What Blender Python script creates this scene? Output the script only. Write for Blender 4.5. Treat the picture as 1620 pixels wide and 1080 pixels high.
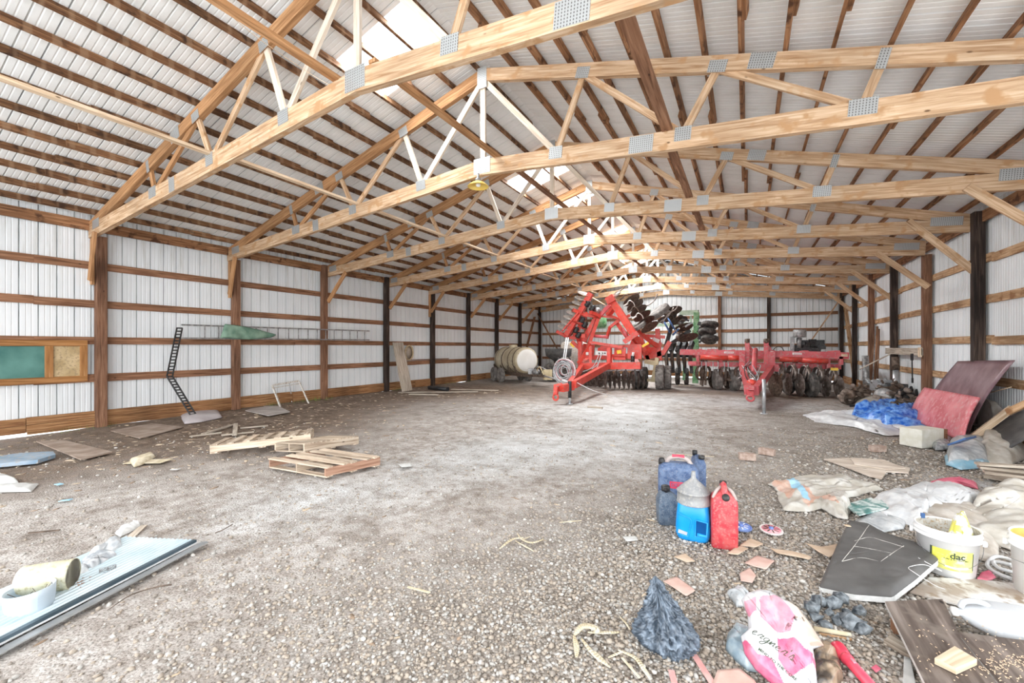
import bpy, bmesh, math, random
from mathutils import Vector, Matrix, noise
from mathutils.bvhtree import BVHTree
random.seed(7)
scene = bpy.context.scene
C = scene.collection
for o in list(bpy.data.objects):
    bpy.data.objects.remove(o)

# ---------------------------------------------------------------- camera
CAM_H, FPX, YAW = 1.537, 667.2, 0.5075
cd = bpy.data.cameras.new('camera')
cd.sensor_width = 36.0
cd.lens = FPX / 1620 * 36
cd.shift_y = 8.9 / 1620
cd.clip_start = 0.05
cam = bpy.data.objects.new('camera', cd)
cam.location = (0, 0, CAM_H)
cam.rotation_euler = (math.pi / 2, 0, YAW)
C.objects.link(cam)
scene.camera = cam

# ---------------------------------------------------------------- daylight
w = bpy.data.worlds.new('sky')
scene.world = w
w.use_nodes = True
bg = w.node_tree.nodes['Background']
bg.inputs[0].default_value = (0.90, 0.95, 1.0, 1)
bg.inputs[1].default_value = 4.6
sd = bpy.data.lights.new('daylight_through_open_front', 'SUN')
sd.energy = 4.6
sd.angle = math.radians(140)
sd.color = (1.0, 0.985, 0.97)
sun = bpy.data.objects.new('daylight_through_open_front', sd)
sun.rotation_euler = (math.radians(72), 0, math.radians(-12))
sun.location = (0, -20, 12)
C.objects.link(sun)
scene.view_settings.view_transform = 'Standard'
scene.view_settings.look = 'None'
scene.view_settings.gamma = 1
scene.view_settings.use_curve_mapping = False
scene.view_settings.exposure = 0.0

scene.cycles.diffuse_bounces = 6
# daylight falling through the roof's translucent panels (y from, y to)
SKY = [(4.03, 5.02), (9.02, 9.94), (11.0, 11.9), (15.3, 16.2), (19.4, 20.3)]  # rearmost panel and its lamp are added to brighten the back
SX0, SX1 = -5.22, -3.84
for (a_, b_), watts in zip(SKY, (110, 200, 260, 430, 560)):
    ad = bpy.data.lights.new('skylight_daylight', 'AREA')
    ad.shape = 'RECTANGLE'; ad.size = 1.3; ad.size_y = 0.85
    ad.energy = watts; ad.color = (0.95, 0.98, 1.0)
    ao = bpy.data.objects.new('skylight_daylight', ad)
    ao.location = ((SX0 + SX1) / 2, (a_ + b_) / 2, 6.04 - 0.272 * (-3.6 - (SX0 + SX1) / 2) - 0.012)
    ao.rotation_euler = (0, -math.atan(0.272), 0)
    C.objects.link(ao)

# ---------------------------------------------------------------- materials
def nn(nt, t, **kw):
    n = nt.nodes.new(t)
    for k, v in kw.items():
        setattr(n, k, v)
    return n

def base(name, rough=0.6, metal=0.0, spec=0.5):
    m = bpy.data.materials.new(name)
    m.use_nodes = True
    b = m.node_tree.nodes['Principled BSDF']
    b.inputs['Roughness'].default_value = rough
    b.inputs['Metallic'].default_value = metal
    b.inputs['Specular IOR Level'].default_value = spec
    return m, m.node_tree, b

def c4(c):
    return (c[0], c[1], c[2], 1)

def ramp(nt, pts):
    r = nn(nt, 'ShaderNodeValToRGB')
    el = r.color_ramp.elements
    el[0].position, el[0].color = pts[0][0], c4(pts[0][1])
    el[1].position, el[1].color = pts[-1][0], c4(pts[-1][1])
    for p, c in pts[1:-1]:
        e = el.new(p)
        e.color = c4(c)
    return r

def wood(name, dark, mid, light, rough=0.75, vary=0.25, gs=22.0, patch=None, marks=None):
    """grain follows the UV u axis (metres along the member)"""
    m, nt, b = base(name, rough, 0, 0.25)
    L = nt.links.new
    uv = nn(nt, 'ShaderNodeUVMap')
    oi = nn(nt, 'ShaderNodeObjectInfo')
    add = nn(nt, 'ShaderNodeVectorMath', operation='ADD')
    sc = nn(nt, 'ShaderNodeVectorMath', operation='SCALE')
    cmb = nn(nt, 'ShaderNodeCombineXYZ')
    L(oi.outputs['Random'], cmb.inputs[0]); L(oi.outputs['Random'], cmb.inputs[1]); cmb.inputs[2].default_value = 0.3
    L(cmb.outputs[0], sc.inputs[0]); sc.inputs['Scale'].default_value = 37.0
    L(uv.outputs[0], add.inputs[0]); L(sc.outputs[0], add.inputs[1])
    mp = nn(nt, 'ShaderNodeMapping')
    mp.inputs['Scale'].default_value = (1.3, gs, 1)
    L(add.outputs[0], mp.inputs[0])
    n1 = nn(nt, 'ShaderNodeTexNoise')
    n1.inputs['Scale'].default_value = 1.6; n1.inputs['Detail'].default_value = 6; n1.inputs['Distortion'].default_value = 0.6
    L(mp.outputs[0], n1.inputs['Vector'])
    r = ramp(nt, [(0.30, dark), (0.52, mid), (0.72, light)])
    L(n1.outputs[0], r.inputs[0])
    # broad tone changes along the member
    n2 = nn(nt, 'ShaderNodeTexNoise')
    n2.inputs['Scale'].default_value = 0.9; n2.inputs['Detail'].default_value = 2
    L(add.outputs[0], n2.inputs['Vector'])
    mr = nn(nt, 'ShaderNodeMapRange')
    mr.inputs[1].default_value = 0.3; mr.inputs[2].default_value = 0.7
    mr.inputs[3].default_value = 1 - vary; mr.inputs[4].default_value = 1 + vary
    L(n2.outputs[0], mr.inputs[0])
    mul = nn(nt, 'ShaderNodeVectorMath', operation='SCALE')
    L(r.outputs[0], mul.inputs[0]); L(mr.outputs[0], mul.inputs['Scale'])
    out = mul.outputs[0]
    # knots
    vo = nn(nt, 'ShaderNodeTexVoronoi'); vo.inputs['Scale'].default_value = 2.3
    mpk = nn(nt, 'ShaderNodeMapping'); mpk.inputs['Scale'].default_value = (1, 2.2, 1)
    L(add.outputs[0], mpk.inputs[0]); L(mpk.outputs[0], vo.inputs['Vector'])
    rk = ramp(nt, [(0.035, (1, 1, 1)), (0.07, (0, 0, 0))])
    L(vo.outputs['Distance'], rk.inputs[0])
    mx = nn(nt, 'ShaderNodeMix', data_type='RGBA')
    L(rk.outputs[0], mx.inputs[0]); L(out, mx.inputs[6]); mx.inputs[7].default_value = c4([x * 0.45 for x in dark])
    out = mx.outputs[2]
    if patch:
        n3 = nn(nt, 'ShaderNodeTexNoise'); n3.inputs['Scale'].default_value = 5.5; n3.inputs['Detail'].default_value = 3
        L(add.outputs[0], n3.inputs['Vector'])
        rp = ramp(nt, [(0.55, (0, 0, 0)), (0.66, (1, 1, 1))])
        L(n3.outputs[0], rp.inputs[0])
        m2 = nn(nt, 'ShaderNodeMix', data_type='RGBA')
        L(rp.outputs[0], m2.inputs[0]); L(out, m2.inputs[6]); m2.inputs[7].default_value = c4(patch)
        out = m2.outputs[2]
    if marks:
        # paler marks along the member, spaced at the roof rib pitch
        sx = nn(nt, 'ShaderNodeSeparateXYZ'); L(uv.outputs[0], sx.inputs[0])
        m1 = nn(nt, 'ShaderNodeMath', operation='MULTIPLY'); L(sx.outputs[0], m1.inputs[0]); m1.inputs[1].default_value = 1 / 0.2286 * 2 * math.pi
        m2_ = nn(nt, 'ShaderNodeMath', operation='SINE'); L(m1.outputs[0], m2_.inputs[0])
        m3 = nn(nt, 'ShaderNodeMath', operation='MULTIPLY_ADD'); L(n2.outputs[0], m3.inputs[0]); m3.inputs[1].default_value = 1.6; m3.inputs[2].default_value = -0.8
        m4 = nn(nt, 'ShaderNodeMath', operation='ADD'); L(m2_.outputs[0], m4.inputs[0]); L(m3.outputs[0], m4.inputs[1])
        rm = ramp(nt, [(0.62, (0, 0, 0)), (0.95, (0.45, 0.45, 0.45))]); L(m4.outputs[0], rm.inputs[0])
        mk = nn(nt, 'ShaderNodeMix', data_type='RGBA'); L(rm.outputs[0], mk.inputs[0]); L(out, mk.inputs[6]); mk.inputs[7].default_value = c4(marks)
        out = mk.outputs[2]
    L(out, b.inputs['Base Color'])
    bp = nn(nt, 'ShaderNodeBump'); bp.inputs['Strength'].default_value = 0.25; bp.inputs['Distance'].default_value = 0.01
    L(n1.outputs[0], bp.inputs['Height']); L(bp.outputs[0], b.inputs['Normal'])
    return m

def paint(name, col, col2=None, rough=0.5, metal=0.0, scale=6.0, bump=0.0, lo=0.4, hi=0.65, dirt=None, spec=0.5, coords='Object', trans=0.0):
    """plain or blotchy coating"""
    m, nt, b = base(name, rough, metal, spec)
    L = nt.links.new
    b.inputs['Base Color'].default_value = c4(col)
    if col2 or bump or dirt:
        tc = nn(nt, 'ShaderNodeTexCoord')
        n = nn(nt, 'ShaderNodeTexNoise'); n.inputs['Scale'].default_value = scale; n.inputs['Detail'].default_value = 6
        L(tc.outputs[coords], n.inputs['Vector'])
        r = ramp(nt, [(lo, col), (hi, col2 or col)])
        L(n.outputs[0], r.inputs[0])
        out = r.outputs[0]
        if dirt:
            n2 = nn(nt, 'ShaderNodeTexNoise'); n2.inputs['Scale'].default_value = scale * 4.3; n2.inputs['Detail'].default_value = 8
            L(tc.outputs[coords], n2.inputs['Vector'])
            r2 = ramp(nt, [(0.52, (0, 0, 0)), (0.66, (1, 1, 1))])
            L(n2.outputs[0], r2.inputs[0])
            mx = nn(nt, 'ShaderNodeMix', data_type='RGBA')
            L(r2.outputs[0], mx.inputs[0]); L(out, mx.inputs[6]); mx.inputs[7].default_value = c4(dirt)
            out = mx.outputs[2]
        L(out, b.inputs['Base Color'])
        if bump:
            bp = nn(nt, 'ShaderNodeBump'); bp.inputs['Strength'].default_value = bump; bp.inputs['Distance'].default_value = 0.01
            L(n.outputs[0], bp.inputs['Height']); L(bp.outputs[0], b.inputs['Normal'])
    if trans:
        t = nn(nt, 'ShaderNodeBsdfTranslucent'); t.inputs[0].default_value = c4(col)
        ms = nn(nt, 'ShaderNodeMixShader'); ms.inputs[0].default_value = trans
        o = nt.nodes['Material Output']
        L(b.outputs[0], ms.inputs[1]); L(t.outputs[0], ms.inputs[2]); L(ms.outputs[0], o.inputs[0])
    return m

M = {}
M['truss'] = wood('truss_lumber', (0.34, 0.19, 0.095), (0.56, 0.38, 0.235), (0.71, 0.54, 0.38), vary=0.16, patch=(0.48, 0.28, 0.14))
M['truss_dark'] = wood('weathered_truss_lumber', (0.25, 0.12, 0.05), (0.42, 0.22, 0.10), (0.56, 0.33, 0.17), vary=0.2)
M['truss_pale'] = wood('skylit_web_lumber', (0.50, 0.40, 0.30), (0.68, 0.58, 0.47), (0.78, 0.70, 0.60), vary=0.15)  # webs near the ridge: skylight brightness put into the wood colour
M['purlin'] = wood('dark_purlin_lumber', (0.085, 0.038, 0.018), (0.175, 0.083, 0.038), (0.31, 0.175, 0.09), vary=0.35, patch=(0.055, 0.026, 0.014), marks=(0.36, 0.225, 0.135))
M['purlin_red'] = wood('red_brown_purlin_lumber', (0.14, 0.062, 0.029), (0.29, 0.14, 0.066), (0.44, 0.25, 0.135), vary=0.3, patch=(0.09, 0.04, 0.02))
M['girt'] = wood('brown_girt_lumber', (0.13, 0.058, 0.030), (0.27, 0.135, 0.075), (0.38, 0.21, 0.125), vary=0.25)
M['girt_pale'] = wood('tan_girt_lumber', (0.25, 0.13, 0.06), (0.46, 0.29, 0.16), (0.62, 0.44, 0.29), vary=0.3, patch=(0.30, 0.15, 0.07))  # paler tan than the brown girts
M['post'] = wood('brown_post_lumber', (0.10, 0.048, 0.028), (0.20, 0.10, 0.058), (0.30, 0.175, 0.11), vary=0.35)
M['post_dark'] = wood('creosoted_post', (0.016, 0.011, 0.009), (0.045, 0.030, 0.024), (0.12, 0.085, 0.065), vary=0.5)
M['skirt'] = wood('skirt_board', (0.15, 0.065, 0.028), (0.32, 0.16, 0.07), (0.50, 0.30, 0.15), vary=0.3)
M['bright2x4'] = wood('fresh_stud_lumber', (0.48, 0.32, 0.19), (0.70, 0.54, 0.38), (0.82, 0.70, 0.54), vary=0.12)
M['grey_wood'] = wood('grey_weathered_wood', (0.24, 0.19, 0.145), (0.43, 0.37, 0.30), (0.60, 0.54, 0.46), vary=0.2)
M['pallet'] = wood('pallet_wood', (0.30, 0.22, 0.155), (0.52, 0.42, 0.32), (0.70, 0.60, 0.48), vary=0.3)
M['pallet_red'] = wood('pallet_block_wood', (0.22, 0.11, 0.07), (0.38, 0.22, 0.15), (0.50, 0.32, 0.23), vary=0.2)
M['dark_plank'] = wood('dark_stained_plank', (0.070, 0.052, 0.043), (0.135, 0.105, 0.088), (0.26, 0.215, 0.185), vary=0.3, gs=14, patch=(0.20, 0.165, 0.14))

# gusset plate: galvanised with rows of punched teeth
def plate_mat():
    m, nt, b = base('punched_steel_plate', 0.42, 0.55)
    L = nt.links.new
    uv = nn(nt, 'ShaderNodeUVMap')
    mp = nn(nt, 'ShaderNodeMapping'); mp.inputs['Scale'].default_value = (38, 38, 1)
    L(uv.outputs[0], mp.inputs[0])
    fr = nn(nt, 'ShaderNodeVectorMath', operation='FRACTION'); L(mp.outputs[0], fr.inputs[0])
    sb = nn(nt, 'ShaderNodeVectorMath', operation='SUBTRACT'); L(fr.outputs[0], sb.inputs[0]); sb.inputs[1].default_value = (0.5, 0.5, 0)
    ab = nn(nt, 'ShaderNodeVectorMath', operation='MULTIPLY'); L(sb.outputs[0], ab.inputs[0]); ab.inputs[1].default_value = (1.35, 0.8, 0)
    ln = nn(nt, 'ShaderNodeVectorMath', operation='LENGTH'); L(ab.outputs[0], ln.inputs[0])
    r = ramp(nt, [(0.20, (0.15, 0.145, 0.14)), (0.30, (0.54, 0.56, 0.56))])
    L(ln.outputs['Value'], r.inputs[0])
    L(r.outputs[0], b.inputs['Base Color'])
    bp = nn(nt, 'ShaderNodeBump'); bp.inputs['Strength'].default_value = 0.5; bp.inputs['Distance'].default_value = 0.004
    L(ln.outputs['Value'], bp.inputs['Height']); L(bp.outputs[0], b.inputs['Normal'])
    return m
M['plate'] = plate_mat()
M['plate_heel'] = M['plate']

def siding_mat(name, colA, colB, stain, streak=True, rough=0.55):
    m, nt, b = base(name, rough, 0.0, 0.3)
    L = nt.links.new
    tc = nn(nt, 'ShaderNodeTexCoord')
    n = nn(nt, 'ShaderNodeTexNoise'); n.inputs['Scale'].default_value = 0.8; n.inputs['Detail'].default_value = 4
    L(tc.outputs['Object'], n.inputs['Vector'])
    r = ramp(nt, [(0.35, colA), (0.65, colB)]); L(n.outputs[0], r.inputs[0])
    mp = nn(nt, 'ShaderNodeMapping'); mp.inputs['Scale'].default_value = (9, 9, 0.8) if streak else (3, 3, 3)
    L(tc.outputs['Object'], mp.inputs[0])
    n2 = nn(nt, 'ShaderNodeTexNoise'); n2.inputs['Scale'].default_value = 1.0; n2.inputs['Detail'].default_value = 8; n2.inputs['Roughness'].default_value = 0.65
    L(mp.outputs[0], n2.inputs['Vector'])
    r2 = ramp(nt, [(0.50, (0, 0, 0)), (0.80, (0.85, 0.85, 0.85))]); L(n2.outputs[0], r2.inputs[0])
    # grime collects under the eave and at the foot
    if streak:
        sp = nn(nt, 'ShaderNodeSeparateXYZ'); L(tc.outputs['Object'], sp.inputs[0])
        g = nn(nt, 'ShaderNodeMapRange'); g.inputs[1].default_value = 2.6; g.inputs[2].default_value = 3.9; g.inputs[3].default_value = 0.22; g.inputs[4].default_value = 1.15
        L(sp.outputs['Z'], g.inputs[0])
        ml = nn(nt, 'ShaderNodeMath', operation='MULTIPLY'); L(r2.outputs[0], ml.inputs[0]); L(g.outputs[0], ml.inputs[1])
        fac = ml.outputs[0]
    else:
        ml = nn(nt, 'ShaderNodeMath', operation='MULTIPLY'); L(r2.outputs[0], ml.inputs[0]); ml.inputs[1].default_value = 0.25
        fac = ml.outputs[0]
    mx = nn(nt, 'ShaderNodeMix', data_type='RGBA')
    L(fac, mx.inputs[0]); L(r.outputs[0], mx.inputs[6]); mx.inputs[7].default_value = c4(stain)
    L(mx.outputs[2], b.inputs['Base Color'])
    return m
M['siding'] = siding_mat('white_ribbed_siding', (0.72, 0.745, 0.755), (0.80, 0.82, 0.83), (0.40, 0.38, 0.31))
M['siding_groove_shade'] = paint('siding_rib_shaded', (0.26, 0.275, 0.28), (0.40, 0.42, 0.42), 0.5, 0, 3)  # shade inside the wall rib grooves put into the colour
M['roof'] = siding_mat('ribbed_roof_steel', (0.84, 0.85, 0.84), (0.88, 0.89, 0.88), (0.42, 0.41, 0.36), streak=False)
M['roof_groove_shade'] = paint('roof_rib_shaded', (0.48, 0.49, 0.48), (0.60, 0.60, 0.57), 0.5, 0, 3)  # roof rib grooves coloured darker to carry their shade
m, nt, b = base('translucent_skylight', 0.4)
t = nn(nt, 'ShaderNodeBsdfTranslucent'); t.inputs[0].default_value = (0.97, 0.98, 1, 1)
tr = nn(nt, 'ShaderNodeBsdfTransparent'); tr.inputs[0].default_value = (0.95, 0.97, 1, 1)
ms = nn(nt, 'ShaderNodeMixShader'); ms.inputs[0].default_value = 0.55
nt.links.new(t.outputs[0], ms.inputs[1]); nt.links.new(tr.outputs[0], ms.inputs[2]); nt.links.new(ms.outputs[0], nt.nodes['Material Output'].inputs[0])
M['skylight'] = m

def floor_mat():
    m, nt, b = base('dirt_and_gravel', 0.95, 0, 0.12)
    L = nt.links.new
    tc = nn(nt, 'ShaderNodeTexCoord')
    at = nn(nt, 'ShaderNodeVertexColor'); at.layer_name = 'cover'
    sp = nn(nt, 'ShaderNodeSeparateColor'); L(at.outputs[0], sp.inputs[0])
    def nz(scale, det=6, rough=0.6):
        n = nn(nt, 'ShaderNodeTexNoise'); n.inputs['Scale'].default_value = scale; n.inputs['Detail'].default_value = det
        n.inputs['Roughness'].default_value = rough
        L(tc.outputs['Object'], n.inputs['Vector']); return n
    a1 = nz(2.2, 5, .6); a2 = nz(7, 9, 0.72); a3 = nz(85, 3, 0.6)
    dust = ramp(nt, [(0.32, (0.25, 0.215, 0.185)), (0.48, (0.40, 0.365, 0.335)), (0.66, (0.54, 0.515, 0.49))]); L(a2.outputs[0], dust.inputs[0])
    brown = ramp(nt, [(0.35, (0.12, 0.088, 0.066)), (0.55, (0.235, 0.18, 0.14)), (0.72, (0.38, 0.32, 0.26))]); L(a2.outputs[0], brown.inputs[0])
    # pebbles
    vo = nn(nt, 'ShaderNodeTexVoronoi'); vo.inputs['Scale'].default_value = 58; L(tc.outputs['Object'], vo.inputs['Vector'])
    vs = nn(nt, 'ShaderNodeTexVoronoi'); vs.inputs['Scale'].default_value = 95; L(tc.outputs['Object'], vs.inputs['Vector'])
    spv = nn(nt, 'ShaderNodeSeparateColor'); L(vo.outputs['Color'], spv.inputs[0])
    peb = ramp(nt, [(0.0, (0.20, 0.175, 0.15)), (0.35, (0.31, 0.275, 0.24)), (0.7, (0.42, 0.385, 0.345)), (1.0, (0.62, 0.60, 0.57))]); L(spv.outputs[0], peb.inputs[0])
    edge = ramp(nt, [(0.35, (1, 1, 1)), (0.75, (0.60, 0.58, 0.55))]); L(vo.outputs['Distance'], edge.inputs[0])
    pm = nn(nt, 'ShaderNodeMix', data_type='RGBA', blend_type='MULTIPLY'); pm.inputs[0].default_value = 1
    L(peb.outputs[0], pm.inputs[6]); L(edge.outputs[0], pm.inputs[7])
    white = ramp(nt, [(0.3, (0.42, 0.42, 0.415)), (0.6, (0.60, 0.605, 0.60))]); L(a3.outputs[0], white.inputs[0])
    def fac(ch, n, lo=0.15, hi=0.6):
        ad = nn(nt, 'ShaderNodeMath', operation='ADD'); L(sp.outputs[ch], ad.inputs[0])
        s = nn(nt, 'ShaderNodeMath', operation='MULTIPLY_ADD'); L(n.outputs[0], s.inputs[0]); s.inputs[1].default_value = 1.1; s.inputs[2].default_value = -0.65
        L(s.outputs[0], ad.inputs[1])
        mr = nn(nt, 'ShaderNodeMapRange'); mr.inputs[1].default_value = lo; mr.inputs[2].default_value = hi
        L(ad.outputs[0], mr.inputs[0]); return mr.outputs[0]
    x1 = nn(nt, 'ShaderNodeMix', data_type='RGBA'); L(fac(0, a2), x1.inputs[0]); L(dust.outputs[0], x1.inputs[6]); L(brown.outputs[0], x1.inputs[7])
    x2 = nn(nt, 'ShaderNodeMix', data_type='RGBA'); L(fac(1, a2), x2.inputs[0]); L(x1.outputs[2], x2.inputs[6]); L(pm.outputs[2], x2.inputs[7])
    x3 = nn(nt, 'ShaderNodeMix', data_type='RGBA'); L(fac(2, a2), x3.inputs[0]); L(x2.outputs[2], x3.inputs[6]); L(white.outputs[0], x3.inputs[7])
    # fine grit everywhere
    gr = ramp(nt, [(0.36, (0.50, 0.48, 0.46)), (0.45, (1, 1, 1)), (0.60, (1.0, 1.0, 1.0)), (0.70, (1.25, 1.24, 1.23))]); L(a3.outputs[0], gr.inputs[0])
    x4 = nn(nt, 'ShaderNodeMix', data_type='RGBA', blend_type='MULTIPLY'); x4.inputs[0].default_value = 1.0
    L(x3.outputs[2], x4.inputs[6]); L(gr.outputs[0], x4.inputs[7])
    # broad drifts of darker damp dirt and paler dust
    dr = ramp(nt, [(0.34, (0.74, 0.71, 0.68)), (0.48, (0.97, 0.96, 0.95)), (0.66, (1.16, 1.17, 1.18))]); L(a1.outputs[0], dr.inputs[0])
    x5 = nn(nt, 'ShaderNodeMix', data_type='RGBA', blend_type='MULTIPLY'); x5.inputs[0].default_value = 1
    L(x4.outputs[2], x5.inputs[6]); L(dr.outputs[0], x5.inputs[7])
    L(x5.outputs[2], b.inputs['Base Color'])
    hv = nn(nt, 'ShaderNodeMath', operation='MULTIPLY_ADD'); L(vo.outputs['Distance'], hv.inputs[0]); hv.inputs[1].default_value = -0.8
    L(a2.outputs[0], hv.inputs[2])
    hv2 = nn(nt, 'ShaderNodeMath', operation='MULTIPLY_ADD'); L(vs.outputs['Distance'], hv2.inputs[0]); hv2.inputs[1].default_value = -0.2
    L(hv.outputs[0], hv2.inputs[2])
    bp = nn(nt, 'ShaderNodeBump'); bp.inputs['Strength'].default_value = 0.6; bp.inputs['Distance'].default_value = 0.014
    L(hv2.outputs[0], bp.inputs['Height']); L(bp.outputs[0], b.inputs['Normal'])
    return m
M['floor'] = floor_mat()

# ---------------------------------------------------------------- mesh helpers
ORG = {}
V = Vector

class MB:
    def __init__(s):
        s.v = []; s.f = []; s.uv = []; s.mi = []; s.sm = []
    def face(s, pts, uvs=None, m=0, sm=False):
        i = len(s.v)
        s.v += [tuple(p) for p in pts]
        s.f.append(tuple(range(i, i + len(pts))))
        s.uv.append(uvs or [(0, 0)] * len(pts)); s.mi.append(m); s.sm.append(sm)
    def beam(s, p0, p1, w, h, up=(0, 0, 1), m=0, taper=1.0):
        p0 = V(p0); p1 = V(p1); d = p1 - p0; L = d.length
        if L < 1e-6: return s
        d.normalize(); up = V(up)
        side = d.cross(up)
        if side.length < 1e-4: side = d.cross(V((1, 0, 0)))
        if side.length < 1e-4: side = d.cross(V((0, 1, 0)))
        side.normalize(); up = side.cross(d).normalized()
        def ring(p, k): return [p + side * (a * w / 2 * k) + up * (b * h / 2 * k) for a, b in ((-1, -1), (1, -1), (1, 1), (-1, 1))]
        a = ring(p0, 1); b = ring(p1, taper)
        per = [0, w, w + h, 2 * w + h, 2 * w + 2 * h]
        for i in range(4):
            j = (i + 1) % 4
            s.face([a[i], b[i], b[j], a[j]], [(0, per[i]), (L, per[i]), (L, per[i + 1]), (0, per[i + 1])], m)
        s.face([a[0], a[1], a[2], a[3]], [(0, 0), (0.02, w), (0.04, w), (0.04, 0)], m)
        s.face([b[3], b[2], b[1], b[0]], [(0, 0), (0.02, w), (0.04, w), (0.04, 0)], m)
        return s
    def box(s, c, d, rz=0.0, m=0, tilt=None):
        R = Matrix.Rotation(rz, 3, 'Z')
        if tilt: R = R @ Matrix.Rotation(tilt[0], 3, 'X') @ Matrix.Rotation(tilt[1], 3, 'Y')
        c = V(c); ax = max(range(3), key=lambda i: d[i])
        e = V((0, 0, 0)); e[ax] = d[ax] / 2
        oth = [i for i in range(3) if i != ax]
        # beam side = dir x up ; choose up = higher remaining axis
        u = oth[1]; upv = V((0, 0, 0)); upv[u] = 1
        return s.beam(c + R @ (-e), c + R @ e, d[oth[0]], d[u], R @ upv, m)
    def tube(s, path, r, n=8, m=0, cap=True, closed=False):
        path = [V(p) for p in path]; N = len(path)
        rs = r if isinstance(r, (list, tuple)) else [r] * N
        rings = []; prev = None; acc = 0; ls = []
        for i, p in enumerate(path):
            if closed: t = path[(i + 1) % N] - path[i - 1]
            else: t = path[min(i + 1, N - 1)] - path[max(i - 1, 0)]
            if t.length < 1e-9: t = V((0, 0, 1))
            t.normalize()
            if prev is None:
                a = t.cross(V((0, 0, 1)))
                if a.length < 1e-3: a = t.cross(V((1, 0, 0)))
            else:
                a = prev - t * prev.dot(t)
                if a.length < 1e-6: a = t.cross(V((0, 0, 1)))
            a.normalize(); prev = a; bb = t.cross(a)
            rings.append([p + (a * math.cos(2 * math.pi * k / n) + bb * math.sin(2 * math.pi * k / n)) * rs[i] for k in range(n)])
            if i: acc += (path[i] - path[i - 1]).length
            ls.append(acc)
        i0 = len(s.v)
        for R_ in rings: s.v += [tuple(p) for p in R_]
        M_ = N if closed else N - 1
        for i in range(M_):
            j = (i + 1) % N
            for k in range(n):
                k2 = (k + 1) % n
                s.f.append((i0 + i * n + k, i0 + i * n + k2, i0 + j * n + k2, i0 + j * n + k))
                c = 2 * math.pi * rs[i] / n
                s.uv.append([(ls[i], k * c), (ls[i], k * c + c), (ls[j], k * c + c), (ls[j], k * c)]); s.mi.append(m); s.sm.append(n > 5)
        if cap and not closed:
            s.f.append(tuple(i0 + k for k in reversed(range(n)))); s.uv.append([(0, 0)] * n); s.mi.append(m); s.sm.append(False)
            s.f.append(tuple(i0 + (N - 1) * n + k for k in range(n))); s.uv.append([(0, 0)] * n); s.mi.append(m); s.sm.append(False)
        return s
    def lathe(s, prof, c=(0, 0, 0), axis=(0, 0, 1), n=24, m=0, sx=1.0, sy=1.0, sm=True, ms=None, cap=True):
        ax = V(axis).normalized()
        a = ax.cross(V((0, 0, 1)))
        a = V((1, 0, 0)) if a.length < 1e-3 else a.normalized()
        b = ax.cross(a).normalized()
        if abs(ax.z) > 0.999: a = V((1, 0, 0)); b = V((0, 1, 0)) * (1 if ax.z > 0 else -1)
        c = V(c); i0 = len(s.v)
        for r, z in prof:
            for k in range(n):
                t = 2 * math.pi * k / n
                s.v.append(tuple(c + ax * z + a * (r * sx * math.cos(t)) + b * (r * sy * math.sin(t))))
        for i in range(len(prof) - 1):
            for k in range(n):
                k2 = (k + 1) % n
                s.f.append((i0 + i * n + k, i0 + i * n + k2, i0 + (i + 1) * n + k2, i0 + (i + 1) * n + k))
                s.uv.append([(k / n, i), (k / n + 1 / n, i), (k / n + 1 / n, i + 1), (k / n, i + 1)]); s.mi.append(ms[i] if ms else m); s.sm.append(sm)
        for i, rev in ((0, True), (len(prof) - 1, False)):
            if cap and prof[i][0] > 1e-4:
                idx = [i0 + i * n + k for k in range(n)]
                if rev: idx.reverse()
                s.f.append(tuple(idx)); s.uv.append([(0, 0)] * n); s.mi.append(ms[min(i, len(ms) - 1)] if ms else m); s.sm.append(False)
        return s
    def grid(s, fn, nu, nv, m=0, sm=True, mf=None):
        i0 = len(s.v)
        for i in range(nu + 1):
            for j in range(nv + 1):
                s.v.append(tuple(fn(i / nu, j / nv)))
        for i in range(nu):
            for j in range(nv):
                q = (i0 + i * (nv + 1) + j, i0 + (i + 1) * (nv + 1) + j, i0 + (i + 1) * (nv + 1) + j + 1, i0 + i * (nv + 1) + j + 1)
                s.f.append(q)
                s.uv.append([(i / nu, j / nv), ((i + 1) / nu, j / nv), ((i + 1) / nu, (j + 1) / nv), (i / nu, (j + 1) / nv)])
                s.mi.append(mf((i + .5) / nu, (j + .5) / nv) if mf else m); s.sm.append(sm)
        return s
    def prism(s, pts, z0, z1, m=0, fr=None):
        """polygon pts (x,y) extruded z0..z1; fr maps a local Vector to the world"""
        fr = fr or (lambda p: p)
        n = len(pts)
        ar = sum(pts[i][0] * pts[(i + 1) % n][1] - pts[(i + 1) % n][0] * pts[i][1] for i in range(n))
        if ar < 0: pts = list(reversed(pts))
        lo = [fr(V((x, y, z0))) for x, y in pts]; hi = [fr(V((x, y, z1))) for x, y in pts]
        uv = [(x, y) for x, y in pts]
        s.face(hi, uv, m); s.face(list(reversed(lo)), list(reversed(uv)), m)
        for i in range(n):
            j = (i + 1) % n
            s.face([lo[i], lo[j], hi[j], hi[i]], [(uv[i][0], uv[i][1]), (uv[j][0], uv[j][1]), (uv[j][0], uv[j][1] + z1 - z0), (uv[i][0], uv[i][1] + z1 - z0)], m)
        return s
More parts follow.
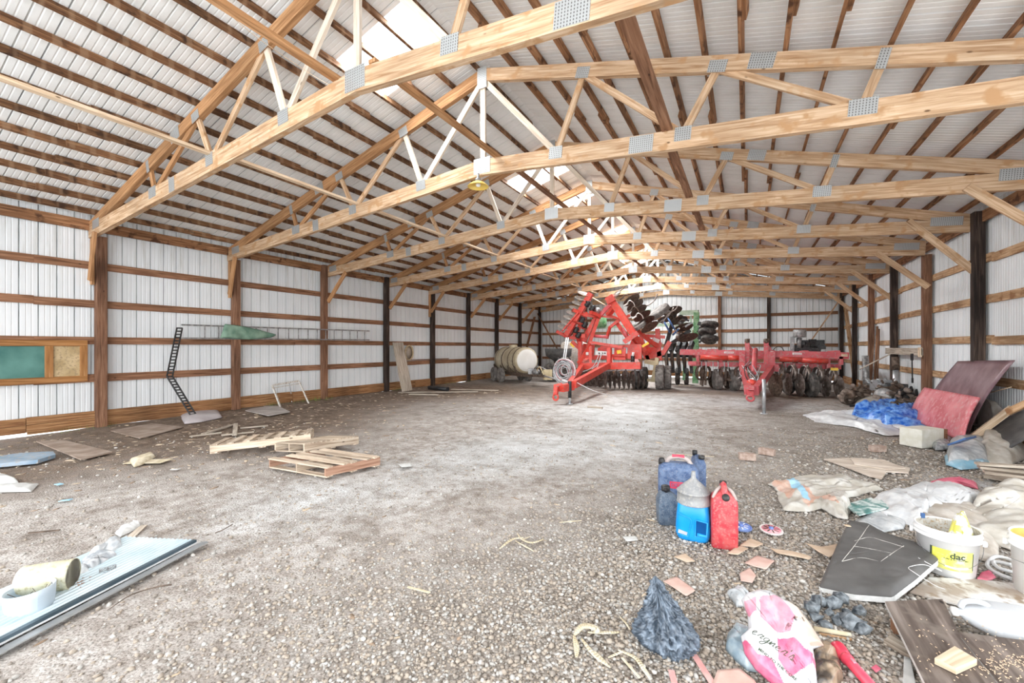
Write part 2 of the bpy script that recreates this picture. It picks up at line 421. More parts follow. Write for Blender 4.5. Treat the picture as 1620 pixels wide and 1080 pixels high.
    def build(s, name, mats, parent=None, bevel=0, solid=0, at=None, weld=False, sub=0):
        if not isinstance(mats, (list, tuple)): mats = [mats]
        me = bpy.data.meshes.new(name)
        if parent is not None: off = V(ORG.get(parent.name, (0, 0, 0)))
        elif at is not None: off = V(at)
        else:
            xs = [p[0] for p in s.v]; ys = [p[1] for p in s.v]; zs = [p[2] for p in s.v]
            off = V(((min(xs) + max(xs)) / 2, (min(ys) + max(ys)) / 2, min(zs)))
        me.from_pydata([(p[0] - off.x, p[1] - off.y, p[2] - off.z) for p in s.v], [], s.f)
        for mt in mats: me.materials.append(M[mt] if isinstance(mt, str) else mt)
        me.polygons.foreach_set('material_index', s.mi)
        me.polygons.foreach_set('use_smooth', s.sm)
        ul = me.uv_layers.new(name='UVMap')
        flat = []
        for u in s.uv:
            for a in u: flat += [a[0], a[1]]
        ul.data.foreach_set('uv', flat)
        me.update()
        if weld or bevel:
            bm = bmesh.new(); bm.from_mesh(me)
            bmesh.ops.remove_doubles(bm, verts=bm.verts, dist=1e-5)
            bmesh.ops.recalc_face_normals(bm, faces=bm.faces)
            bm.to_mesh(me); bm.free()
        o = bpy.data.objects.new(name, me)
        C.objects.link(o)
        if parent is not None: o.parent = parent; ORG[o.name] = off
        else: o.location = off; ORG[o.name] = off
        if bevel:
            md = o.modifiers.new('bevel', 'BEVEL'); md.width = bevel; md.segments = 2; md.limit_method = 'ANGLE'; md.angle_limit = 0.7
        if solid:
            md = o.modifiers.new('thickness', 'SOLIDIFY'); md.thickness = solid; md.offset = 0
        if sub:
            md = o.modifiers.new('sub', 'SUBSURF'); md.levels = sub; md.render_levels = sub
        return o

def tag(o, label, cat, group=None, kind=None):
    o['label'] = label; o['category'] = cat
    if group: o['group'] = group
    if kind: o['kind'] = kind
    return o
def thing(name, label, cat, loc, group=None):
    o = bpy.data.objects.new(name, None); C.objects.link(o)
    o.location = loc; o.empty_display_size = 0.1; ORG[o.name] = V(loc)
    return tag(o, label, cat, group)
def struct(o):
    o['kind'] = 'structure'; return o
def copy_tree(o, parent=None):
    c = o.copy(); C.objects.link(c)
    if parent is not None: c.parent = parent
    for ch in list(o.children): copy_tree(ch, c)
    return c
def rot_copy(root, loc, label=None, rz=None, group=None):
    c = copy_tree(root); c.location = loc
    if rz is not None: c.rotation_euler.z = rz
    if label: c['label'] = label
    if group: c['group'] = group
    return c

ORD = ['first', 'second', 'third', 'fourth', 'fifth', 'sixth', 'seventh', 'eighth', 'ninth', 'tenth', 'eleventh', 'twelfth', 'thirteenth', 'fourteenth', 'fifteenth', 'sixteenth', 'seventeenth', 'eighteenth']

# ================================================================ BUILDING
XL, XR, Y0, S = -10.79, 3.583, 3.227, 2.438
XC = -3.60
YB = Y0 + 8 * S + 0.15          # back wall
YF = -2.6                       # open front
RZ, SL = 6.04, 0.272            # ridge underside of roof steel, slope
EAVE = 3.95
def roofz(x): return RZ - SL * abs(x - XC)

# floor ------------------------------------------------------------
def g2(x, y, cx, cy, sx, sy, rz=0.0):
    dx, dy = x - cx, y - cy
    c_, s_ = math.cos(rz), math.sin(rz)
    a = (dx * c_ + dy * s_) / sx; b_ = (-dx * s_ + dy * c_) / sy
    return math.exp(-(a * a + b_ * b_))
def floor_h(x, y):
    v = V((x * 0.5, y * 0.5, 0))
    h = 0.020 * (noise.noise(v) ) - 0.008
    h += 0.006 * noise.noise(V((x * 3, y * 3, 4)))
    h += 0.05 * max(0, min(1, (-x - 10.2) / .5)) * max(0, min(1, y - 2.6)) * (.75 + .6 * noise.noise(V((0, y * .9, 3))))
    h += 0.04 * max(0, min(1, (x - 3.1) / .4)) * (.8 + .6 * noise.noise(V((5, y * .9, 3))))
    return h
x0, x1, y0, y1 = XL - 0.12, XR + 0.12, YF - 1.0, YB + 0.1
nx, ny = 200, 360
vs, fs = [], []
for i in range(nx + 1):
    for j in range(ny + 1):
        x = x0 + (x1 - x0) * i / nx; y = y0 + (y1 - y0) * j / ny
        vs.append((x, y, floor_h(x, y)))
for i in range(nx):
    for j in range(ny):
        a = i * (ny + 1) + j
        fs.append((a, a + ny + 1, a + ny + 2, a + 1))
me = bpy.data.meshes.new('floor'); me.from_pydata(vs, [], fs)
me.materials.append(M['floor'])
ca = me.color_attributes.new('cover', 'FLOAT_COLOR', 'POINT')
def cover(x, y):
    br = 0.75 * g2(x, y, -10.2, 7, 2.8, 9) + 0.5 * g2(x, y, -7.4, 4.6, 2.2, 2.6) + 0.55 * g2(x, y, -7, 13, 4, 3) + 0.55 * g2(x, y, -1.5, 15.7, 3.8, 1.0) + 0.4 * g2(x, y, 1.5, 16, 1.5, 2) + 0.35 * g2(x, y, -7.5, 1.2, 1.0, 1.2)
    gr = 0.85 * g2(x, y, 2.4, 6, 2.6, 4.8) + 0.85 * g2(x, y, 0.3, 3.1, 1.7, 1.6) + 0.35 * g2(x, y, -1.5, 1.6, 1.6, 1.0) + 0.5 * g2(x, y, 1.2, 12, 2.0, 2.0)
    wh = 0.72 * g2(x, y, -2.0, 9.0, 1.3, 4.2, 0.25) + 0.62 * g2(x, y, -0.2, 13.2, 3.2, 1.5) + 0.45 * g2(x, y, -3.9, 2.6, 1.2, 1.4) + 0.6 * g2(x, y, 2.4, 6.6, 0.9, 0.6) + 0.62 * g2(x, y, -3.2, 5.4, 1.3, 1.8) + 0.4 * g2(x, y, -4.5, 9.6, 2.2, 1.5)
    return [min(br, 1), min(gr, 1), min(wh, 1), 1]
cl = []
for x, y, z in vs: cl += cover(x, y)
ca.data.foreach_set('color', cl)
me.polygons.foreach_set('use_smooth', [True] * len(fs))
fl = bpy.data.objects.new('floor', me); C.objects.link(fl); struct(fl)

# yard outside, coloured pale to bounce light up to the ceiling
M['yard'] = paint('pale_yard_gravel', (0.83, 0.84, 0.84), (0.88, 0.88, 0.88), 0.9, 0, 2)
M['grass'] = paint('green_grass', (0.16, 0.30, 0.05), (0.32, 0.50, 0.10), 0.7, 0, 30)
g = MB(); g.face([(-60, -50, -0.07), (60, -50, -0.07), (60, 70, -0.07), (-60, 70, -0.07)])
struct(g.build('ground_yard', 'yard'))

# ribbed wall panels -------------------------------------------------
def ribbed(name, along, zlo, ztop, frm, mat='siding', seam='siding_groove_shade', pitch=0.2286, sgn=1, minor=True):
    """frm(t, z, d) -> point; t along the wall, d outward"""
    mb = MB()
    t0, t1 = along
    n = int(math.ceil((t1 - t0) / pitch)) + 1
    cols = []
    for k in range(n):
        b_ = t0 + k * pitch
        big = 0.016
        cols += [(b_, 0.0, 0), (b_ + 0.007, big, 1), (b_ + 0.018, big, 1), (b_ + 0.026, 0.0, 0)]
        if minor:
            for q in (0.33, 0.66):
                c_ = b_ + 0.026 + (pitch - 0.026) * q
                cols += [(c_ - 0.010, 0, 0), (c_, 0.006, 0), (c_ + 0.010, 0, 0)]
    cols.append((t0 + n * pitch, 0, 0))
    for a in range(len(cols) - 1):
        (ta, da, _), (tb, db, mb_) = cols[a], cols[a + 1]
        mb.face([frm(ta, zlo, da), frm(tb, zlo, db), frm(tb, ztop(tb), db), frm(ta, ztop(ta), da)][::sgn],
                [(ta, 0), (tb, 0), (tb, 3), (ta, 3)], mb_)
    return struct(mb.build(name, [mat, seam]))

ribbed('wall_left', (YF, YB), 0.055, lambda t: EAVE + 0.12, lambda t, z, d: (XL - 0.115 - d, t, z))
ribbed('wall_right', (5.3, YB), 0.055, lambda t: EAVE + 0.12, lambda t, z, d: (XR + 0.115 + d, t, z), sgn=-1)
ribbed('wall_back', (XL - 0.12, XR + 0.12), 0.05, lambda t: roofz(t) - 0.01, lambda t, z, d: (t, YB + 0.10 + d, z), sgn=-1)

# roof steel: two slopes with openings filled by the skylights
PITCH = 0.2286
def roof_slope(name, side):
    mb = MB()
    xe = XL - 0.45 if side < 0 else XR + 0.45
    n = int((YB + 0.35 - (YF - 0.3)) / PITCH)
    ys = YF - 0.3
    def strip(xa, xb, ya, yb, da, db, mi):
        p = [(xa, ya, roofz(xa) + da), (xb, ya, roofz(xb) + da), (xb, yb, roofz(xb) + db), (xa, yb, roofz(xa) + db)]
        mb.face(p, [(0, 0)] * 4, mi)
    for k in range(n):
        b_ = ys + k * PITCH
        cols = [(b_, 0, 0), (b_ + 0.006, 0.012, 1), (b_ + 0.016, 0.012, 1), (b_ + 0.024, 0, 0)]
        for q in (0.33, 0.66):
            c_ = b_ + 0.024 + (PITCH - 0.024) * q
            cols += [(c_ - 0.012, 0, 0), (c_, 0.005, 0), (c_ + 0.012, 0, 0)]
        cols.append((b_ + PITCH, 0, 0))
        for a in range(len(cols) - 1):
            ya, da, _ = cols[a]; yb, db, mi = cols[a + 1]
            mi = 2 if (mi and k % 4 == 0) else mi
            ym = (ya + yb) / 2
            if side < 0 and any(s0 < ym < s1 for s0, s1 in SKY):
                strip(xe, SX0, ya, yb, da, db, mi); strip(SX1, XC, ya, yb, da, db, mi)
            else:
                strip(xe, XC, ya, yb, da, db, mi)
    return struct(mb.build(name, ['roof', 'roof_groove_shade', 'siding_groove_shade']))
ro = roof_slope('ceiling', -1); ro2 = roof_slope('ceiling', 1)
for k, (a, b_) in enumerate(SKY):
    mb = MB()
    for q in range(4):
        ya = a - 0.04 + (b_ - a + 0.08) * q / 4; yb = a - 0.04 + (b_ - a + 0.08) * (q + 1) / 4
        xa, xb = SX0 - 0.05, SX1 + 0.05
        mb.face([(xa, ya, roofz(xa) + .03), (xb, ya, roofz(xb) + .03), (xb, yb, roofz(xb) + .03), (xa, yb, roofz(xa) + .03)])
        mb.beam((xa, ya, roofz(xa) + .03), (xb, ya, roofz(xb) + .03), 0.03, 0.02)
    struct(mb.build('window_%d' % (k + 1), 'skylight'))  # the last one is an added panel for light over the back
# ridge cap
mb = MB()
mb.face([(XC - .2, YF - .3, roofz(XC - .2) + .03), (XC, YF - .3, RZ + .04), (XC, YB + .3, RZ + .04), (XC - .2, YB + .3, roofz(XC - .2) + .03)])
mb.face([(XC, YF - .3, RZ + .04), (XC + .2, YF - .3, roofz(XC + .2) + .03), (XC + .2, YB + .3, roofz(XC + .2) + .03), (XC, YB + .3, RZ + .04)])
struct(mb.build('trim_1', 'roof'))

# ---- purlins ------------------------------------------------------------
def purlin(x, label, mat, grp):
    mb = MB(); z = roofz(x) - 0.066
    # lapped boards, each two bays long, side by side at the trusses
    y = Y0 - 2 * S - 0.8; q = 0
    off0 = random.choice((0, 1))
    if off0: y -= S
    while y < YB:
        ya = max(y - 0.18, YF + 0.1); yb = min(y + 2 * S + 0.18, YB + 0.05)
        dx = 0.021 * (1 if q % 2 else -1)
        if yb > ya + .1:
            sag = 0.006 * random.uniform(-1, 1)
            up = V((SL * (1 if x > XC else -1), 0, 1))
            mb.beam((x + dx, ya, z - SL * 0 + sag), (x + dx, yb, z + sag), 0.040, 0.098, up)
        y += 2 * S; q += 1
    o = mb.build('purlin', mat)
    return tag(o, label, 'roof purlin', grp)
PX = [-10.66 + 0.462 * k for k in range(16)]
for k, x in enumerate(PX):
    if x > XC - 0.1: break
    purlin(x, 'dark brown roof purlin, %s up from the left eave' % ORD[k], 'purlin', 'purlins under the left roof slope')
PRX = [3.45 - 0.435 * k for k in range(17)]
for k, x in enumerate(PRX):
    if x < XC + 0.1: break
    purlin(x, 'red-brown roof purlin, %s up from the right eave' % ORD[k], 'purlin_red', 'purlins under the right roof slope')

# ---- trusses ------------------------------------------------------------
TT = 0.076
def top_c(x): return 5.78 - SL * abs(x - XC)        # centre line of top chord
def bot_c(x):
    a = abs(x - XC); return 4.34 - 0.0865 * a
BN = [1.24, 2.92, 4.64]; TN = [1.64, 3.30, 4.80]
def make_truss(label, mt='truss', mw='truss_pale'):
    t = thing('roof_truss', label, 'roof truss', (XC, 0, 3.6), 'scissor roof trusses')
    Lh, Rh = XL - 0.08, XR - 0.06
    for sgn, xe in ((-1, Lh), (1, Rh)):
        # bottom chord: splice part way
        MB().beam((XC, 0, bot_c(XC)), (xe, 0, bot_c(xe)), TT, 0.235).build('bottom_chord', mt, t)
        MB().beam((XC, 0, top_c(XC)), (xe, 0, top_c(xe) - 0.01), TT, 0.185).build('top_chord', mt if sgn > 0 else 'truss_dark', t)
    MB().beam((XC, 0, bot_c(XC) + .05), (XC, 0, top_c(XC) - .05), 0.038, 0.089, (1, 0, 0)).build('king_post', mw, t)
    def web(xa, za, xb, zb, m):
        MB().beam((xa, 0, za), (xb, 0, zb), 0.038, 0.085, (0, 1, 0)[::1] if False else (0, 0, 1)).build('web', m, t)
    for sg in (-1, 1):
        m1 = mw; m2 = 'truss' if sg > 0 else mt; m3 = 'truss' if sg > 0 else 'truss_dark'
        B = [(XC + sg * b, bot_c(XC + sg * b) + .06) for b in BN]
        T = [(XC + sg * a, top_c(XC + sg * a) - .05) for a in TN]
        web(XC + sg * .03, top_c(XC) - .1, *B[0], m1)
        web(*B[0], *T[0], m1 if sg < 0 else m2)
        web(*T[0], *B[1], m2); web(*B[1], *T[1], m2 if sg > 0 else 'truss')
        web(*T[1], *B[2], m3); web(*B[2], *T[2], m3)
    def plate(x, z, w_, h_, rot=0.0):
        mb = MB()
        for d in (-1, 1):
            y = d * (TT / 2 + 0.003)
            c_, s_ = math.cos(rot), math.sin(rot)
            q = [(-w_ / 2, -h_ / 2), (w_ / 2, -h_ / 2), (w_ / 2, h_ / 2), (-w_ / 2, h_ / 2)]
            P3 = lambda yy: [(x + a * c_ - b * s_, yy, z + a * s_ + b * c_) for a, b in q]
            A, B_ = P3(y - .0015), P3(y + .0015)
            uv = [(a + w_ / 2, b + h_ / 2) for a, b in q]
            mb.face(A, uv); mb.face(B_[::-1], uv[::-1])
            for i in range(4): mb.face([A[i], A[(i + 1) % 4], B_[(i + 1) % 4], B_[i]])
        mb.build('gusset_plate', 'plate', t)
    a1 = math.atan(0.0865); a2 = math.atan(SL)
    plate(XC, bot_c(XC) + .02, .30, .24); plate(XC, top_c(XC) - .05, .17, .33)
    for sg in (-1, 1):
        rb, rt = -sg * a1, -sg * a2
        for i, b_ in enumerate(BN):
            x = XC + sg * b_; plate(x, bot_c(x) + .055, [.2, .19, .24][i], .17, rb)
        for i, b_ in enumerate(TN):
            x = XC + sg * b_; plate(x, top_c(x) - .04, [.19, .2, .09][i], [.15, .14, .2][i], rt)
        x = XC + sg * (2.42 if sg > 0 else 4.0); plate(x, bot_c(x), .30 if sg > 0 else .17, .215, rb)
        x = XC + sg * (3.75 if sg > 0 else 3.9); plate(x, top_c(x), .26, .175, rt)
        x = (XL + .28) if sg < 0 else (XR - .38)
        plate(x, (bot_c(x) + top_c(x)) / 2 + (.0 if sg < 0 else 0.0), .44 if sg > 0 else .30, .16, rb)
    return t
def truss_y(k): return Y0 + S * k + (-0.116 if k in (0, 1, 4) else 0.116)
names = ['nearest roof truss, cut off by the top of the picture', 'second nearest roof truss, the yellow dish lamp hangs from its middle',
         'third roof truss from the front, below the second skylight', 'fourth roof truss from the front', 'fifth roof truss from the front',
         'sixth roof truss from the front', 'seventh roof truss, above the folded red tillage machine', 'eighth roof truss, last but one before the back wall']
truss0 = make_truss(names[0]); truss0.location.y = truss_y(0)
for k in range(1, 8):
    c_ = copy_tree(truss0); c_.location.y = truss_y(k); c_['label'] = names[k]
# end truss against the back wall, brown
c_ = copy_tree(truss0); c_.location.y = YB - 0.08; c_['label'] = 'roof truss fixed against the back wall boards'

# ---- posts ------------------------------------------------------------------
def post(x, y, top, label, mat, grp, sz=0.15):
    mb = MB().beam((x, y, -0.05), (x, y, top), sz, sz, (0, 1, 0))
    return tag(mb.build('wall_post', mat, bevel=0.006), label, 'wall post', grp)
for k in range(9):
    y = Y0 + S * k
    front = k in (0, 1, 4)
    if k < 8:
        post(XL, y, 3.64 if front else 3.93, '%s wooden post of the left wall, counted from the front' % ORD[k], 'post' if k < 2 else 'post_dark' if k > 2 else 'post', 'left wall posts')
for k in range(-1, 9):
    y = Y0 + S * k
    if k < 2: continue
    front = k == 4
    if k < 8:
        lab = {2: 'dark post of the right wall nearest the front', 3: 'black creosoted post beside the purple panel', 4: 'brown post of the right wall with a pale board nailed to it'}.get(k, '%s post of the right wall counted from the black post' % ORD[k - 3])
        post(XR, y, 3.64 if front else 3.93, lab, 'post_dark' if k in (3, 5, 7) else 'post', 'right wall posts')
for k, x in enumerate([XL, -7.95, -4.9, -1.15, 0.9, XR]):
    labs = ['corner post at the left end of the back wall', 'back wall post behind the cream tank trailer', 'back wall post behind the folded red machine', 'back wall post right of the green planter', 'dark back wall post behind the unfolded red implement', 'corner post at the right end of the back wall']
    post(x, YB - 0.0 if 0 < k < 5 else YB - .05, min(roofz(x) - .12, 5.6), labs[k], 'post' if k in (1, 2, 3) else 'post_dark', 'back wall posts', 0.14)
# pale stub scab boards under the heels of the first posts
# ---- girts ------------------------------------------------------------------
GZ = [3.083, 2.364, 1.666, 0.955]
for k, z in enumerate(GZ):
    mb = MB(); y = YF + .1; q = 0
    while y < YB:
        yb = min(y + 2 * S, YB - .05); mb.beam((XL - 0.094, y + .002, z + random.uniform(-.008, .008)), (XL - 0.094, yb, z + random.uniform(-.008, .008)), 0.038, 0.14 if k < 3 else 0.15); y = yb if yb < YB - .06 else YB + 1
    tag(mb.build('wall_girt', 'girt'), 'horizontal brown girt of the left wall, %s from the top' % ORD[k], 'wall girt', 'left wall girts')
    mb = MB(); y = 5.4
    while y < YB:
        yb = min(y + 2 * S, YB - .05); zz = z + random.uniform(-.02, .02)
        mb.beam((XR + 0.094, y + .002, zz), (XR + 0.094, yb, zz), 0.038, 0.14); y = yb if yb < YB - .06 else YB + 1
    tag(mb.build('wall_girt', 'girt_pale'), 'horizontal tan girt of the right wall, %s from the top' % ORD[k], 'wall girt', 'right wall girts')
    mb = MB().beam((XL + .1, YB + .08, z - .05), (XC - .5, YB + .08, z - .05), 0.038, 0.14)
    mb.beam((XC - .49, YB + .08, z - .04), (XR - .1, YB + .08, z - .04), 0.038, 0.14)
    tag(mb.build('wall_girt', 'girt'), 'horizontal brown girt of the back wall, %s from the top' % ORD[k], 'wall girt', 'back wall girts')
for z, n_ in ((4.35, 'upper'),):
    mb = MB().beam((-9.0, YB + .08, z), (1.8, YB + .08, z), 0.038, 0.14)
    tag(mb.build('wall_girt', 'girt'), 'topmost brown girt in the back gable', 'wall girt')
# eave girts
for sx, nm in ((XL - .05, 'left'), (XR + .05, 'right')):
    mb = MB().beam((sx, YF + .1, EAVE - .02 - .1), (sx, YB, EAVE - .12), 0.045, 0.19)
    tag(mb.build('eave_board', 'purlin_red'), 'long brown eave board along the top of the %s wall' % nm, 'eave board')
# skirt boards
for nm, x, y00 in (('left', XL - .06, YF), ('right', XR + .06, 5.4)):
    mb = MB(); y = y00
    while y < YB:
        yb = min(y + 2 * S, YB)
        for zz in (0.12, 0.25):
            mb.beam((x, y + .004, zz + random.uniform(-.012, .012)), (x, yb - .004, zz + random.uniform(-.012, .012)), 0.045, 0.125)
        if nm == 'right' or y > 2.0: mb.beam((x - .02, y + .02, .055), (x - .02, yb - .02, .055 + random.uniform(-.01, .02)), 0.04, 0.07)
        y = yb + 1e-3
    struct(mb.build('baseboard_' + nm, 'skirt'))
mb = MB()
for zz in (0.13, 0.26): mb.beam((XL, YB + .05, zz), (XR, YB + .05, zz), 0.045, 0.125)
struct(mb.build('baseboard_back', 'skirt'))

# ---- knee braces -----------------------------------------------------------
def brace(p0, p1, label, mat='truss', grp=None, w_=0.038, h_=0.12, up=(0, 0, 1), nm='knee_brace', cat='knee brace'):
    return tag(MB().beam(p0, p1, w_, h_, up).build(nm, mat), label, cat, grp)
for k in range(8):
    yt = truss_y(k); d = -0.06 if k in (0, 1, 4) else 0.0
    if k in (0, 1, 4):
        brace((XL + .07, yt - .06, 2.78 if k < 4 else 2.9), (XL + 0.30 if k < 4 else XL + .7, yt - .06, 3.66), 'knee brace on the %s post of the left wall' % ORD[k], 'truss_dark', 'left knee braces')
        brace((XL - .05, yt + .01, 2.72), (XL - .05, yt + .01, 3.62), 'scab board on the inside of the %s left post under the truss heel' % ORD[k], 'truss_dark', nm='scab_board', cat='scab board', h_=0.1, up=(1, 0, 0))
    else:
        brace((XL + .10, yt - .06, 2.86), (XL + 0.86, yt - .06, 3.66), 'knee brace on the %s post of the left wall' % ORD[k], 'truss_dark', 'left knee braces')
for k in range(2, 8):
    yt = truss_y(k) - .06
    brace((XR - .02, yt, 2.88), (XR - .92, yt, 3.92 if k == 3 else 3.75), 'knee brace by the %s right wall post' % ('black' if k == 3 else 'brown boarded' if k == 4 else ORD[k - 2] + ' visible'), 'truss', 'right knee braces')

# ---- lateral braces along the bottom chords --------------------------------
def lat(x, z, ya, yb, label, mat, w_=0.089, h_=0.038):
    return tag(MB().beam((x, ya, z), (x, yb, z), w_, h_).build('lateral_brace', mat), label, 'truss brace', 'long braces tying the trusses')
zt = lambda x: bot_c(x) + 0.1175 + 0.022
lat(-6.52, bot_c(-6.52) + .14, 0.6, truss_y(0) + .06, 'pale stud ending on the nearest truss, over the left bay', 'bright2x4')
lat(-6.42, bot_c(-6.42) + .14, truss_y(0) - .03, truss_y(4) + .1, 'long pale stud laid on top of the lower truss chords, left half', 'bright2x4')
lat(-6.55, bot_c(-6.55) + .14, truss_y(4) - .1, truss_y(7) + .2, 'far pale stud laid on the rear truss chords, left half', 'bright2x4')

# ================================================================ PLACING HELPERS
def ray(u, v):
    r = (u - 810) / FPX; c_, s_ = math.cos(YAW), math.sin(YAW)
    return V((r * c_ - s_, r * s_ + c_, -(v - 548.9) / FPX))
EYE = V((0, 0, CAM_H))
def at(u, v, Y):
    d = ray(u, v); return EYE + d * (Y / d.y)
def atx(u, v, X):
    d = ray(u, v); return EYE + d * (X / d.x)
def G(u, v, z=0.0):
    d = ray(u, v); return EYE + d * ((z - CAM_H) / d.z)
def fz(x, y): return floor_h(x, y)
def bez(p, n=12):
    """Catmull-Rom through points"""
    p = [V(q) for q in p]; q = [p[0] * 2 - p[1]] + p + [p[-1] * 2 - p[-2]]; out = []
    for i in range(1, len(q) - 2):
        for k in range(n):
            t = k / n; a, b, c_, d = q[i - 1], q[i], q[i + 1], q[i + 2]
            out.append(0.5 * ((2 * b) + (c_ - a) * t + (2 * a - 5 * b + 4 * c_ - d) * t * t + (3 * b - a - 3 * c_ + d) * t ** 3))
    out.append(p[-1]); return out
def disc(mb, c, nrm, r, m=0, cup=0.05, n=22):
    mb.lathe([(0.0, -.012), (r * .55, -.008 + cup * .25), (r * .97, cup), (r, cup + .004), (r * .95, cup + .010), (r * .5, .008 + cup * .25), (0.0, .004)], c, nrm, n, m)
    mb.lathe([(r * .13, -.03), (r * .16, -.02), (r * .16, .03), (r * .11, .035)], c, nrm, 10, m)
def tire(mb, c, ax, r, w, m=0, mr=1, lugs=0, n=28):
    h = w / 2
    mb.lathe([(r * .55, -h * .8), (r * .62, -h * .95), (r * .82, -h), (r * .95, -h * .86), (r, -h * .5), (r * 1.01, 0), (r, h * .5), (r * .95, h * .86), (r * .82, h), (r * .62, h * .95), (r * .55, h * .8)], c, ax, n, m)
    mb.lathe([(0.03, -h * .35), (r * .2, -h * .4), (r * .22, -h * .3), (r * .5, -h * .25), (r * .56, -h * .78), (r * .6, -h * .8), (r * .6, -h * .7), (r * .5, 0), (r * .56, h * .78), (r * .5, h * .3), (r * .2, h * .35), (0.02, h * .4)], c, ax, n, mr)
    if lugs:
        ax = V(ax).normalized(); a = ax.cross(V((0, 0, 1))).normalized(); b = ax.cross(a)
        for k in range(lugs):
            for sd in (-1, 1):
                t = 2 * math.pi * (k + (.5 if sd > 0 else 0)) / lugs
                t2 = t + .22
                p0 = V(c) + a * math.cos(t) * r * 1.005 + b * math.sin(t) * r * 1.005
                p1 = V(c) + a * math.cos(t2) * r * .98 + b * math.sin(t2) * r * .98 + ax * sd * h * .92
                mb.beam(p0, p1, .035, .03, (p0 - V(c)).normalized(), m)
    else:
        for q in (-.35, 0, .35):
            mb.lathe([(r * 1.0, -.012), (r * 1.018, -.008), (r * 1.018, .008), (r * 1.0, .012)], V(c) + V(ax).normalized() * q * w * .8, ax, n, m)
def loft(mb, secs, fr=None, m=0, n=6, sm=True):
    """stack of rounded rectangles (z, halfwidth, halfdepth, corner, cx, cy)"""
    fr = fr or (lambda p: p); i0 = len(mb.v); N = 4 * n
    for sct in secs:
        z, hw, hd, r = sct[:4]; cx, cy = (sct[4], sct[5]) if len(sct) > 4 else (0, 0)
        r = min(r, hw, hd)
        for q, (sx, sy) in enumerate(((1, 1), (-1, 1), (-1, -1), (1, -1))):
            for k in range(n):
                t = math.pi / 2 * (q + k / (n - 1))
                mb.v.append(tuple(fr(V((cx + sx * (hw - r) + r * math.cos(t), cy + sy * (hd - r) + r * math.sin(t), z)))))
    for i in range(len(secs) - 1):
        for k in range(N):
            k2 = (k + 1) % N
            mb.f.append((i0 + i * N + k, i0 + i * N + k2, i0 + (i + 1) * N + k2, i0 + (i + 1) * N + k)); mb.uv.append([(k / N, i), ((k + 1) / N, i), ((k + 1) / N, i + 1), (k / N, i + 1)]); mb.mi.append(m); mb.sm.append(sm)
    mb.f.append(tuple(i0 + k for k in reversed(range(N)))); mb.uv.append([(0, 0)] * N); mb.mi.append(m); mb.sm.append(False)
    e = i0 + (len(secs) - 1) * N
    mb.f.append(tuple(e + k for k in range(N))); mb.uv.append([(0, 0)] * N); mb.mi.append(m); mb.sm.append(False)
    return mb
def frame(o, rz=0.0, tilt=(0, 0)):
    R = Matrix.Rotation(rz, 3, 'Z') @ Matrix.Rotation(tilt[0], 3, 'X') @ Matrix.Rotation(tilt[1], 3, 'Y'); o = V(o)
    return lambda p: o + R @ V(p)
def resample(poly, n):
    P = [V((p[0], p[1])) for p in poly]; L_ = [(P[(i + 1) % len(P)] - P[i]).length for i in range(len(P))]; T_ = sum(L_); out = []
    i = 0; acc = 0
    for k in range(n):
        t = T_ * k / n
        while acc + L_[i] < t: acc += L_[i]; i += 1
        out.append(P[i].lerp(P[(i + 1) % len(P)], (t - acc) / L_[i]))
    return out
def ridge(p, s, seed):
    v = 0; a = 1.0; tot = 0
    for o_ in range(4):
        q = V((p.x * s, p.y * s, seed + o_ * 9.1)); v += a * (1 - abs(2 * noise.noise(q + V((noise.noise(q * .7) * .8, noise.noise(q * .7 + V((5, 5, 5))) * .8, 0))))) ; tot += a; a *= .5; s *= 2.05
    return v / tot
def fold(p, s, seed):
    """creased film: triangle waves in several directions, gently warped"""
    w_ = V((noise.noise(V((p.x * s * .4, p.y * s * .4, seed))), noise.noise(V((p.x * s * .4, p.y * s * .4, seed + 7))))) * (.55 / s)
    x, y = p.x + w_.x, p.y + w_.y; h = 0; tot = 0
    a0_ = seed * 1.7
    ca, sa = math.cos(a0_), math.sin(a0_)
    x, y = (x * ca + y * sa) * .42, -x * sa + y * ca; a0_ = math.pi / 2
    for i, (da, f_, am) in enumerate(((0, .45, 1.0), (.5, .8, .55), (-.7, .95, .5), (1.5, 1.5, .28), (.25, 2.3, .2), (-1.2, 3.1, .14), (2.2, 4.6, .07))):
        a = a0_ + da; t = (x * math.cos(a) + y * math.sin(a)) * s * f_ + i * 1.37 + seed
        tri = abs((t % 1.0) - .5) * 2
        mk = .45 + .9 * noise.noise(V((x * s * .5, y * s * .5, seed + i * 3.3)))
        h += am * tri * max(0, min(1, mk + .3)); tot += am * .5
    return h / tot * .55
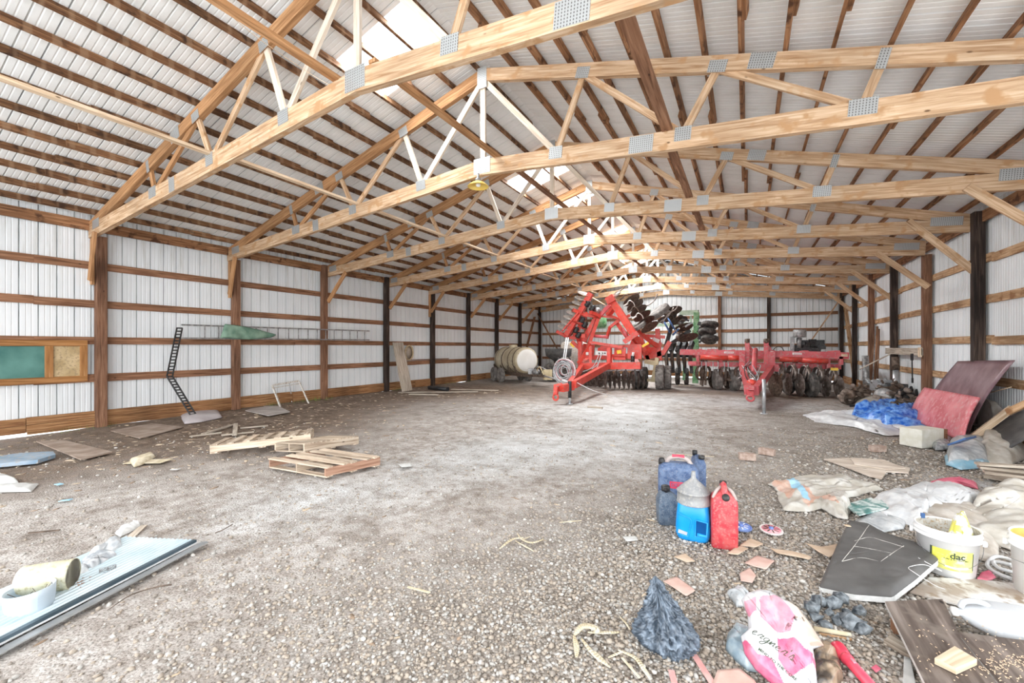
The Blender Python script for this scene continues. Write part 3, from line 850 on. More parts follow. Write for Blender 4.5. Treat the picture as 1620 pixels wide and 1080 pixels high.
def blob(poly, fr, bulge, amp, seed, scale=6, nr=26, na=96, colf=None, base=0.004, jag=0.0, pw=0.5):
    """crumpled film: outline poly (2D, metres), lifted by a bulge plus sharp folds"""
    mb = MB(); B = resample(poly, na)
    c_ = sum(B, V((0, 0))) / len(B)
    if jag:
        B = [b + (b - c_).normalized() * jag * noise.noise(V((b.x * scale * 2.2, b.y * scale * 2.2, seed))) for b in B]
    def P(u, v):
        k = u * na; i = int(k) % na
        b = B[i]; r = v ** 0.8
        p = c_.lerp(b, r)
        env = max(0.0, 1 - r ** 2.4) ** pw
        w_ = min(1, (1 - r) * 7 + .12)
        h = base + bulge * env + amp * w_ * (fold(p, scale, seed) - .25)
        return fr(V((p.x, p.y, max(h, 0.002))))
    i0 = 0; mb.v.append(tuple(fr(V((c_.x, c_.y, base + bulge + amp * (fold(c_, scale, seed) - .25))))))
    for j in range(1, nr + 1):
        for i in range(na): mb.v.append(tuple(P(i / na, j / nr)))
    def add(f, pc): 
        mb.f.append(f); mb.uv.append([(0, 0)] * len(f)); mb.mi.append(colf(pc) if colf else 0); mb.sm.append(True)
    for i in range(na):
        i2 = (i + 1) % na
        add((0, 1 + i, 1 + i2), c_)
        for j in range(1, nr):
            r = ((j + .5) / nr) ** .8
            add((1 + (j - 1) * na + i, 1 + j * na + i, 1 + j * na + i2, 1 + (j - 1) * na + i2), c_.lerp(B[i], r))
    return mb
def gpoly(px, z=0.0): return [tuple(G(u, v, z)[:2]) for u, v in px]
def inpoly(p, poly):
    x, y = p[0], p[1]; r = False; n = len(poly)
    for i in range(n):
        x1_, y1_ = poly[i]; x2_, y2_ = poly[(i + 1) % n]
        if (y1_ > y) != (y2_ > y) and x < (x2_ - x1_) * (y - y1_) / (y2_ - y1_) + x1_: r = not r
    return r
def text(name, s_, size, fr, mat, parent, depth=0.0, shear=0.0, project=None, sub=False, bold=0.0):
    cu = bpy.data.curves.new(name, 'FONT'); cu.body = s_; cu.size = size; cu.align_x = 'CENTER'; cu.align_y = 'CENTER'; cu.shear = shear; cu.extrude = depth; cu.offset = bold
    o = bpy.data.objects.new(name, cu); C.objects.link(o)
    me = bpy.data.meshes.new_from_object(o.evaluated_get(bpy.context.evaluated_depsgraph_get()))
    bpy.data.objects.remove(o); bpy.data.curves.remove(cu)
    if project:
        bm = bmesh.new(); bm.from_mesh(me); bmesh.ops.triangulate(bm, faces=bm.faces); bmesh.ops.subdivide_edges(bm, edges=[e for e in bm.edges if e.calc_length() > size * .15], cuts=2); bm.to_mesh(me); bm.free()
    off = V(ORG.get(parent.name, (0, 0, 0)))
    for v in me.vertices: v.co = fr(v.co) - off
    me.name = name; me.materials.clear(); me.materials.append(M[mat])
    o = bpy.data.objects.new(name, me); C.objects.link(o); o.parent = parent
    return o

# ---- materials for objects ----------------------------------------------------
M['red'] = paint('red_machine_enamel', (0.62, 0.045, 0.03), (0.74, 0.08, 0.055), 0.38, 0, 5, dirt=(0.42, 0.16, 0.12))
M['red2'] = paint('faded_pinkish_red_enamel', (0.55, 0.06, 0.075), (0.66, 0.13, 0.14), 0.45, 0, 4, dirt=(0.45, 0.22, 0.20))
M['iron'] = paint('soil_brown_iron', (0.085, 0.060, 0.045), (0.20, 0.145, 0.11), 0.6, 0.4, 14)
M['blade'] = paint('worn_disc_steel', (0.16, 0.12, 0.10), (0.36, 0.31, 0.28), 0.42, 0.6, 10)
M['blade_pale'] = paint('polished_disc_steel', (0.50, 0.46, 0.42), (0.72, 0.68, 0.63), 0.35, 0.45, 12)
M['blackiron'] = paint('black_iron', (0.02, 0.02, 0.022), (0.06, 0.058, 0.055), 0.5, 0.3, 16)
M['greyiron'] = paint('grey_iron', (0.22, 0.22, 0.22), (0.42, 0.41, 0.40), 0.45, 0.5, 14)
M['rubber'] = paint('dusty_rubber', (0.045, 0.042, 0.04), (0.15, 0.135, 0.12), 0.85, 0, 9, bump=.2)
M['rubber_grey'] = paint('grey_dusty_rubber', (0.14, 0.125, 0.115), (0.28, 0.26, 0.24), 0.9, 0, 9, bump=.2)
M['yellow'] = paint('yellow_reflector', (0.85, 0.50, 0.02), (0.9, 0.6, 0.05), 0.4)
M['cream'] = paint('cream_enamel', (0.58, 0.48, 0.28), (0.70, 0.60, 0.38), 0.5, 0, 6)
M['green'] = paint('green_machine_enamel', (0.05, 0.22, 0.07), (0.22, 0.42, 0.22), 0.45, 0, 5, dirt=(0.35, 0.40, 0.30))
M['green_pale'] = paint('pale_green_enamel', (0.35, 0.50, 0.38), (0.50, 0.62, 0.50), 0.5, 0, 5)
M['white'] = paint('white_decal', (0.80, 0.80, 0.78), (0.72, 0.72, 0.70), 0.5, 0, 20)
M['hose'] = paint('grey_hose', (0.30, 0.31, 0.32), (0.46, 0.47, 0.48), 0.5, 0, 20)
M['hose_white'] = paint('pale_hose', (0.60, 0.60, 0.60), (0.72, 0.72, 0.70), 0.5, 0, 20)
M['hose_pink'] = paint('pink_hose', (0.55, 0.20, 0.22), (0.66, 0.34, 0.34), 0.5, 0, 20)
M['blue_part'] = paint('blue_steel', (0.05, 0.12, 0.30), (0.10, 0.20, 0.42), 0.4, .2, 8)
M['tank'] = paint('yellowed_poly_tank', (0.50, 0.42, 0.27), (0.64, 0.58, 0.43), 0.45, 0, 2.5, dirt=(0.44, 0.36, 0.24))
M['tank_white'] = paint('white_poly_tank_end', (0.78, 0.77, 0.72), (0.84, 0.83, 0.79), 0.4, 0, 3)
M['galv'] = paint('galvanised_steel', (0.42, 0.44, 0.45), (0.56, 0.58, 0.60), 0.35, .6, 10)
M['black'] = paint('black_plastic', (0.012, 0.012, 0.014), (0.03, 0.03, 0.032), 0.5, 0, 10)

# ---- long dark braces -------------------------------------------------------
lat(-3.90, bot_c(-3.9) + .14, 0.4, truss_y(0) + .06, 'brown plank on edge running to the middle of the nearest truss', 'truss_dark', .09, .05)
lat(-3.34, bot_c(-3.34) + .14, truss_y(0) - .05, truss_y(1) + .06, 'brown board from the nearest truss to the middle of the second', 'truss_dark', .09, .04)
lat(-0.86, bot_c(-.86) + .14, truss_y(0) - .05, truss_y(1) + .06, 'dark brown board between the first two trusses, right of the ridge', 'girt', .12, .05)
lat(-0.90, bot_c(-.9) + .14, truss_y(1) + .07, truss_y(2) + .06, 'dark brown board between the second and third trusses, right of the ridge', 'girt', .11, .05)
lat(-0.88, bot_c(-.9) + .14, truss_y(2) + .07, truss_y(7), 'long dark brown board over the rear trusses, right of the ridge', 'girt', .1, .05)
lat(-3.3, bot_c(-3.3) + .14, truss_y(1) + .07, truss_y(7), 'long dark brown board over the rear trusses under the ridge', 'girt', .09, .04)
lat(-7.9, bot_c(-7.9) + .14, truss_y(5), truss_y(7) + .2, 'dark board over the two rearmost left truss chords', 'girt', .09, .04)
# corner braces
brace(at(850, 495, YB - .1), at(884, 556, YB - .1), 'diagonal brace on the back wall by the left corner', 'girt', w_=.04, h_=.13, up=(0, 1, 0), nm='corner_brace', cat='corner brace')
brace(V((XL - .04, 22.2, 3.3)), V((XL - .04, 20.5, .3)), 'diagonal brace on the left wall by the far corner', 'girt', w_=.13, h_=.04, nm='corner_brace', cat='corner brace')
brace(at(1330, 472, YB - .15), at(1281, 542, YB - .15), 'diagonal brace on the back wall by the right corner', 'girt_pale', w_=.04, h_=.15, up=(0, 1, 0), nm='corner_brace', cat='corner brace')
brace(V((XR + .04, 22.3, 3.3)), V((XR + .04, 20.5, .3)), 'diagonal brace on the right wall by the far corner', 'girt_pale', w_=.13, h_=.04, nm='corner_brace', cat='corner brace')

# dish lamp
t = thing('pendant_lamp', 'yellow enamel dish lamp hanging from the middle of the second truss', 'lamp', (XC - .03, truss_y(1) - .10, 4.02))
M['lampyel'] = paint('yellow_enamel', (0.75, 0.48, 0.08), (0.82, 0.60, 0.16), 0.35, 0, 8)
x_, y_ = XC - .03, truss_y(1) - .10
MB().lathe([(.0, .075), (.05, .075), (.10, .055), (.155, .01), (.165, 0), (.160, -.004), (.15, .006), (.09, .045), (.03, .06), (0, .06)], (x_, y_, 4.02), n=32).build('lamp_shade', 'lampyel', t)
MB().lathe([(.0, .2), (.02, .2), (.022, .14), (.045, .12), (.05, .07), (.0, .07)], (x_, y_, 4.02), n=16).build('socket', 'greyiron', t)
MB().lathe([(.0, -.005), (.03, .005), (.038, .03), (.02, .06), (0, .06)], (x_, y_, 4.02), n=14).build('bulb', 'white', t)
# twine under the roof, upper left
tag(MB().tube(bez([(-4.2, 1.5, 4.9), (-4.35, 2.3, 4.72), (-4.3, 3.0, 4.62), (-4.05, 3.23, 4.46)]), .0035, 5).build('twine', 'bright2x4'), 'thin pale twine slung below the roof by the nearest truss', 'twine')

# ================================================================ LEFT WALL THINGS
M['frame_orange'] = wood('orange_stained_frame', (0.22, 0.095, 0.03), (0.36, 0.17, 0.06), (0.46, 0.25, 0.11), vary=.15)
M['chalk'] = paint('green_chalkboard', (0.035, 0.13, 0.115), (0.13, 0.29, 0.25), 0.8, 0, 2.2, lo=.3, hi=.75)
M['cork'] = paint('cork_board', (0.45, 0.33, 0.17), (0.60, 0.46, 0.27), 0.9, 0, 6, dirt=(0.35, 0.26, 0.15))
xw = XL - .05
t = thing('wall_board', 'orange-framed board with green chalk panel and tan cork panel on the left wall', 'notice board', (xw, 1.6, .9))
mb = MB()
yA, yB_, yC, yD = 0.55, 2.50, 2.60, 3.0
z0_, z1_ = .90, 1.66
for a, b_ in (((xw, yA - .07, z1_ - .05), (xw, yD + .05, z1_ - .05)), ((xw, yA - .07, z0_ + .05), (xw, yD + .05, z0_ + .05))): mb.beam(a, b_, .05, .11)
for y in (yA - .02, (yB_ + yC) / 2, yD + .0): mb.beam((xw + .002, y, z0_ + .1), (xw + .002, y, z1_ - .1), .1, .05, (1, 0, 0))
mb.build('frame', 'frame_orange', t, bevel=.003)
MB().box((xw - .012, (yA + yB_) / 2, 1.28), (.012, yB_ - yA, .58)).build('chalk_panel', 'chalk', t)
MB().box((xw - .012, (yC + yD) / 2, 1.28), (.012, yD - yC, .58)).build('cork_panel', 'cork', t)

# ladder lying along the wall
t = thing('ladder', 'long grey ladder hung sideways along the left wall girts', 'ladder', (XL + .02, 6.9, 1.74))
lx = XL + .10
for z, nm in ((2.02, 'rail'), (1.73, 'rail')):
    MB().beam((lx, 4.5, z), (lx, 9.7, z + .04), .03, .035).build(nm, 'greyiron', t)
for k in range(17):
    y = 4.95 + k * .285
    MB().tube([(lx, y, 1.73), (lx, y, 2.03)], .014, 6).build('rung', 'greyiron', t)
M['tarp_green'] = paint('faded_green_canvas', (0.12, 0.22, 0.16), (0.24, 0.36, 0.27), 0.9, 0, 5)
fr = lambda p: V((XL + .13 + p.z, p.x, p.y))
tag(blob([(5.25, 1.75), (5.35, 2.08), (5.7, 2.05), (6.1, 1.98), (6.6, 1.86), (6.45, 1.78), (5.9, 1.72), (5.5, 1.74)], fr, .05, .08, 3.3, 5, 14, 60).build('canvas_bag', 'tarp_green', solid=.004), 'crumpled green canvas stuffed behind the ladder rungs', 'canvas')
# bent slatted chain
t = thing('conveyor_chain', 'bent black slatted elevator chain leaning on the left wall', 'chain', (XL + .1, 4.4, .05))
pts = [V((XL + .02, 4.50, 1.95)), V((XL + .12, 4.28, .92)), V((XL + .55, 4.55, .05))]
def seg(a, b_, n_):
    for k in range(n_): yield a.lerp(b_, k / n_), a.lerp(b_, (k + 1) / n_)
mb = MB(); mb2 = MB()
for a, b_ in ((pts[0], pts[1]), (pts[1], pts[2])):
    for off in (-.05, .05):
        mb.beam(a + V((0, off, 0)), b_ + V((0, off, 0)), .012, .03)
    for p, q in seg(a, b_, 15): mb2.beam(p + V((0, -.055, 0)), p + V((0, .055, 0)), .02, .028)
mb.build('side_strip', 'blackiron', t); mb2.build('slats', 'blackiron', t)
# white metal frame
t = thing('stool_frame', 'small white rusty tube frame standing by the left wall', 'metal frame', (-10.6, 6.8, 0))
p = [V((-10.42, 6.55, 0)), V((-10.60, 6.45, .56)), V((-10.60, 7.18, .62)), V((-10.42, 7.35, .0))]
M['chip_white'] = paint('chipped_white_paint', (0.62, 0.58, 0.52), (0.72, 0.70, 0.66), .6, 0, 8, dirt=(.30, .2, .13))
MB().beam(p[0], p[1], .05, .03).build('leg', 'chip_white', t); MB().beam(p[3], p[2], .05, .03).build('leg', 'chip_white', t)
MB().beam(p[1], p[2], .03, .05).build('top_bar', 'chip_white', t); MB().beam(p[1] + V((.02, 0, -.07)), p[2] + V((.02, 0, -.07)), .02, .02).build('lower_bar', 'chip_white', t)
MB().beam((-10.58, 6.9, .58), (-10.56, 6.93, .30), .02, .02).build('hanging_bar', 'greyiron', t)
# leaning plywood board, straw hat, pipes
tag(MB().beam((-10.25, 10.98, 0.02), (-10.66, 10.95, 1.70), .5, .025, (-1, 0, .2)).build('plywood_board', 'grey_wood'), 'pale grey board leaning on the left wall beside the fourth post', 'board')
M['straw'] = paint('woven_straw', (0.42, 0.30, 0.17), (0.62, 0.50, 0.34), .9, 0, 20)
t = thing('wicker_hoop', 'round straw hoop with pale centre hung on the left wall', 'hoop', (XL + .05, 11.68, 1.3))
MB().tube([(XL - .02, 11.68 + .2 * math.cos(a), 1.33 + .26 * math.sin(a)) for a in [2 * math.pi * k / 24 for k in range(24)]], .03, 8, closed=True).build('rim', 'straw', t)
MB().lathe([(0, .0), (.17, 0), (.19, .012), (0, .02)], (XL - .04, 11.68, 1.33), (1, 0, 0), 24, sx=1, sy=1.25).build('centre', 'grey_wood', t)
tag(MB().tube([(-10.1, 11.95, .07), (-9.1, 11.75, .07)], .07, 14).tube([(-9.12, 11.75, .07), (-9.09, 11.745, .07)], .078, 14).build('black_pipe', 'black'), 'short black pipe lying below the left wall', 'pipe')
tag(MB().beam((-10.86, 11.5, 1.06), (-10.86, 14.1, 1.06), .03, .03).build('stick', 'girt'), 'thin brown stick laid over the left wall girt', 'stick')
for k, (a, b_, w_) in enumerate([((-10.2, 10.5, .02), (-8.0, 12.0, .02), .14), ((-9.5, 10.3, .02), (-8.6, 10.6, .02), .2), ((-9.3, 12.2, .02), (-7.6, 12.7, .02), .1)]):
    tag(MB().beam(a, b_, w_, .025).build('loose_plank', 'grey_wood'), ['long grey plank on the dirt in front of the leaning board', 'short wide plank on the dirt by the black pipe', 'narrow plank on the dirt behind the black pipe'][k], 'plank')
# flat sheets on the dirt
M['sheet_grey'] = paint('dusty_sheet', (0.36, 0.32, 0.29), (0.50, 0.46, 0.43), .8, 0, 3)
M['sheet_mauve'] = paint('mauve_grey_sheet', (0.42, 0.38, 0.39), (0.54, 0.50, 0.50), .7, 0, 3)
M['sheet_brown'] = paint('brown_hardboard', (0.26, 0.19, 0.145), (0.40, 0.32, 0.26), .85, 0, 4)
M['sheet_blue'] = paint('dusty_blue_plastic', (0.20, 0.30, 0.40), (0.34, 0.42, 0.50), .6, 0, 5, dirt=(.4, .36, .32))
idf = lambda p: V(p)
def flat(px, th, name, mat, label, cat, z=.012, warp=0.0):
    P_ = gpoly(px, z)
    mb = MB().prism(P_, z, z + th)
    o = mb.build(name, mat, bevel=0)
    return tag(o, label, cat)
o = tag(blob(gpoly([(283, 656), (292, 671), (318, 668), (352, 661), (346, 651), (320, 653)]), idf, .09, .10, 8.1, 2.2, 14, 60).build('metal_scrap', 'sheet_mauve', solid=.004), 'crumpled mauve-grey sheet at the foot of the black slatted chain', 'sheet')
flat([(388, 650), (425, 658), (459, 652), (440, 643), (412, 643)], .02, 'flat_sheet', 'sheet_grey', 'flat grey sheet on the dirt in front of the white metal frame', 'sheet')
flat([(57, 699), (128, 728), (178, 716), (100, 697)], .018, 'flat_sheet', 'sheet_brown', 'brown hardboard sheet on the dirt near the first left post', 'sheet', .02)
flat([(175, 682), (222, 694), (290, 676), (240, 670)], .012, 'flat_sheet', 'sheet_brown', 'long brown sheet lying along the left wall beside the first post', 'sheet')
flat([(-60, 735), (-60, 745), (0, 739), (60, 733), (88, 724), (84, 719), (30, 722)], .05, 'blue_slab', 'sheet_blue', 'dusty blue slab lying on the dirt at the left edge', 'panel')
M['cloth'] = paint('dusty_white_cloth', (0.58, 0.58, 0.56), (0.74, 0.74, 0.72), .8, 0, 12, trans=.1, bump=.7)
tag(blob(gpoly([(-30, 752), (0, 751), (20, 757), (30, 764), (10, 766), (-30, 768)]), idf, .05, .05, 2.2, 8, 12, 60).build('white_rag', 'cloth'), 'white rag on the dirt, the upper one at the left edge', 'rag')
tag(blob(gpoly([(-40, 768), (20, 768), (48, 769), (62, 765), (50, 778), (-40, 780)]), idf, .03, .04, 5.2, 8, 12, 60).build('white_rag', 'cloth'), 'long white rag on the dirt, the lower one at the left edge', 'rag')

# broken boards near the wall
for k, (a, b_, w_) in enumerate([((322, 686), (372, 671), .09), ((350, 688), (402, 683), .04), ((371, 688), (373, 670), .07), ((380, 677), (424, 673), .06), ((300, 690), (350, 684), .05)]):
    z = .02 + .015 * (k % 3)
    tag(MB().beam(G(*a, z), G(*b_, z), w_, .02).build('broken_board', 'grey_wood'), ['widest board of the broken pile by the left wall', 'thin stick in front of the broken board pile', 'short board crossing the others in the broken pile', 'pale board at the right of the broken pile', 'thin board at the left of the broken pile'][k], 'board')

# ---- pallets -----------------------------------------------------------------
def pallet(label, o_, ux, uy, L_, W_, tilt_z=(0, 0), boards=(0, 1, 2, 3, 4, 5, 6), red=False):
    """o_ corner, ux along stringers (unit), uy along deck boards"""
    o_ = V(o_); ux = V((ux[0], ux[1], tilt_z[0])).normalized(); uy = V((uy[0], uy[1], tilt_z[1])).normalized(); up = ux.cross(uy).normalized()
    if up.z < 0: up = -up
    t = thing('pallet', label, 'pallet', tuple(o_), 'wooden pallets')
    for k in range(3):
        p = o_ + uy * (W_ * (k / 2) * .965 + .018) + up * .07
        MB().beam(p, p + ux * L_, .038, .09, up).build('stringer', 'pallet_red' if red and k != 1 else 'pallet', t)
    n_ = 7
    for k in boards:
        p = o_ + ux * (.045 + (L_ - .09) * k / (n_ - 1)) + up * .123
        MB().beam(p, p + uy * W_ + ux * random.uniform(-.02, .02), .088, .015, up).build('deck_board', 'pallet', t)
    for k in (0, 3, 6):
        p = o_ + ux * (.045 + (L_ - .09) * k / (n_ - 1)) + up * .016
        MB().beam(p, p + uy * W_, .088, .015, up).build('bottom_board', 'pallet', t)
    return t
a, b_, d_ = G(425, 738, .03), G(516, 754, .03), G(602, 735, .03)
ux = (d_ - b_); uy = (a - b_)
pallet('front pallet with missing deck boards, its red-brown corner towards the camera', (b_.x, b_.y, .01), ux.normalized(), uy.normalized(), ux.length, uy.length, boards=(0, 2, 3, 5, 6), red=True)
a, b_, d_ = G(435, 718, .02), G(482, 726, .02), G(568, 709, .02)
ux = (d_ - b_); uy = (a - b_)
pallet('middle pallet with its deck lying behind the front one', (b_.x, b_.y, .10), ux.normalized(), uy.normalized(), ux.length, uy.length, tilt_z=(-.03, -.08))
a, b_ = G(332, 727, .0), G(450, 717, .0)
ux = (b_ - a).normalized(); uy = V((-ux.y, ux.x, 0))
pallet('leftmost pallet, tilted up on the broken boards', (a.x, a.y, .07), ux, uy, 1.25, .9, tilt_z=(.05, -.09))

# ================================================================ FOREGROUND LEFT : STACK OF METAL SHEETS
M['sheetmetal'] = paint('pale_blue_ribbed_steel', (0.46, 0.57, 0.62), (0.62, 0.69, 0.72), .38, .1, 3)
M['sheetedge'] = paint('blue_black_steel', (0.05, 0.08, 0.10), (0.10, 0.14, 0.17), .4, .3, 5)
A = G(197, 855, .03); B = G(306, 860, .03); Cc = G(0, 1019, .03)
dv = (Cc - B); dv.z = 0; dv.normalize(); wv = A - B; wv.z = 0
LEN = 1.9
def metal_sheet(o_, wv, dv, z, L_, label, mat, pitch=.034, hgt=.007, edge=None):
    mb = MB(); W = wv.length; wn = wv.normalized(); n_ = int(W / pitch) * 4
    def P(u, v):
        a = u * n_; k = int(round(a)) % 4
        h = hgt if k in (1, 2) else 0
        lift = .012 * max(0, (v - .2)) 
        return o_ + wn * (W * u) + dv * (L_ * v) + V((0, 0, z + h + lift))
    mb.grid(P, n_, 6, sm=False)
    return tag(mb.build('metal_sheet', mat, solid=.0015), label, 'metal sheet', 'stacked roofing sheets')
perp = wv.normalized()
metal_sheet(B + perp * -.035, wv * 1.0, dv, .008, LEN + .1, 'bottom ribbed metal sheet of the stack at lower left', 'galv')
metal_sheet(B + perp * .012, wv * .99, dv, .028, LEN, 'pale blue ribbed metal sheet on top of the stack at lower left', 'sheetmetal')
t_ = MB()
for off, z, hh in ((.0, .021, .010),):
    t_.beam(B - perp * .012 + V((0, 0, z)), B - perp * .012 + dv * LEN + V((0, 0, z + .005)), .03, .028)
tag(t_.build('edge_trim', 'sheetedge'), 'dark steel trim lying along the front edge of the sheet stack', 'metal trim')
tag(MB().beam(B - perp * .07 - dv * .03 + V((0, 0, .004)), B - perp * .075 + dv * (LEN + .1) + V((0, 0, .004)), .05, .008).build('edge_trim', 'galv'), 'flat pale steel strip under the front edge of the sheet stack', 'metal trim')

SZ = .045
# white tub
M['tub'] = paint('milky_white_plastic', (0.56, 0.64, 0.70), (0.66, 0.72, 0.76), .35, 0, 4, trans=.2)
c_ = G(28, 975, SZ); c_ = V((c_.x - .05, c_.y + .055, SZ))
t = thing('plastic_tub', 'cut-off milky white plastic tub with twigs inside on the metal sheets', 'tub', tuple(c_))
def tubf(u, v):
    a = 2 * math.pi * u
    z = .118 + .020 * math.cos(a - .3)
    prof = [(.02, .004), (.085, .0), (.100, .012), (.105, .5 * z), (.108, z), (.103, z), (.100, .5 * z), (.094, .02), (.02, .012)]
    k = v * (len(prof) - 1); i = min(int(k), len(prof) - 2); f_ = k - i
    r = prof[i][0] * (1 - f_) + prof[i + 1][0] * f_; zz = prof[i][1] * (1 - f_) + prof[i + 1][1] * f_
    return V((c_.x + r * math.cos(a) * 1.34, c_.y + r * math.sin(a) * .95, c_.z + zz))
MB().grid(tubf, 40, 16).build('body', 'tub', t)
mb = MB()
for k in range(9):
    a = random.uniform(0, 6.28); p = c_ + V((random.uniform(-.05, .05), random.uniform(-.04, .04), .05))
    mb.tube([p, p + V((.04 * math.cos(a), .04 * math.sin(a), .02)), p + V((.07 * math.cos(a + .4), .06 * math.sin(a + .4), .05))], .0018, 5)
tag(mb.build('twigs', 'iron'), 'dark twigs inside the cut-off white tub', 'twigs', kind='stuff')
tag(MB().box(G(84, 935, .10), (.018, .012, .025)).build('blue_clip', 'blue_part'), 'tiny blue clip on the rim of the cut-off white tub', 'clip')
# tipped steel can
M['can_out'] = paint('cream_printed_tin', (0.60, 0.57, 0.40), (0.72, 0.70, 0.56), .45, .1, 12, dirt=(0.50, .46, .28))
M['can_in'] = paint('rusty_tin_inside', (0.07, 0.05, 0.04), (0.15, 0.11, 0.09), .6, .4, 20)
ca_ = G(28, 948, SZ + .0); cb_ = G(86, 938, SZ)
ax = (cb_ - ca_); ax.z = 0; ax.normalize(); R_ = .088
c0 = V((ca_.x, ca_.y + .04, SZ + R_ + .002)) - ax * .03
prof = [(0, 0), (R_ * .94, 0), (R_, .004), (R_, .02), (R_ - .002, .03), (R_, .045), (R_, .19), (R_ - .002, .2), (R_, .215), (R_ + .002, .235)]
inn = [(R_ - .003, .235)] + [(R_ - .004 - (.003 if k % 2 else 0), .235 - .016 * k) for k in range(1, 13)] + [(0, .03)]
t = thing('steel_can', 'cream tin can lying on its side with its dark open end to the right', 'can', tuple(c0))
MB().lathe(prof, c0, ax, 36).build('shell', 'can_out', t)
MB().lathe(inn, c0, ax, 36).build('inside', 'can_in', t)
# crumpled clear bags and bits on the sheets
M['film'] = paint('cloudy_plastic_film', (0.52, 0.55, 0.57), (0.80, 0.81, 0.81), .22, 0, 16, trans=.25, bump=.9)
M['film_grey'] = paint('grey_plastic_film', (0.34, 0.36, 0.38), (0.68, 0.69, 0.70), .22, 0, 22, trans=.15, bump=.9)
zf = lambda z: (lambda p: V((p.x, p.y, p.z + z)))
tag(blob(gpoly([(160, 868), (178, 858), (192, 855), (193, 868), (180, 876), (150, 884), (140, 880)], SZ), zf(SZ), .05, .05, 1.7, 14, 16, 70).build('plastic_bottle_wrap', 'film'), 'clear crumpled bag at the far end of the sheet stack', 'plastic bag')
tag(blob(gpoly([(128, 893), (140, 882), (160, 880), (182, 876), (186, 881), (168, 892), (145, 903), (128, 902)], SZ), zf(SZ), .045, .06, 6.1, 16, 16, 70).build('plastic_bag', 'film_grey'), 'silvery crumpled bag with stripes in the middle of the sheet stack', 'plastic bag')
tag(blob(gpoly([(113, 905), (120, 898), (138, 898), (142, 908), (128, 914), (115, 911)], SZ), zf(SZ), .04, .05, 3.6, 16, 14, 60).build('plastic_bag', 'film'), 'small white crumpled bag beside the open tin can', 'plastic bag')
for k, (u, v, n_) in enumerate([(164, 908, 'left'), (177, 904, 'right')]):
    c_ = G(u, v, SZ)
    mb = MB()
    for q in range(7):
        a = q * .9; r = .022
        mb.tube([(c_.x + r * math.cos(x) * math.cos(a * .3), c_.y + r * math.sin(x), c_.z + .022 + r * math.cos(x + a) * .8) for x in [2 * math.pi * j / 16 for j in range(16)]], .0013, 4, closed=True)
    tag(mb.build('wire_coil', 'greyiron'), '%s one of two small wire coils on the blue metal sheet' % n_, 'wire coil')
mb = MB()
for k in range(14):
    p = G(random.uniform(104, 130), random.uniform(914, 924), SZ + .01); a = random.uniform(-.6, .5)
    mb.tube([p, p + V((.05 * math.cos(a), .05 * math.sin(a), .008)), p + V((.09 * math.cos(a + .3), .08 * math.sin(a + .3), .002))], .004, 5)
tag(mb.build('bark_scraps', 'pallet_red'), 'brown bark scraps beside the mouth of the tin can', 'bark', kind='stuff')
tag(blob(gpoly([(182, 845), (190, 838), (208, 832), (212, 826), (222, 827), (222, 834), (205, 843), (190, 850)]), idf, .03, .05, 9.9, 18, 14, 60).build('crumpled_paper', 'cloth'), 'white crumpled paper behind the sheet stack', 'paper')
tag(MB().beam(G(203, 853, .01), G(227, 831, .01), .055, .006).build('lath_piece', 'grey_wood'), 'short pinkish wood slat poking out behind the sheet stack', 'slat')
tag(MB().tube(bez([G(170, 965, .01), G(205, 942, .015), G(240, 930, .02), G(272, 924, .012)]), [.002 + .0001 * k for k in range(37)], 5).build('twig', 'iron'), 'long thin twig on the gravel in front of the sheet stack', 'twig')
tag(MB().tube(bez([G(340, 843, .01), G(352, 838, .015), G(368, 829, .012)]), .004, 5).build('twig', 'iron'), 'short brown twig on the dirt right of the sheet stack', 'twig')
tag(MB().beam(G(45, 843, .01), G(95, 838, .01), .012, .01).build('twig', 'iron'), 'dark stick on the dirt behind the open tin can', 'stick')
M['rust'] = paint('orange_rust_soil', (0.42, 0.22, 0.10), (0.55, 0.34, 0.20), .95, 0, 9)

# ================================================================ TANK TRAILER
fa = V((-8.0, 15.7, 0.0)); ra = V((-10.0, 17.2, 0.0)); ax = (fa - ra); TLn = ax.length; ax.normalize(); sd_ = V((-.6, -.8, 0))
sd_ = V((-ax.y, ax.x, 0)) * -1
if sd_.y > 0: sd_ = -sd_
t = thing('tank_trailer', 'cream poly tank trailer with white end on tandem wheels in the far left corner', 'tank trailer', (-9, 16.45, 0))
tc = ra + V((0, 0, .98))
prof = [(0, 0), (.30, .01), (.46, .05), (.54, .13)]
for k in range(5):
    z = .2 + k * (TLn - .35) / 5; dz = (TLn - .35) / 5
    prof += [(.555, z), (.565, z + dz * .3), (.56, z + dz * .75), (.548, z + dz * .88)]
prof += [(.55, TLn - .12), (.50, TLn - .05), (.47, TLn - .02)]
MB().lathe(prof, tc, ax, 40).build('tank', 'tank', t)
MB().lathe([(.50, TLn - .06), (.46, TLn - .015), (.3, TLn + .02), (0, TLn + .03)], tc, ax, 40).build('end_cap', 'tank_white', t)
MB().lathe([(.18, .52), (.18, .63), (.16, .66), (.0, .67)], tc + ax * (TLn * .42) - V((0, 0, 0)), (0, 0, 1), 24).build('lid', 'tank', t)
for q in (.3, 1.0, 1.7, 2.2):
    MB().lathe([(.568, q), (.575, q + .005), (.575, q + .045), (.568, q + .05)], tc, ax, 40).build('steel_band', 'iron', t)
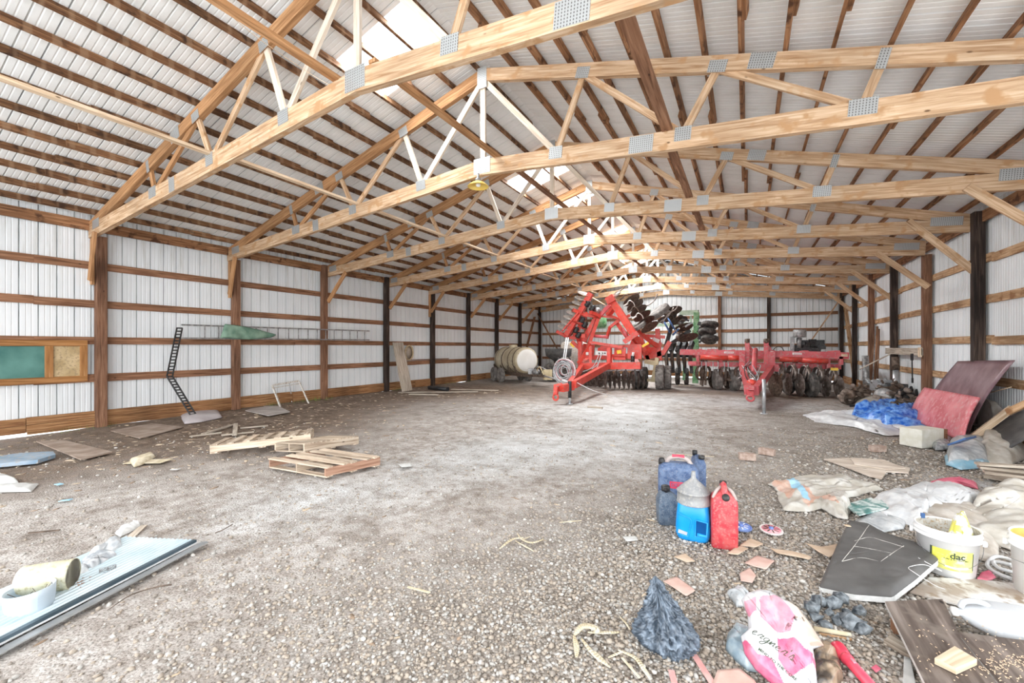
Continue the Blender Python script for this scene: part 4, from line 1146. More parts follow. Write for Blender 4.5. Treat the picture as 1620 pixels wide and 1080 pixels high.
for s_ in (-1, 1):
    MB().beam(ra + sd_ * s_ * .42 + V((0, 0, .40)) - ax * .1, fa + sd_ * s_ * .42 + ax * .35 + V((0, 0, .40)), .07, .12).build('chassis_rail', 'iron', t)
    for q in (.45, 1.2):
        mb = MB(); cw = ra + ax * q + sd_ * s_ * .66 + V((0, 0, .31)); tire(mb, cw, sd_, .32, .19, 0, 1)
        mb.build('wheel', ['rubber_grey', 'iron'], t)
    MB().beam(fa + ax * .35 + sd_ * s_ * .42 + V((0, 0, .40)), fa + ax * 1.5 + V((0, 0, .42)), .07, .1).build('drawbar', 'iron', t)
    mb = MB(); 
    for q in (0, .8, 1.6, 2.3): mb.beam(ra + ax * q + sd_ * s_ * .42 + V((0, 0, .42)), ra + ax * q + sd_ * s_ * .50 + V((0, 0, .75)), .05, .05)
    mb.build('cradle', 'iron', t)
mb = MB(); c_ = fa + ax * .45 + V((0, 0, .55)); mb.box(c_, (.3, .22, .24), .3); mb.lathe([(0, 0), (.1, 0), (.11, .05), (.11, .3), (0, .31)], c_ + V((.1, -.1, -.02)), (1, -.3, 0), 14)
mb.tube(bez([c_, c_ + V((.3, -.1, .2)), c_ + V((.6, .1, .05)), c_ + V((.8, 0, -.2))]), .03, 7)
mb.build('pump', 'greyiron', t)
MB().tube([fa + ax * 1.5 + V((0, 0, .42)), at(899, 604, 11.2)], .03, 8).build('tongue_pipe', 'hose_white', t)
mb = MB().box(fa + ax * 1.3 + V((0.1, .3, .45)), (.35, .2, .4), .5); mb.tube(bez([fa + ax * .8 + V((0, 0, .5)), fa + ax * 1.1 + V((0, 0, .75)), fa + ax * 1.5 + V((0, 0, .4))]), .025, 6)
mb.build('valve_cluster', 'cream', t)

# grey hopper behind
M['hopper'] = paint('dark_grey_poly', (0.05, 0.05, 0.05), (0.12, 0.115, 0.11), .6, 0, 5)
t = thing('seed_hopper', 'dark grey hopper with a pale tote behind the folded red machine', 'hopper', (-7.3, 18.5, 0))
mb = MB(); c_ = at(890, 570, 18.3)
loft(mb, [(1.0, .25, .3, .05), (1.28, .62, .55, .06), (1.62, .66, .6, .06), (1.62, .60, .55, .05), (1.35, .55, .5, .05)], lambda p: V((c_.x + p.x, c_.y + p.y, p.z - .15)))
mb.build('hopper', 'hopper', t)
mb = MB(); c2 = at(908, 560, 18.2); loft(mb, [(.75, .48, .4, .05), (1.7, .5, .42, .08), (1.78, .42, .35, .1)], lambda p: V((c2.x + p.x, c2.y + p.y, p.z)), n=5); mb.build('tote', 'chip_white', t)
mb = MB()
for dx in (-.4, .4):
    for dy in (-.35, .35): mb.beam((c_.x + dx, c_.y + dy, 0), (c_.x + dx * .6, c_.y + dy * .6, 1.2), .06, .06)
mb.build('stand', 'iron', t)
mb = MB(); c3 = at(873, 588, 17.3); tire(mb, (c3.x, c3.y, .42), (.5, -.85, 0), .42, .28, 0, 1); mb.build('wheel', ['rubber', 'blackiron'], t)
mb = MB(); c3 = at(886, 586, 17.8); tire(mb, (c3.x, c3.y, .42), (.5, -.85, 0), .42, .28, 0, 1); mb.build('wheel', ['rubber', 'blackiron'], t)

# ================================================================ FOLDED RED MACHINE
t1 = thing('folded_disc_ripper', 'bright red tillage machine with folded-up wings and a coil of hoses on its tongue', 'tillage machine', (-4.2, 15.0, 0))
def bm(parent, name, a, b_, w_, h_, mat='red', up=(0, 0, 1)): return MB().beam(a, b_, w_, h_, up).build(name, mat, parent)
YH, YM = 12.0, 15.0
# drawbar and hitch
bm(t1, 'drawbar', at(908, 608, 10.95), at(964, 577, YM), .13, .20)
bm(t1, 'drawbar', at(902, 608, 10.9), at(921, 580, YM), .13, .20)
h = bm(t1, 'hitch_block', at(888, 614, 10.55), at(905, 611, 11.0), .18, .19)
c_ = at(879, 628, 10.45)
mb = MB(); mb.tube([(c_.x + .07 * math.cos(a), c_.y, c_.z + .08 * math.sin(a)) for a in [2 * math.pi * k / 18 for k in range(18)]], .028, 8, closed=True)
mb.beam(c_ + V((0, 0, .07)), at(880, 612, 10.5), .11, .12); mb.beam(at(876, 610, 10.5), at(889, 607, 10.6), .12, .05)
mb.build('hitch_ring', 'red', t1)
c_ = at(904, 612, 10.9)
j = MB().tube([(c_.x, c_.y - .12, .16), (c_.x, c_.y - .12, c_.z + .17)], .05, 12).build('jack_stand', 'blackiron', t1)
mb = MB().tube([(c_.x, c_.y - .12, .0), (c_.x, c_.y - .12, .3)], .035, 10); mb.lathe([(0, 0), (.09, 0), (.09, .02), (0, .03)], (c_.x, c_.y - .12, -.01), n=16); mb.build('jack_foot', 'galv', j)
# hose coil
hc = at(893, 587, 11.9)
for k in range(20):
    r1 = random.choice((.15, .22, .28, .32, .35)) + random.uniform(-.02, .02); cx = random.uniform(-.05, .05); cz = random.uniform(-.05, .05); ph = random.uniform(0, 6); tl = random.uniform(-.35, .35)
    pth = [(hc.x + cx + r1 * math.cos(a) * .95, hc.y + random.uniform(-.006, .006) + tl * .3 * math.cos(a + ph) + (k - 10) * .008, hc.z + cz + r1 * math.sin(a) * (1.0 + .05 * math.sin(3 * a + ph))) for a in [2 * math.pi * q / 26 for q in range(26)]]
    MB().tube(pth, .011, 6, closed=True).build('hose', ['hose', 'hose_white', 'hose', 'hose_pink', 'hose'][k % 5], t1)
for (p, q, r) in (((936, 584), (946, 575), (953, 557)), ((930, 590), (944, 582), (951, 560)), ((922, 588), (938, 580), (948, 560))):
    MB().tube(bez([at(*p, 13.6), at(*q, 14.3), at(*r, 15.0)]), .014, 6).build('hose', 'hose', t1)
for a, b_ in (((890, 577), (896, 534)), ((893, 577), (899, 534))):
    MB().tube([at(*a, 12.1), at(*b_, 12.6)], .02, 8).build('pole', 'hose_white', t1)
mb = MB()
for k in range(7): 
    p = at(random.uniform(884, 905), random.uniform(568, 578), 11.9); mb.beam(p, p + V((random.uniform(-.12, .12), 0, random.uniform(.02, .12))), .04, .03)
mb.build('hose_couplers', 'blackiron', t1)
MB().tube(bez([at(905, 601, 11.0), at(940, 618, 11.2), V((*G(988, 632, .01)[:2], .01))], 6), .008, 5).build('rope', 'hose_white', t1)
# main frame
bm(t1, 'front_beam', at(916, 579, YM), at(1014, 578, YM), .25, .24)
bm(t1, 'rear_beam', at(925, 566, 17.5), at(1008, 562, 17.5), .2, .2)
bm(t1, 'side_beam', at(920, 577, YM), at(930, 569, 17.5), .15, .18)
bm(t1, 'side_beam', at(1008, 577, YM), at(1004, 566, 17.5), .15, .18)
bm(t1, 'centre_beam', at(966, 577, YM), at(966, 568, 17.5), .15, .18)
bm(t1, 'brace', at(915, 575, 14.8), at(934, 546, 15.2), .07, .13)
bm(t1, 'mast', at(934, 548, 15.2), at(934, 578, 15.0), .10, .12)
bm(t1, 'mast', at(964, 550, 14.9), at(964, 579, 14.9), .13, .2, up=(0, 1, 0))
bm(t1, 'mast', at(918, 540, 15.2), at(918, 575, 15.2), .12, .14)
bm(t1, 'top_bar', at(933, 541, 15.1), at(985, 549, 15.2), .08, .10)
bm(t1, 'top_bar', at(950, 549, 15.6), at(1003, 547, 15.6), .08, .09)
bm(t1, 'frame_plate', at(972, 556, 15.3), at(990, 557, 15.3), .06, .30)
bm(t1, 'frame_plate', at(946, 558, 15.8), at(968, 558, 15.8), .06, .4)
bm(t1, 'frame_plate', at(922, 552, 16.2), at(940, 554, 16.2), .06, .45)
bm(t1, 'step', at(973, 567, 15.2), at(990, 567, 15.2), .12, .08)
bm(t1, 'side_plate', at(993, 556, 15.25), at(1015, 556, 15.25), .05, .52, mat='red')
bm(t1, 'side_plate', at(998, 541, 15.5), at(1012, 546, 15.5), .05, .34, mat='red')
bm(t1, 'decal', at(942, 558, 15.02), at(961, 559, 15.02), .02, .15, mat='white')
for u in (948, 953, 957): bm(t1, 'decal_mark', at(u - 1.4, 558.4, 15.0), at(u + 1.2, 558.6, 15.0), .01, .04, mat='blackiron')
bm(t1, 'decal', at(924, 559, 15.02), at(931, 559, 15.02), .02, .10, mat='white')
bm(t1, 'reflector', at(976, 557, 15.22), at(983, 556, 15.22), .02, .13, mat='yellow')
bm(t1, 'reflector', at(902, 543, 15.0), at(908, 549, 15.0), .02, .06, mat='yellow')
bm(t1, 'reflector', at(1016, 548, 15.1), at(1026, 542, 15.1), .02, .08, mat='yellow')
MB().tube([at(1001, 572, 15.0), at(1001, 562, 15.0)], .07, 12).build('filter', 'blackiron', t1)
MB().tube([at(1001, 563, 14.95), at(1002, 557, 14.95)], .045, 10).build('filter_cap', 'white', t1)
# right rear frame with wheels and cream axle
for a, b_, w_, h_ in (((1012, 532), (1026, 574), .12, .2), ((1022, 566), (1048, 558), .12, .18), ((1040, 520), (1044, 570), .12, .16), ((1020, 531), (1052, 533), .1, .12), ((1016, 556), (1042, 528), .08, .1), ((1048, 560), (1060, 540), .1, .16), ((1030, 540), (1046, 546), .08, .2)):
    bm(t1, 'rear_frame_bar', at(*a, 16.6), at(*b_, 16.6), w_, h_)
bm(t1, 'rear_frame_plate', at(1020, 557, 16.8), at(1045, 557, 16.8), .06, .4)
bm(t1, 'white_sign', at(1033, 536, 16.5), at(1043, 540, 16.5), .02, .14, mat='white')
bm(t1, 'axle_arm', at(1020, 571, 16.3), at(1039, 575, 16.3), .14, .16, mat='cream')
bm(t1, 'axle_arm', at(1040, 566, 16.3), at(1033, 603, 16.3), .14, .14, mat='cream')
bm(t1, 'axle_arm', at(1024, 601, 16.3), at(1040, 602, 16.3), .12, .1, mat='cream')
for u, Y_, lg, r_, w_ in ((1009, 16.0, 0, .40, .26), (1019, 16.3, 0, .40, .26), (1044, 16.1, 16, .44, .30), (1056, 16.5, 16, .42, .26), (945, 16.6, 0, .38, .22), (957, 17.2, 0, .38, .22)):
    p = at(u, 600, Y_); mb = MB(); tire(mb, (p.x, p.y, r_ - .005), (1, .12, 0), r_, w_, 0, 1, lugs=lg)
    mb.build('wheel', ['rubber' if not lg else 'rubber_grey', 'iron'], t1)
# disc gangs under the frame
def gang(par, p0, p1, n_, r, nrm, mats='blade', shaft='iron', name='disc_blade'):
    p0, p1 = V(p0), V(p1)
    MB().tube([p0, p1], .035, 8).build('gang_shaft', shaft, par)
    for k in range(n_):
        mb = MB(); disc(mb, p0.lerp(p1, (k + .5) / n_), nrm, r); mb.build(name, mats, par)
a, b_ = at(952, 594, 15.3), at(1018, 594, 15.8); a.z = b_.z = .31
gang(t1, a, b_, 9, .32, (.9, .42, .0))
a, b_ = at(915, 596, 16.0), at(952, 596, 15.6); a.z = b_.z = .31
gang(t1, a, b_, 5, .30, (.9, -.42, 0))
a, b_ = at(935, 592, 17.6), at(1005, 592, 17.4); a.z = b_.z = .30
gang(t1, a, b_, 6, .28, (.9, -.3, 0), 'iron')
mb = MB()
for u in (962, 976, 990, 1004, 1013): mb.beam(at(u, 586, 15.2), at(u + 3, 594, 15.4), .04, .09); mb.beam(at(u, 586, 15.3), at(u, 580, 15.0), .05, .05)
mb.beam(at(955, 586, 15.2), at(1016, 585, 15.3), .05, .05)
mb.build('gang_hangers', 'greyiron', t1)
# left wing folded upright
W1, W2 = at(896, 531, 15.2), at(935, 464, 15.5)
wing = bm(t1, 'wing_beam', W1, W2, .20, .20, up=(0, 1, 0))
wd = (W2 - W1).normalized()
bm(t1, 'wing_beam', at(922, 540, 15.8), at(946, 500, 16.0), .18, .18, up=(0, 1, 0))
bm(t1, 'wing_beam', at(906, 537, 16.1), at(929, 494, 16.3), .14, .14, up=(0, 1, 0))
bm(t1, 'wing_rail', at(889, 524, 15.05), at(915, 494, 15.2), .05, .07, up=(0, 1, 0))
for pts in ([(906, 490), (922, 497), (946, 501)], [(880, 524), (900, 534), (922, 533)], [(907, 507), (917, 513), (924, 520)], [(934, 494), (942, 497), (949, 502)]):
    P_ = [at(u, v, 15.1 + .3 * i) for i, (u, v) in enumerate(pts)]
    mb = MB()
    for i in range(2): mb.beam(P_[i], P_[i + 1], .12, .12 if pts[0][0] != 907 else .05)
    mb.build('wing_cross_bar', 'red', t1)
bm(t1, 'wing_cross_bar', at(940, 505, 15.6), at(925, 541, 15.6), .10, .12)
bm(t1, 'wing_strut', at(946, 504, 15.6), at(930, 549, 15.4), .09, .13)
bm(t1, 'wing_strut', at(915, 535, 15.7), at(921, 556, 15.6), .12, .14)
bm(t1, 'wing_strut', at(905, 540, 15.5), at(918, 552, 15.5), .12, .12)
bm(t1, 'wing_hinge', at(921, 531, 15.3), at(927, 531, 15.3), .2, .14)
off = at(885, 500, 15.2) - at(897, 508, 15.2)
for k in range(8):
    p = W1.lerp(W2, .10 + k * .115) + off.normalized() * .25
    mb = MB(); disc(mb, p, wd + V((-.10, -.42, .0)), .25, cup=.03); mb.build('wing_disc', 'blade_pale', t1)
for u, v in ((929, 481), (937, 488), (921, 506), (925, 514), (911, 522), (902, 526), (915, 530)):
    mb = MB(); p = at(u, v, 15.4)
    mb.lathe([(.03, -.12), (.09, -.1), (.11, -.03), (.08, 0), (.11, .04), (.1, .1), (.03, .13)], p, wd, 12)
    mb.beam(p, p + V((.12, 0, .1)), .05, .05)
    mb.build('bearing_block', 'blackiron', t1)
for (p, q) in (((932, 470), (955, 483)), ((903, 500), (930, 505)), ((935, 498), (952, 488))):
    pass
# centre top links
bm(t1, 'wing_link', at(946, 502, 15.8), at(965, 482, 15.8), .13, .14, mat='red2')
bm(t1, 'wing_link', at(950, 500, 15.9), at(986, 504, 16.0), .07, .07)
MB().tube([at(936, 470, 16.4), at(958, 483, 16.4)], .022, 8).build('prop_rod', 'bright2x4', t1)
mb = MB(); p = at(945, 491, 15.6); mb.lathe([(0, -.1), (.1, -.08), (.12, 0), (.1, .08), (0, .1)], p, (0, 1, 0), 16); mb.build('hinge_pin', 'greyiron', t1)
# right wing
R1, R2 = at(970, 478, 15.6), at(1003, 529, 15.2); rd = (R2 - R1).normalized()
bm(t1, 'wing_beam', R1, R2, .24, .22, up=(0, 1, 0))
bm(t1, 'wing_beam', at(974, 508, 16.1), at(996, 538, 16.0), .14, .14, up=(0, 1, 0))
bm(t1, 'wing_block', at(960, 477, 15.5), at(972, 470, 15.5), .22, .26)
bm(t1, 'wing_cross_bar', at(987, 541, 15.0), at(1009, 526, 15.1), .20, .17)
bm(t1, 'wing_cross_bar', at(962, 498, 15.8), at(974, 484, 15.6), .22, .12)
bm(t1, 'wing_cross_bar', at(981, 505, 15.6), at(996, 499, 15.8), .12, .10)
bm(t1, 'wing_cross_bar', at(960, 497, 15.9), at(984, 506, 15.8), .09, .08)
bm(t1, 'wing_strut', at(984, 503, 15.9), at(963, 519, 15.9), .10, .10)
bm(t1, 'wing_strut', at(965, 517, 15.9), at(960, 535, 15.7), .08, .10)
bm(t1, 'wing_strut', at(1000, 527, 15.3), at(1019, 556, 15.6), .20, .18)
bm(t1, 'wing_strut', at(1004, 520, 15.8), at(1040, 548, 16.4), .10, .14)
MB().tube([at(985, 520, 15.6), at(994, 536, 15.5)], .07, 10).build('hydraulic_cylinder', 'red2', t1)
MB().tube([at(935, 531, 15.6), at(962, 533, 15.6)], .06, 10).build('hydraulic_cylinder', 'red2', t1)
for k in range(6):
    p = R1.lerp(R2, .02 + k * .17) + V((.52, .5, .16)); mb = MB(); disc(mb, p, rd, .34, cup=.05); mb.build('wing_disc', 'iron', t1)
for k in range(4):
    p = R1.lerp(R2, .0 + k * .2) + V((.30, .2, .15)); mb = MB()
    mb.tube(bez([p, p + V((.1, 0, .14)), p + V((.24, 0, .06)), p + V((.3, 0, -.08))], 5), .02, 6); mb.beam(p - V((.1, 0, .05)), p + V((.05, 0, .04)), .08, .05)
    mb.build('disc_hanger', 'blade_pale' if k % 2 else 'iron', t1)
p = at(975, 462, 16.6); mb = MB(); disc(mb, p, (.55, .2, -.8), .34); mb.build('wing_disc', 'iron', t1)
p = at(976, 466, 15.6); mb = MB(); mb.lathe([(.04, -.05), (.15, -.04), (.16, 0), (.15, .04), (.04, .05)], p, (.55, .2, -.8), 16); mb.build('wing_hub', 'blade_pale', t1)
nd = V((.50, .35, -.78))
for u, v, Y_, r_, w_ in ((1041, 494, 16.6, .46, .24), (1012, 515, 15.6, .24, .16)):
    mb = MB(); tire(mb, at(u, v, Y_), nd, r_, w_, 0, 1); mb.build('gauge_wheel', ['rubber_grey', 'iron'], t1)
for pts in ([(1014, 487), (1028, 481), (1036, 474), (1040, 465)], [(1030, 516), (1046, 508), (1058, 499), (1066, 486)], [(1048, 512), (1056, 498), (1068, 490), (1072, 484)]):
    MB().tube(bez([at(u, v, 16.4) for u, v in pts], 6), [.025] * 18 + [.035], 7).build('ripper_shank', 'grey_wood' if 0 else 'blade', t1)

# ================================================================ FOLDED PLANTER BEHIND (brown discs and blue parts)
t2 = thing('folded_strip_till_rig', 'dark folded row implement with brown discs and blue parts behind the red machine', 'implement', (-2.0, 18.2, 0))
MB().beam(at(1050, 560, 18), at(1068, 496, 18), .14, .14, (0, 1, 0)).build('wing_beam', 'blackiron', t2)
MB().beam(at(1060, 545, 18), at(1092, 522, 18), .14, .14, (0, 1, 0)).build('wing_beam', 'blackiron', t2)
for u, v, r_ in ((1063, 490, .38), (1073, 505, .34), (1081, 516, .36), (1088, 532, .38), (1052, 503, .3)):
    mb = MB(); disc(mb, at(u, v, 17.6), (.30, -.35, -.88), r_); mb.build('disc_blade', 'iron', t2)
for a, b_ in (((1048, 504), (1060, 526)), ((1056, 502), (1068, 522)), ((1064, 530), (1074, 520))):
    MB().tube([at(*a, 17.4), at(*b_, 17.4)], .035, 8).build('shock_strut', 'blue_part', t2)
for k in range(16):
    u = 1052 + random.uniform(0, 34); v = 492 + (u - 1052) * .8 + random.uniform(-10, 28)
    p = at(u, v, 17.5 + random.uniform(-.2, .3)); a = random.uniform(0, 6.3)
    mb = MB()
    if k % 3 == 0: mb.tube(bez([p, p + V((.2 * math.cos(a), 0, .15)), p + V((.35 * math.cos(a), 0, .05 + .2 * math.sin(a)))], 5), .022, 6)
    elif k % 3 == 1: mb.beam(p, p + V((.28 * math.cos(a), .05, .28 * math.sin(a))), .05, .07)
    else: mb.lathe([(.0, -.05), (.1, -.04), (.12, 0), (.1, .05), (0, .06)], p, (.3, -.6, -.6), 12)
    mb.build(['coulter_arm', 'linkage_bar', 'wheel_hub'][k % 3], ['blade_pale', 'greyiron', 'blade', 'blackiron'][k % 4], t2)
for u in (1052, 1061, 1071, 1080, 1090):
    p = at(u, 560, 18); mb = MB(); disc(mb, (p.x, p.y, 1.05), (.95, .25, 0), .36); mb.build('disc_blade', 'iron', t2)
    mb = MB().beam((p.x + .1, p.y, .5), (p.x + .02, p.y, 1.6), .10, .12); mb.beam((p.x, p.y, 1.35), (p.x + .1, p.y + .3, 1.75), .12, .2); mb.build('row_bracket', 'blackiron', t2)
MB().beam(at(1046, 562, 18.3), at(1096, 562, 18.3), .16, .16).build('toolbar', 'blackiron', t2)
for u in (1058, 1072, 1086):
    p = at(u, 590, 18.6); mb = MB(); tire(mb, (p.x, p.y, .34), (1, .1, 0), .34, .18, 0, 1); mb.build('wheel', ['rubber', 'green'], t2)
MB().beam(at(1083, 573, 18.0), at(1082, 601, 18.0), .10, .10).build('stand_leg', 'green', t2)
p = at(1083, 602, 18.0); MB().beam((p.x - .25, p.y, .01), (p.x + .25, p.y, .01), .2, .02).build('stand_foot', 'grey_wood', t2)

# green planter
t3 = thing('green_planter', 'green folded planter wing with black gauge wheels pointing right at the back', 'planter', (-1.4, 20.0, 0))
MB().beam(V((at(1100, 600, 19.6).x, 19.6, 0.0)), at(1102, 494, 19.6), .22, .22, (0, 1, 0)).build('wing_tube', 'green', t3)
MB().beam(at(1076, 495, 19.7), at(1105, 494, 19.6), .16, .2).build('top_arm', 'green_pale', t3)
MB().beam(at(1095, 560, 19.6), at(1093, 500, 19.8), .08, .08, (0, 1, 0)).build('side_tube', 'green_pale', t3)
for v, du in ((515, 0), (526, -4), (537, 0)):
    mb = MB(); p = at(1121 + du, v, 19.4); tire(mb, p, (.12, .5, .86), .30, .17, 0, 1); mb.build('gauge_wheel', ['rubber', 'blackiron'], t3)
    mb = MB(); p = at(1128 + du, v - 2, 19.6); tire(mb, p, (.12, .5, .86), .22, .1, 0, 1); mb.build('closing_wheel', ['rubber', 'blackiron'], t3)
    mb = MB().beam(at(1104, v - 4, 19.5), at(1118 + du, v, 19.5), .1, .16); mb.beam(at(1106, v + 5, 19.5), at(1114 + du, v - 3, 19.5), .06, .08); mb.build('row_unit_arm', 'blackiron', t3)
MB().lathe([(0, 0), (.3, .02), (.36, .15), (.36, .5), (.3, .56), (0, .58)], at(948, 518, 20), (0, 0, 1), 20).build('seed_box', 'green', t3)
mb = MB().beam(at(938, 518, 20.3), at(1100, 512, 20.3), .1, .14)
mb.build('rear_tube', 'green_pale', t3)
mb = MB()
for u in (1008, 1022): mb.lathe([(0, 0), (.2, 0), (.22, .3), (.15, .4), (0, .4)], at(u, 500, 20.3), (0, 0, 1), 14)
mb.build('seed_hoppers', 'green_pale', t3)

# ================================================================ UNFOLDED RED IMPLEMENT
t4 = thing('unfolded_disc_ripper', 'faded red tillage implement with its wide toolbar unfolded, standing behind its own drawbar', 'tillage machine', (.4, 15.8, 0))
YT = 16.5
def b4(name, a, b_, w_, h_, mat='red2', Y_=YT, Y2=None, up=(0, 0, 1)): return bm(t4, name, at(*a, Y_), at(*b_, Y2 or Y_), w_, h_, mat, up)
b4('toolbar', (1076, 556.5), (1342, 562.5), .20, .205)
b4('second_toolbar', (1090, 575), (1330, 580), .18, .16, Y_=16.9)
b4('rear_toolbar', (1090, 562), (1325, 566), .18, .18, Y_=18.3)
for u in (1100, 1150, 1222, 1275, 1325):
    a = at(u, 563, 16.5); c_ = at(u, 563, 16.5); c_ = V((a.x + .1, 18.3, 1.35)); MB().beam((a.x, 16.5, 1.35), (a.x + .05, 18.3, 1.32), .14, .16).build('fore_aft_beam', 'red2', t4)
for a, b_ in (((1108, 565), (1152, 566)), ((1152, 566), (1170, 566)), ((1233, 568), (1268, 569)), ((1268, 570), (1310, 571))):
    MB().tube([at(*a, 16.3), at(*b_, 16.3)], .085, 14).build('hydraulic_cylinder', 'red', t4)
b4('end_bracket', (1104, 560), (1104, 577), .10, .16, up=(0, 1, 0)); b4('end_bracket', (1310, 566), (1310, 582), .10, .16, up=(0, 1, 0)); b4('end_bracket', (1330, 564), (1330, 577), .10, .2, up=(0, 1, 0))
b4('foot_beam', (1089, 574), (1102, 574), .1, .12, Y_=16.2)
b4('reflector', (1331, 561.5), (1341, 562.2), .02, .07, 'bright2x4', Y_=16.36); b4('reflector', (1314, 583.5), (1326, 584), .03, .08, 'yellow', Y_=16.2)
for u in (1153, 1261): 
    b4('decal', (u - 7.5, 557.2 + (u - 1153) * .018), (u + 7.5, 557.6 + (u - 1153) * .018), .01, .065, 'white', Y_=16.37)
    for q in range(5): b4('decal_mark', (u - 5 + q * 2.4, 557.6 + (u - 1153) * .018), (u - 3.6 + q * 2.4, 557.6 + (u - 1153) * .018), .008, .028, 'red2', Y_=16.355)
b4('decal', (1219, 557), (1224, 557.2), .01, .07, 'white', Y_=16.0)
# masts
for u in (1182, 1212):
    b4('mast', (u, 576), (u, 541), .13, .15, Y_=16.1, up=(0, 1, 0))
    p = at(u, 540, 16.1); MB().lathe([(.0, -.07), (.09, -.06), (.1, 0), (.09, .06), (0, .07)], p, (1, .2, 0), 14).box(p + V((.03, 0, .06)), (.1, .1, .07)).build('mast_knuckle', 'iron', t4)
    b4('mast_stay', (u + 1, 545), (u + 9, 556), .06, .09, Y_=16.2)
b4('mast_plate', (1174, 555), (1174, 580), .18, .10, Y_=16.0, up=(0, 1, 0)); b4('mast_plate', (1221, 556), (1221, 582), .18, .14, Y_=16.0, up=(0, 1, 0))
b4('cross_member', (1170, 580), (1232, 582), .2, .22, Y_=15.9)
# drawbar A frame
b4('drawbar', (1173, 578), (1185, 619), .14, .20, Y_=15.8, Y2=12.4); b4('drawbar', (1221, 582), (1196, 617), .14, .20, Y_=15.8, Y2=12.4)
h = b4('hitch_block', (1177, 617), (1200, 617), .26, .24, Y_=12.3)
b4('hitch_cap', (1183, 613), (1193, 613), .24, .1, Y_=12.1)
p = at(1187, 627, 11.9); mb = MB(); mb.tube([(p.x + .075 * math.cos(a), p.y + .0, p.z - .04 + .07 * math.sin(a)) for a in [2 * math.pi * k / 18 for k in range(18)]], .026, 8, closed=True); mb.beam(p + V((0, 0, .02)), at(1187, 618, 12.1), .14, .08); mb.build('hitch_ring', 'red2', t4)
p = at(1208.5, 655, 11.3); p.z = 0
jk = MB().tube([(p.x, p.y, .0), (p.x, p.y, .80)], .038, 12).build('jack_stand', 'galv', t4)
MB().lathe([(0, 0), (.08, 0), (.08, .015), (0, .02)], (p.x, p.y, 0), n=14).build('jack_foot', 'galv', jk)
MB().tube([at(1195, 553, 15.6), at(1192, 590, 14.2)], .075, 12).build('hydraulic_cylinder', 'red2', t4)
for k in range(11):
    u0 = random.uniform(1180, 1205); pts = [at(u0, 574 + random.uniform(-4, 8), 15.2), at(u0 + random.uniform(-16, 16), 586 + random.uniform(-8, 8), 14.4), at(1190 + random.uniform(-10, 12), 602 + random.uniform(-5, 5), 13.4), at(1188 + random.uniform(-5, 8), 609, 12.9)]
    MB().tube(bez(pts, 6), .013, 6).build('hose', ['hose', 'blackiron', 'hose', 'hose_white'][k % 4], t4)
MB().tube(bez([at(1168, 598, 14.2), at(1180, 592, 14.4), at(1188, 598, 13.9), at(1174, 578, 15)], 6), .012, 6).build('hose', 'hose_white', t4)
p = at(1189, 606, 13.0); MB().lathe([(0, -.12), (.1, -.08), (.12, 0), (.1, .08), (0, .12)], p, n=14).build('knob', 'red', t4)
# bolts and clamps on top of the toolbar
for u in (1108, 1122, 1128, 1134, 1160, 1236, 1243, 1250, 1275, 1282, 1289, 1296, 1302, 1309):
    p = at(u, 553 + (u - 1100) * .025, 17.2); MB().box(p, (.11, .2, .09)).build('spring_clamp', 'red2', t4)
MB().tube(bez([at(1222, 555, 17), at(1228, 549, 17), at(1236, 549, 17), at(1241, 556, 17)], 6), .014, 6).build('hose', 'blackiron', t4)
# clamps
for u in (1110, 1117, 1128, 1136, 1146, 1152, 1252, 1257, 1272, 1278, 1294, 1299, 1243):
    b4('u_bolt', (u, 571 + (u - 1100) * .03), (u, 586 + (u - 1100) * .03), .03, .03, 'greyiron', Y_=16.75)
# gauge rings and discs
for u, v0, Y_, r_ in ((1234, 589, 16.2, .36), (1253, 590, 16.0, .36), (1274, 591, 16.0, .36), (1294, 593, 16.2, .34), (1315, 595, 16.4, .33)):
    p = at(u, v0, Y_)
    mb = MB(); mb.tube([(p.x + .0 + .07 * math.sin(a), p.y - .24 * math.cos(a) * .6, p.z + .27 * math.sin(a)) for a in [2 * math.pi * k / 24 for k in range(24)]], .03, 6, closed=True)
    mb.lathe([(.24, -.05), (.262, -.05), (.262, .05), (.24, .05), (.24, -.05)], p, (.93, .36, 0), 26, cap=False)
    mb.build('spring_shank', 'blade', t4)
    q = at(u + 9, v0 + 14, Y_ - .1); q.z = max(q.z - .05, r_ + .0); mb = MB(); disc(mb, (q.x, q.y, r_ - .01), (.95, .3, 0), r_); mb.build('disc_blade', 'blade', t4)
q = at(1224, 598, 15.4); mb = MB(); disc(mb, (q.x, q.y, .36), (.85, .5, 0), .36); mb.build('disc_blade', 'iron', t4)
for u in (1109, 1116, 1147, 1170): 
    q = at(u, 590, 16.9); mb = MB(); mb.lathe([(.26, -.05), (.28, -.05), (.28, .05), (.26, .05), (.26, -.05)], (q.x, q.y, .6), (.85, -.5, 0), 24, cap=False); mb.beam((q.x, q.y, .15), (q.x + .03, q.y, 1.1), .06, .08); mb.build('spring_shank', 'iron', t4)
for u in (1127, 1150, 1160): 
    q = at(u, 598, 17.4); mb = MB(); disc(mb, (q.x, q.y, .34), (.85, -.5, 0), .34); mb.build('disc_blade', 'iron', t4)
for u, Y_, r_, w_ in ((1135, 17.0, .37, .27), (1162, 17.0, .37, .27), (1247, 16.7, .36, .24), (1283, 15.9, .38, .22), (1302, 17.6, .36, .22)):
    q = at(u, 600, Y_); mb = MB(); tire(mb, (q.x, q.y, r_), (1, .3, 0), r_, w_, 0, 1); mb.build('wheel', ['rubber_grey' if u < 1200 else 'rubber', 'iron'], t4)
q1 = at(1140, 600, 17); q2 = at(1165, 600, 17); MB().beam((q1.x, q1.y, .37), (q2.x, q2.y, .37), .09, .09).build('axle', 'iron', t4)
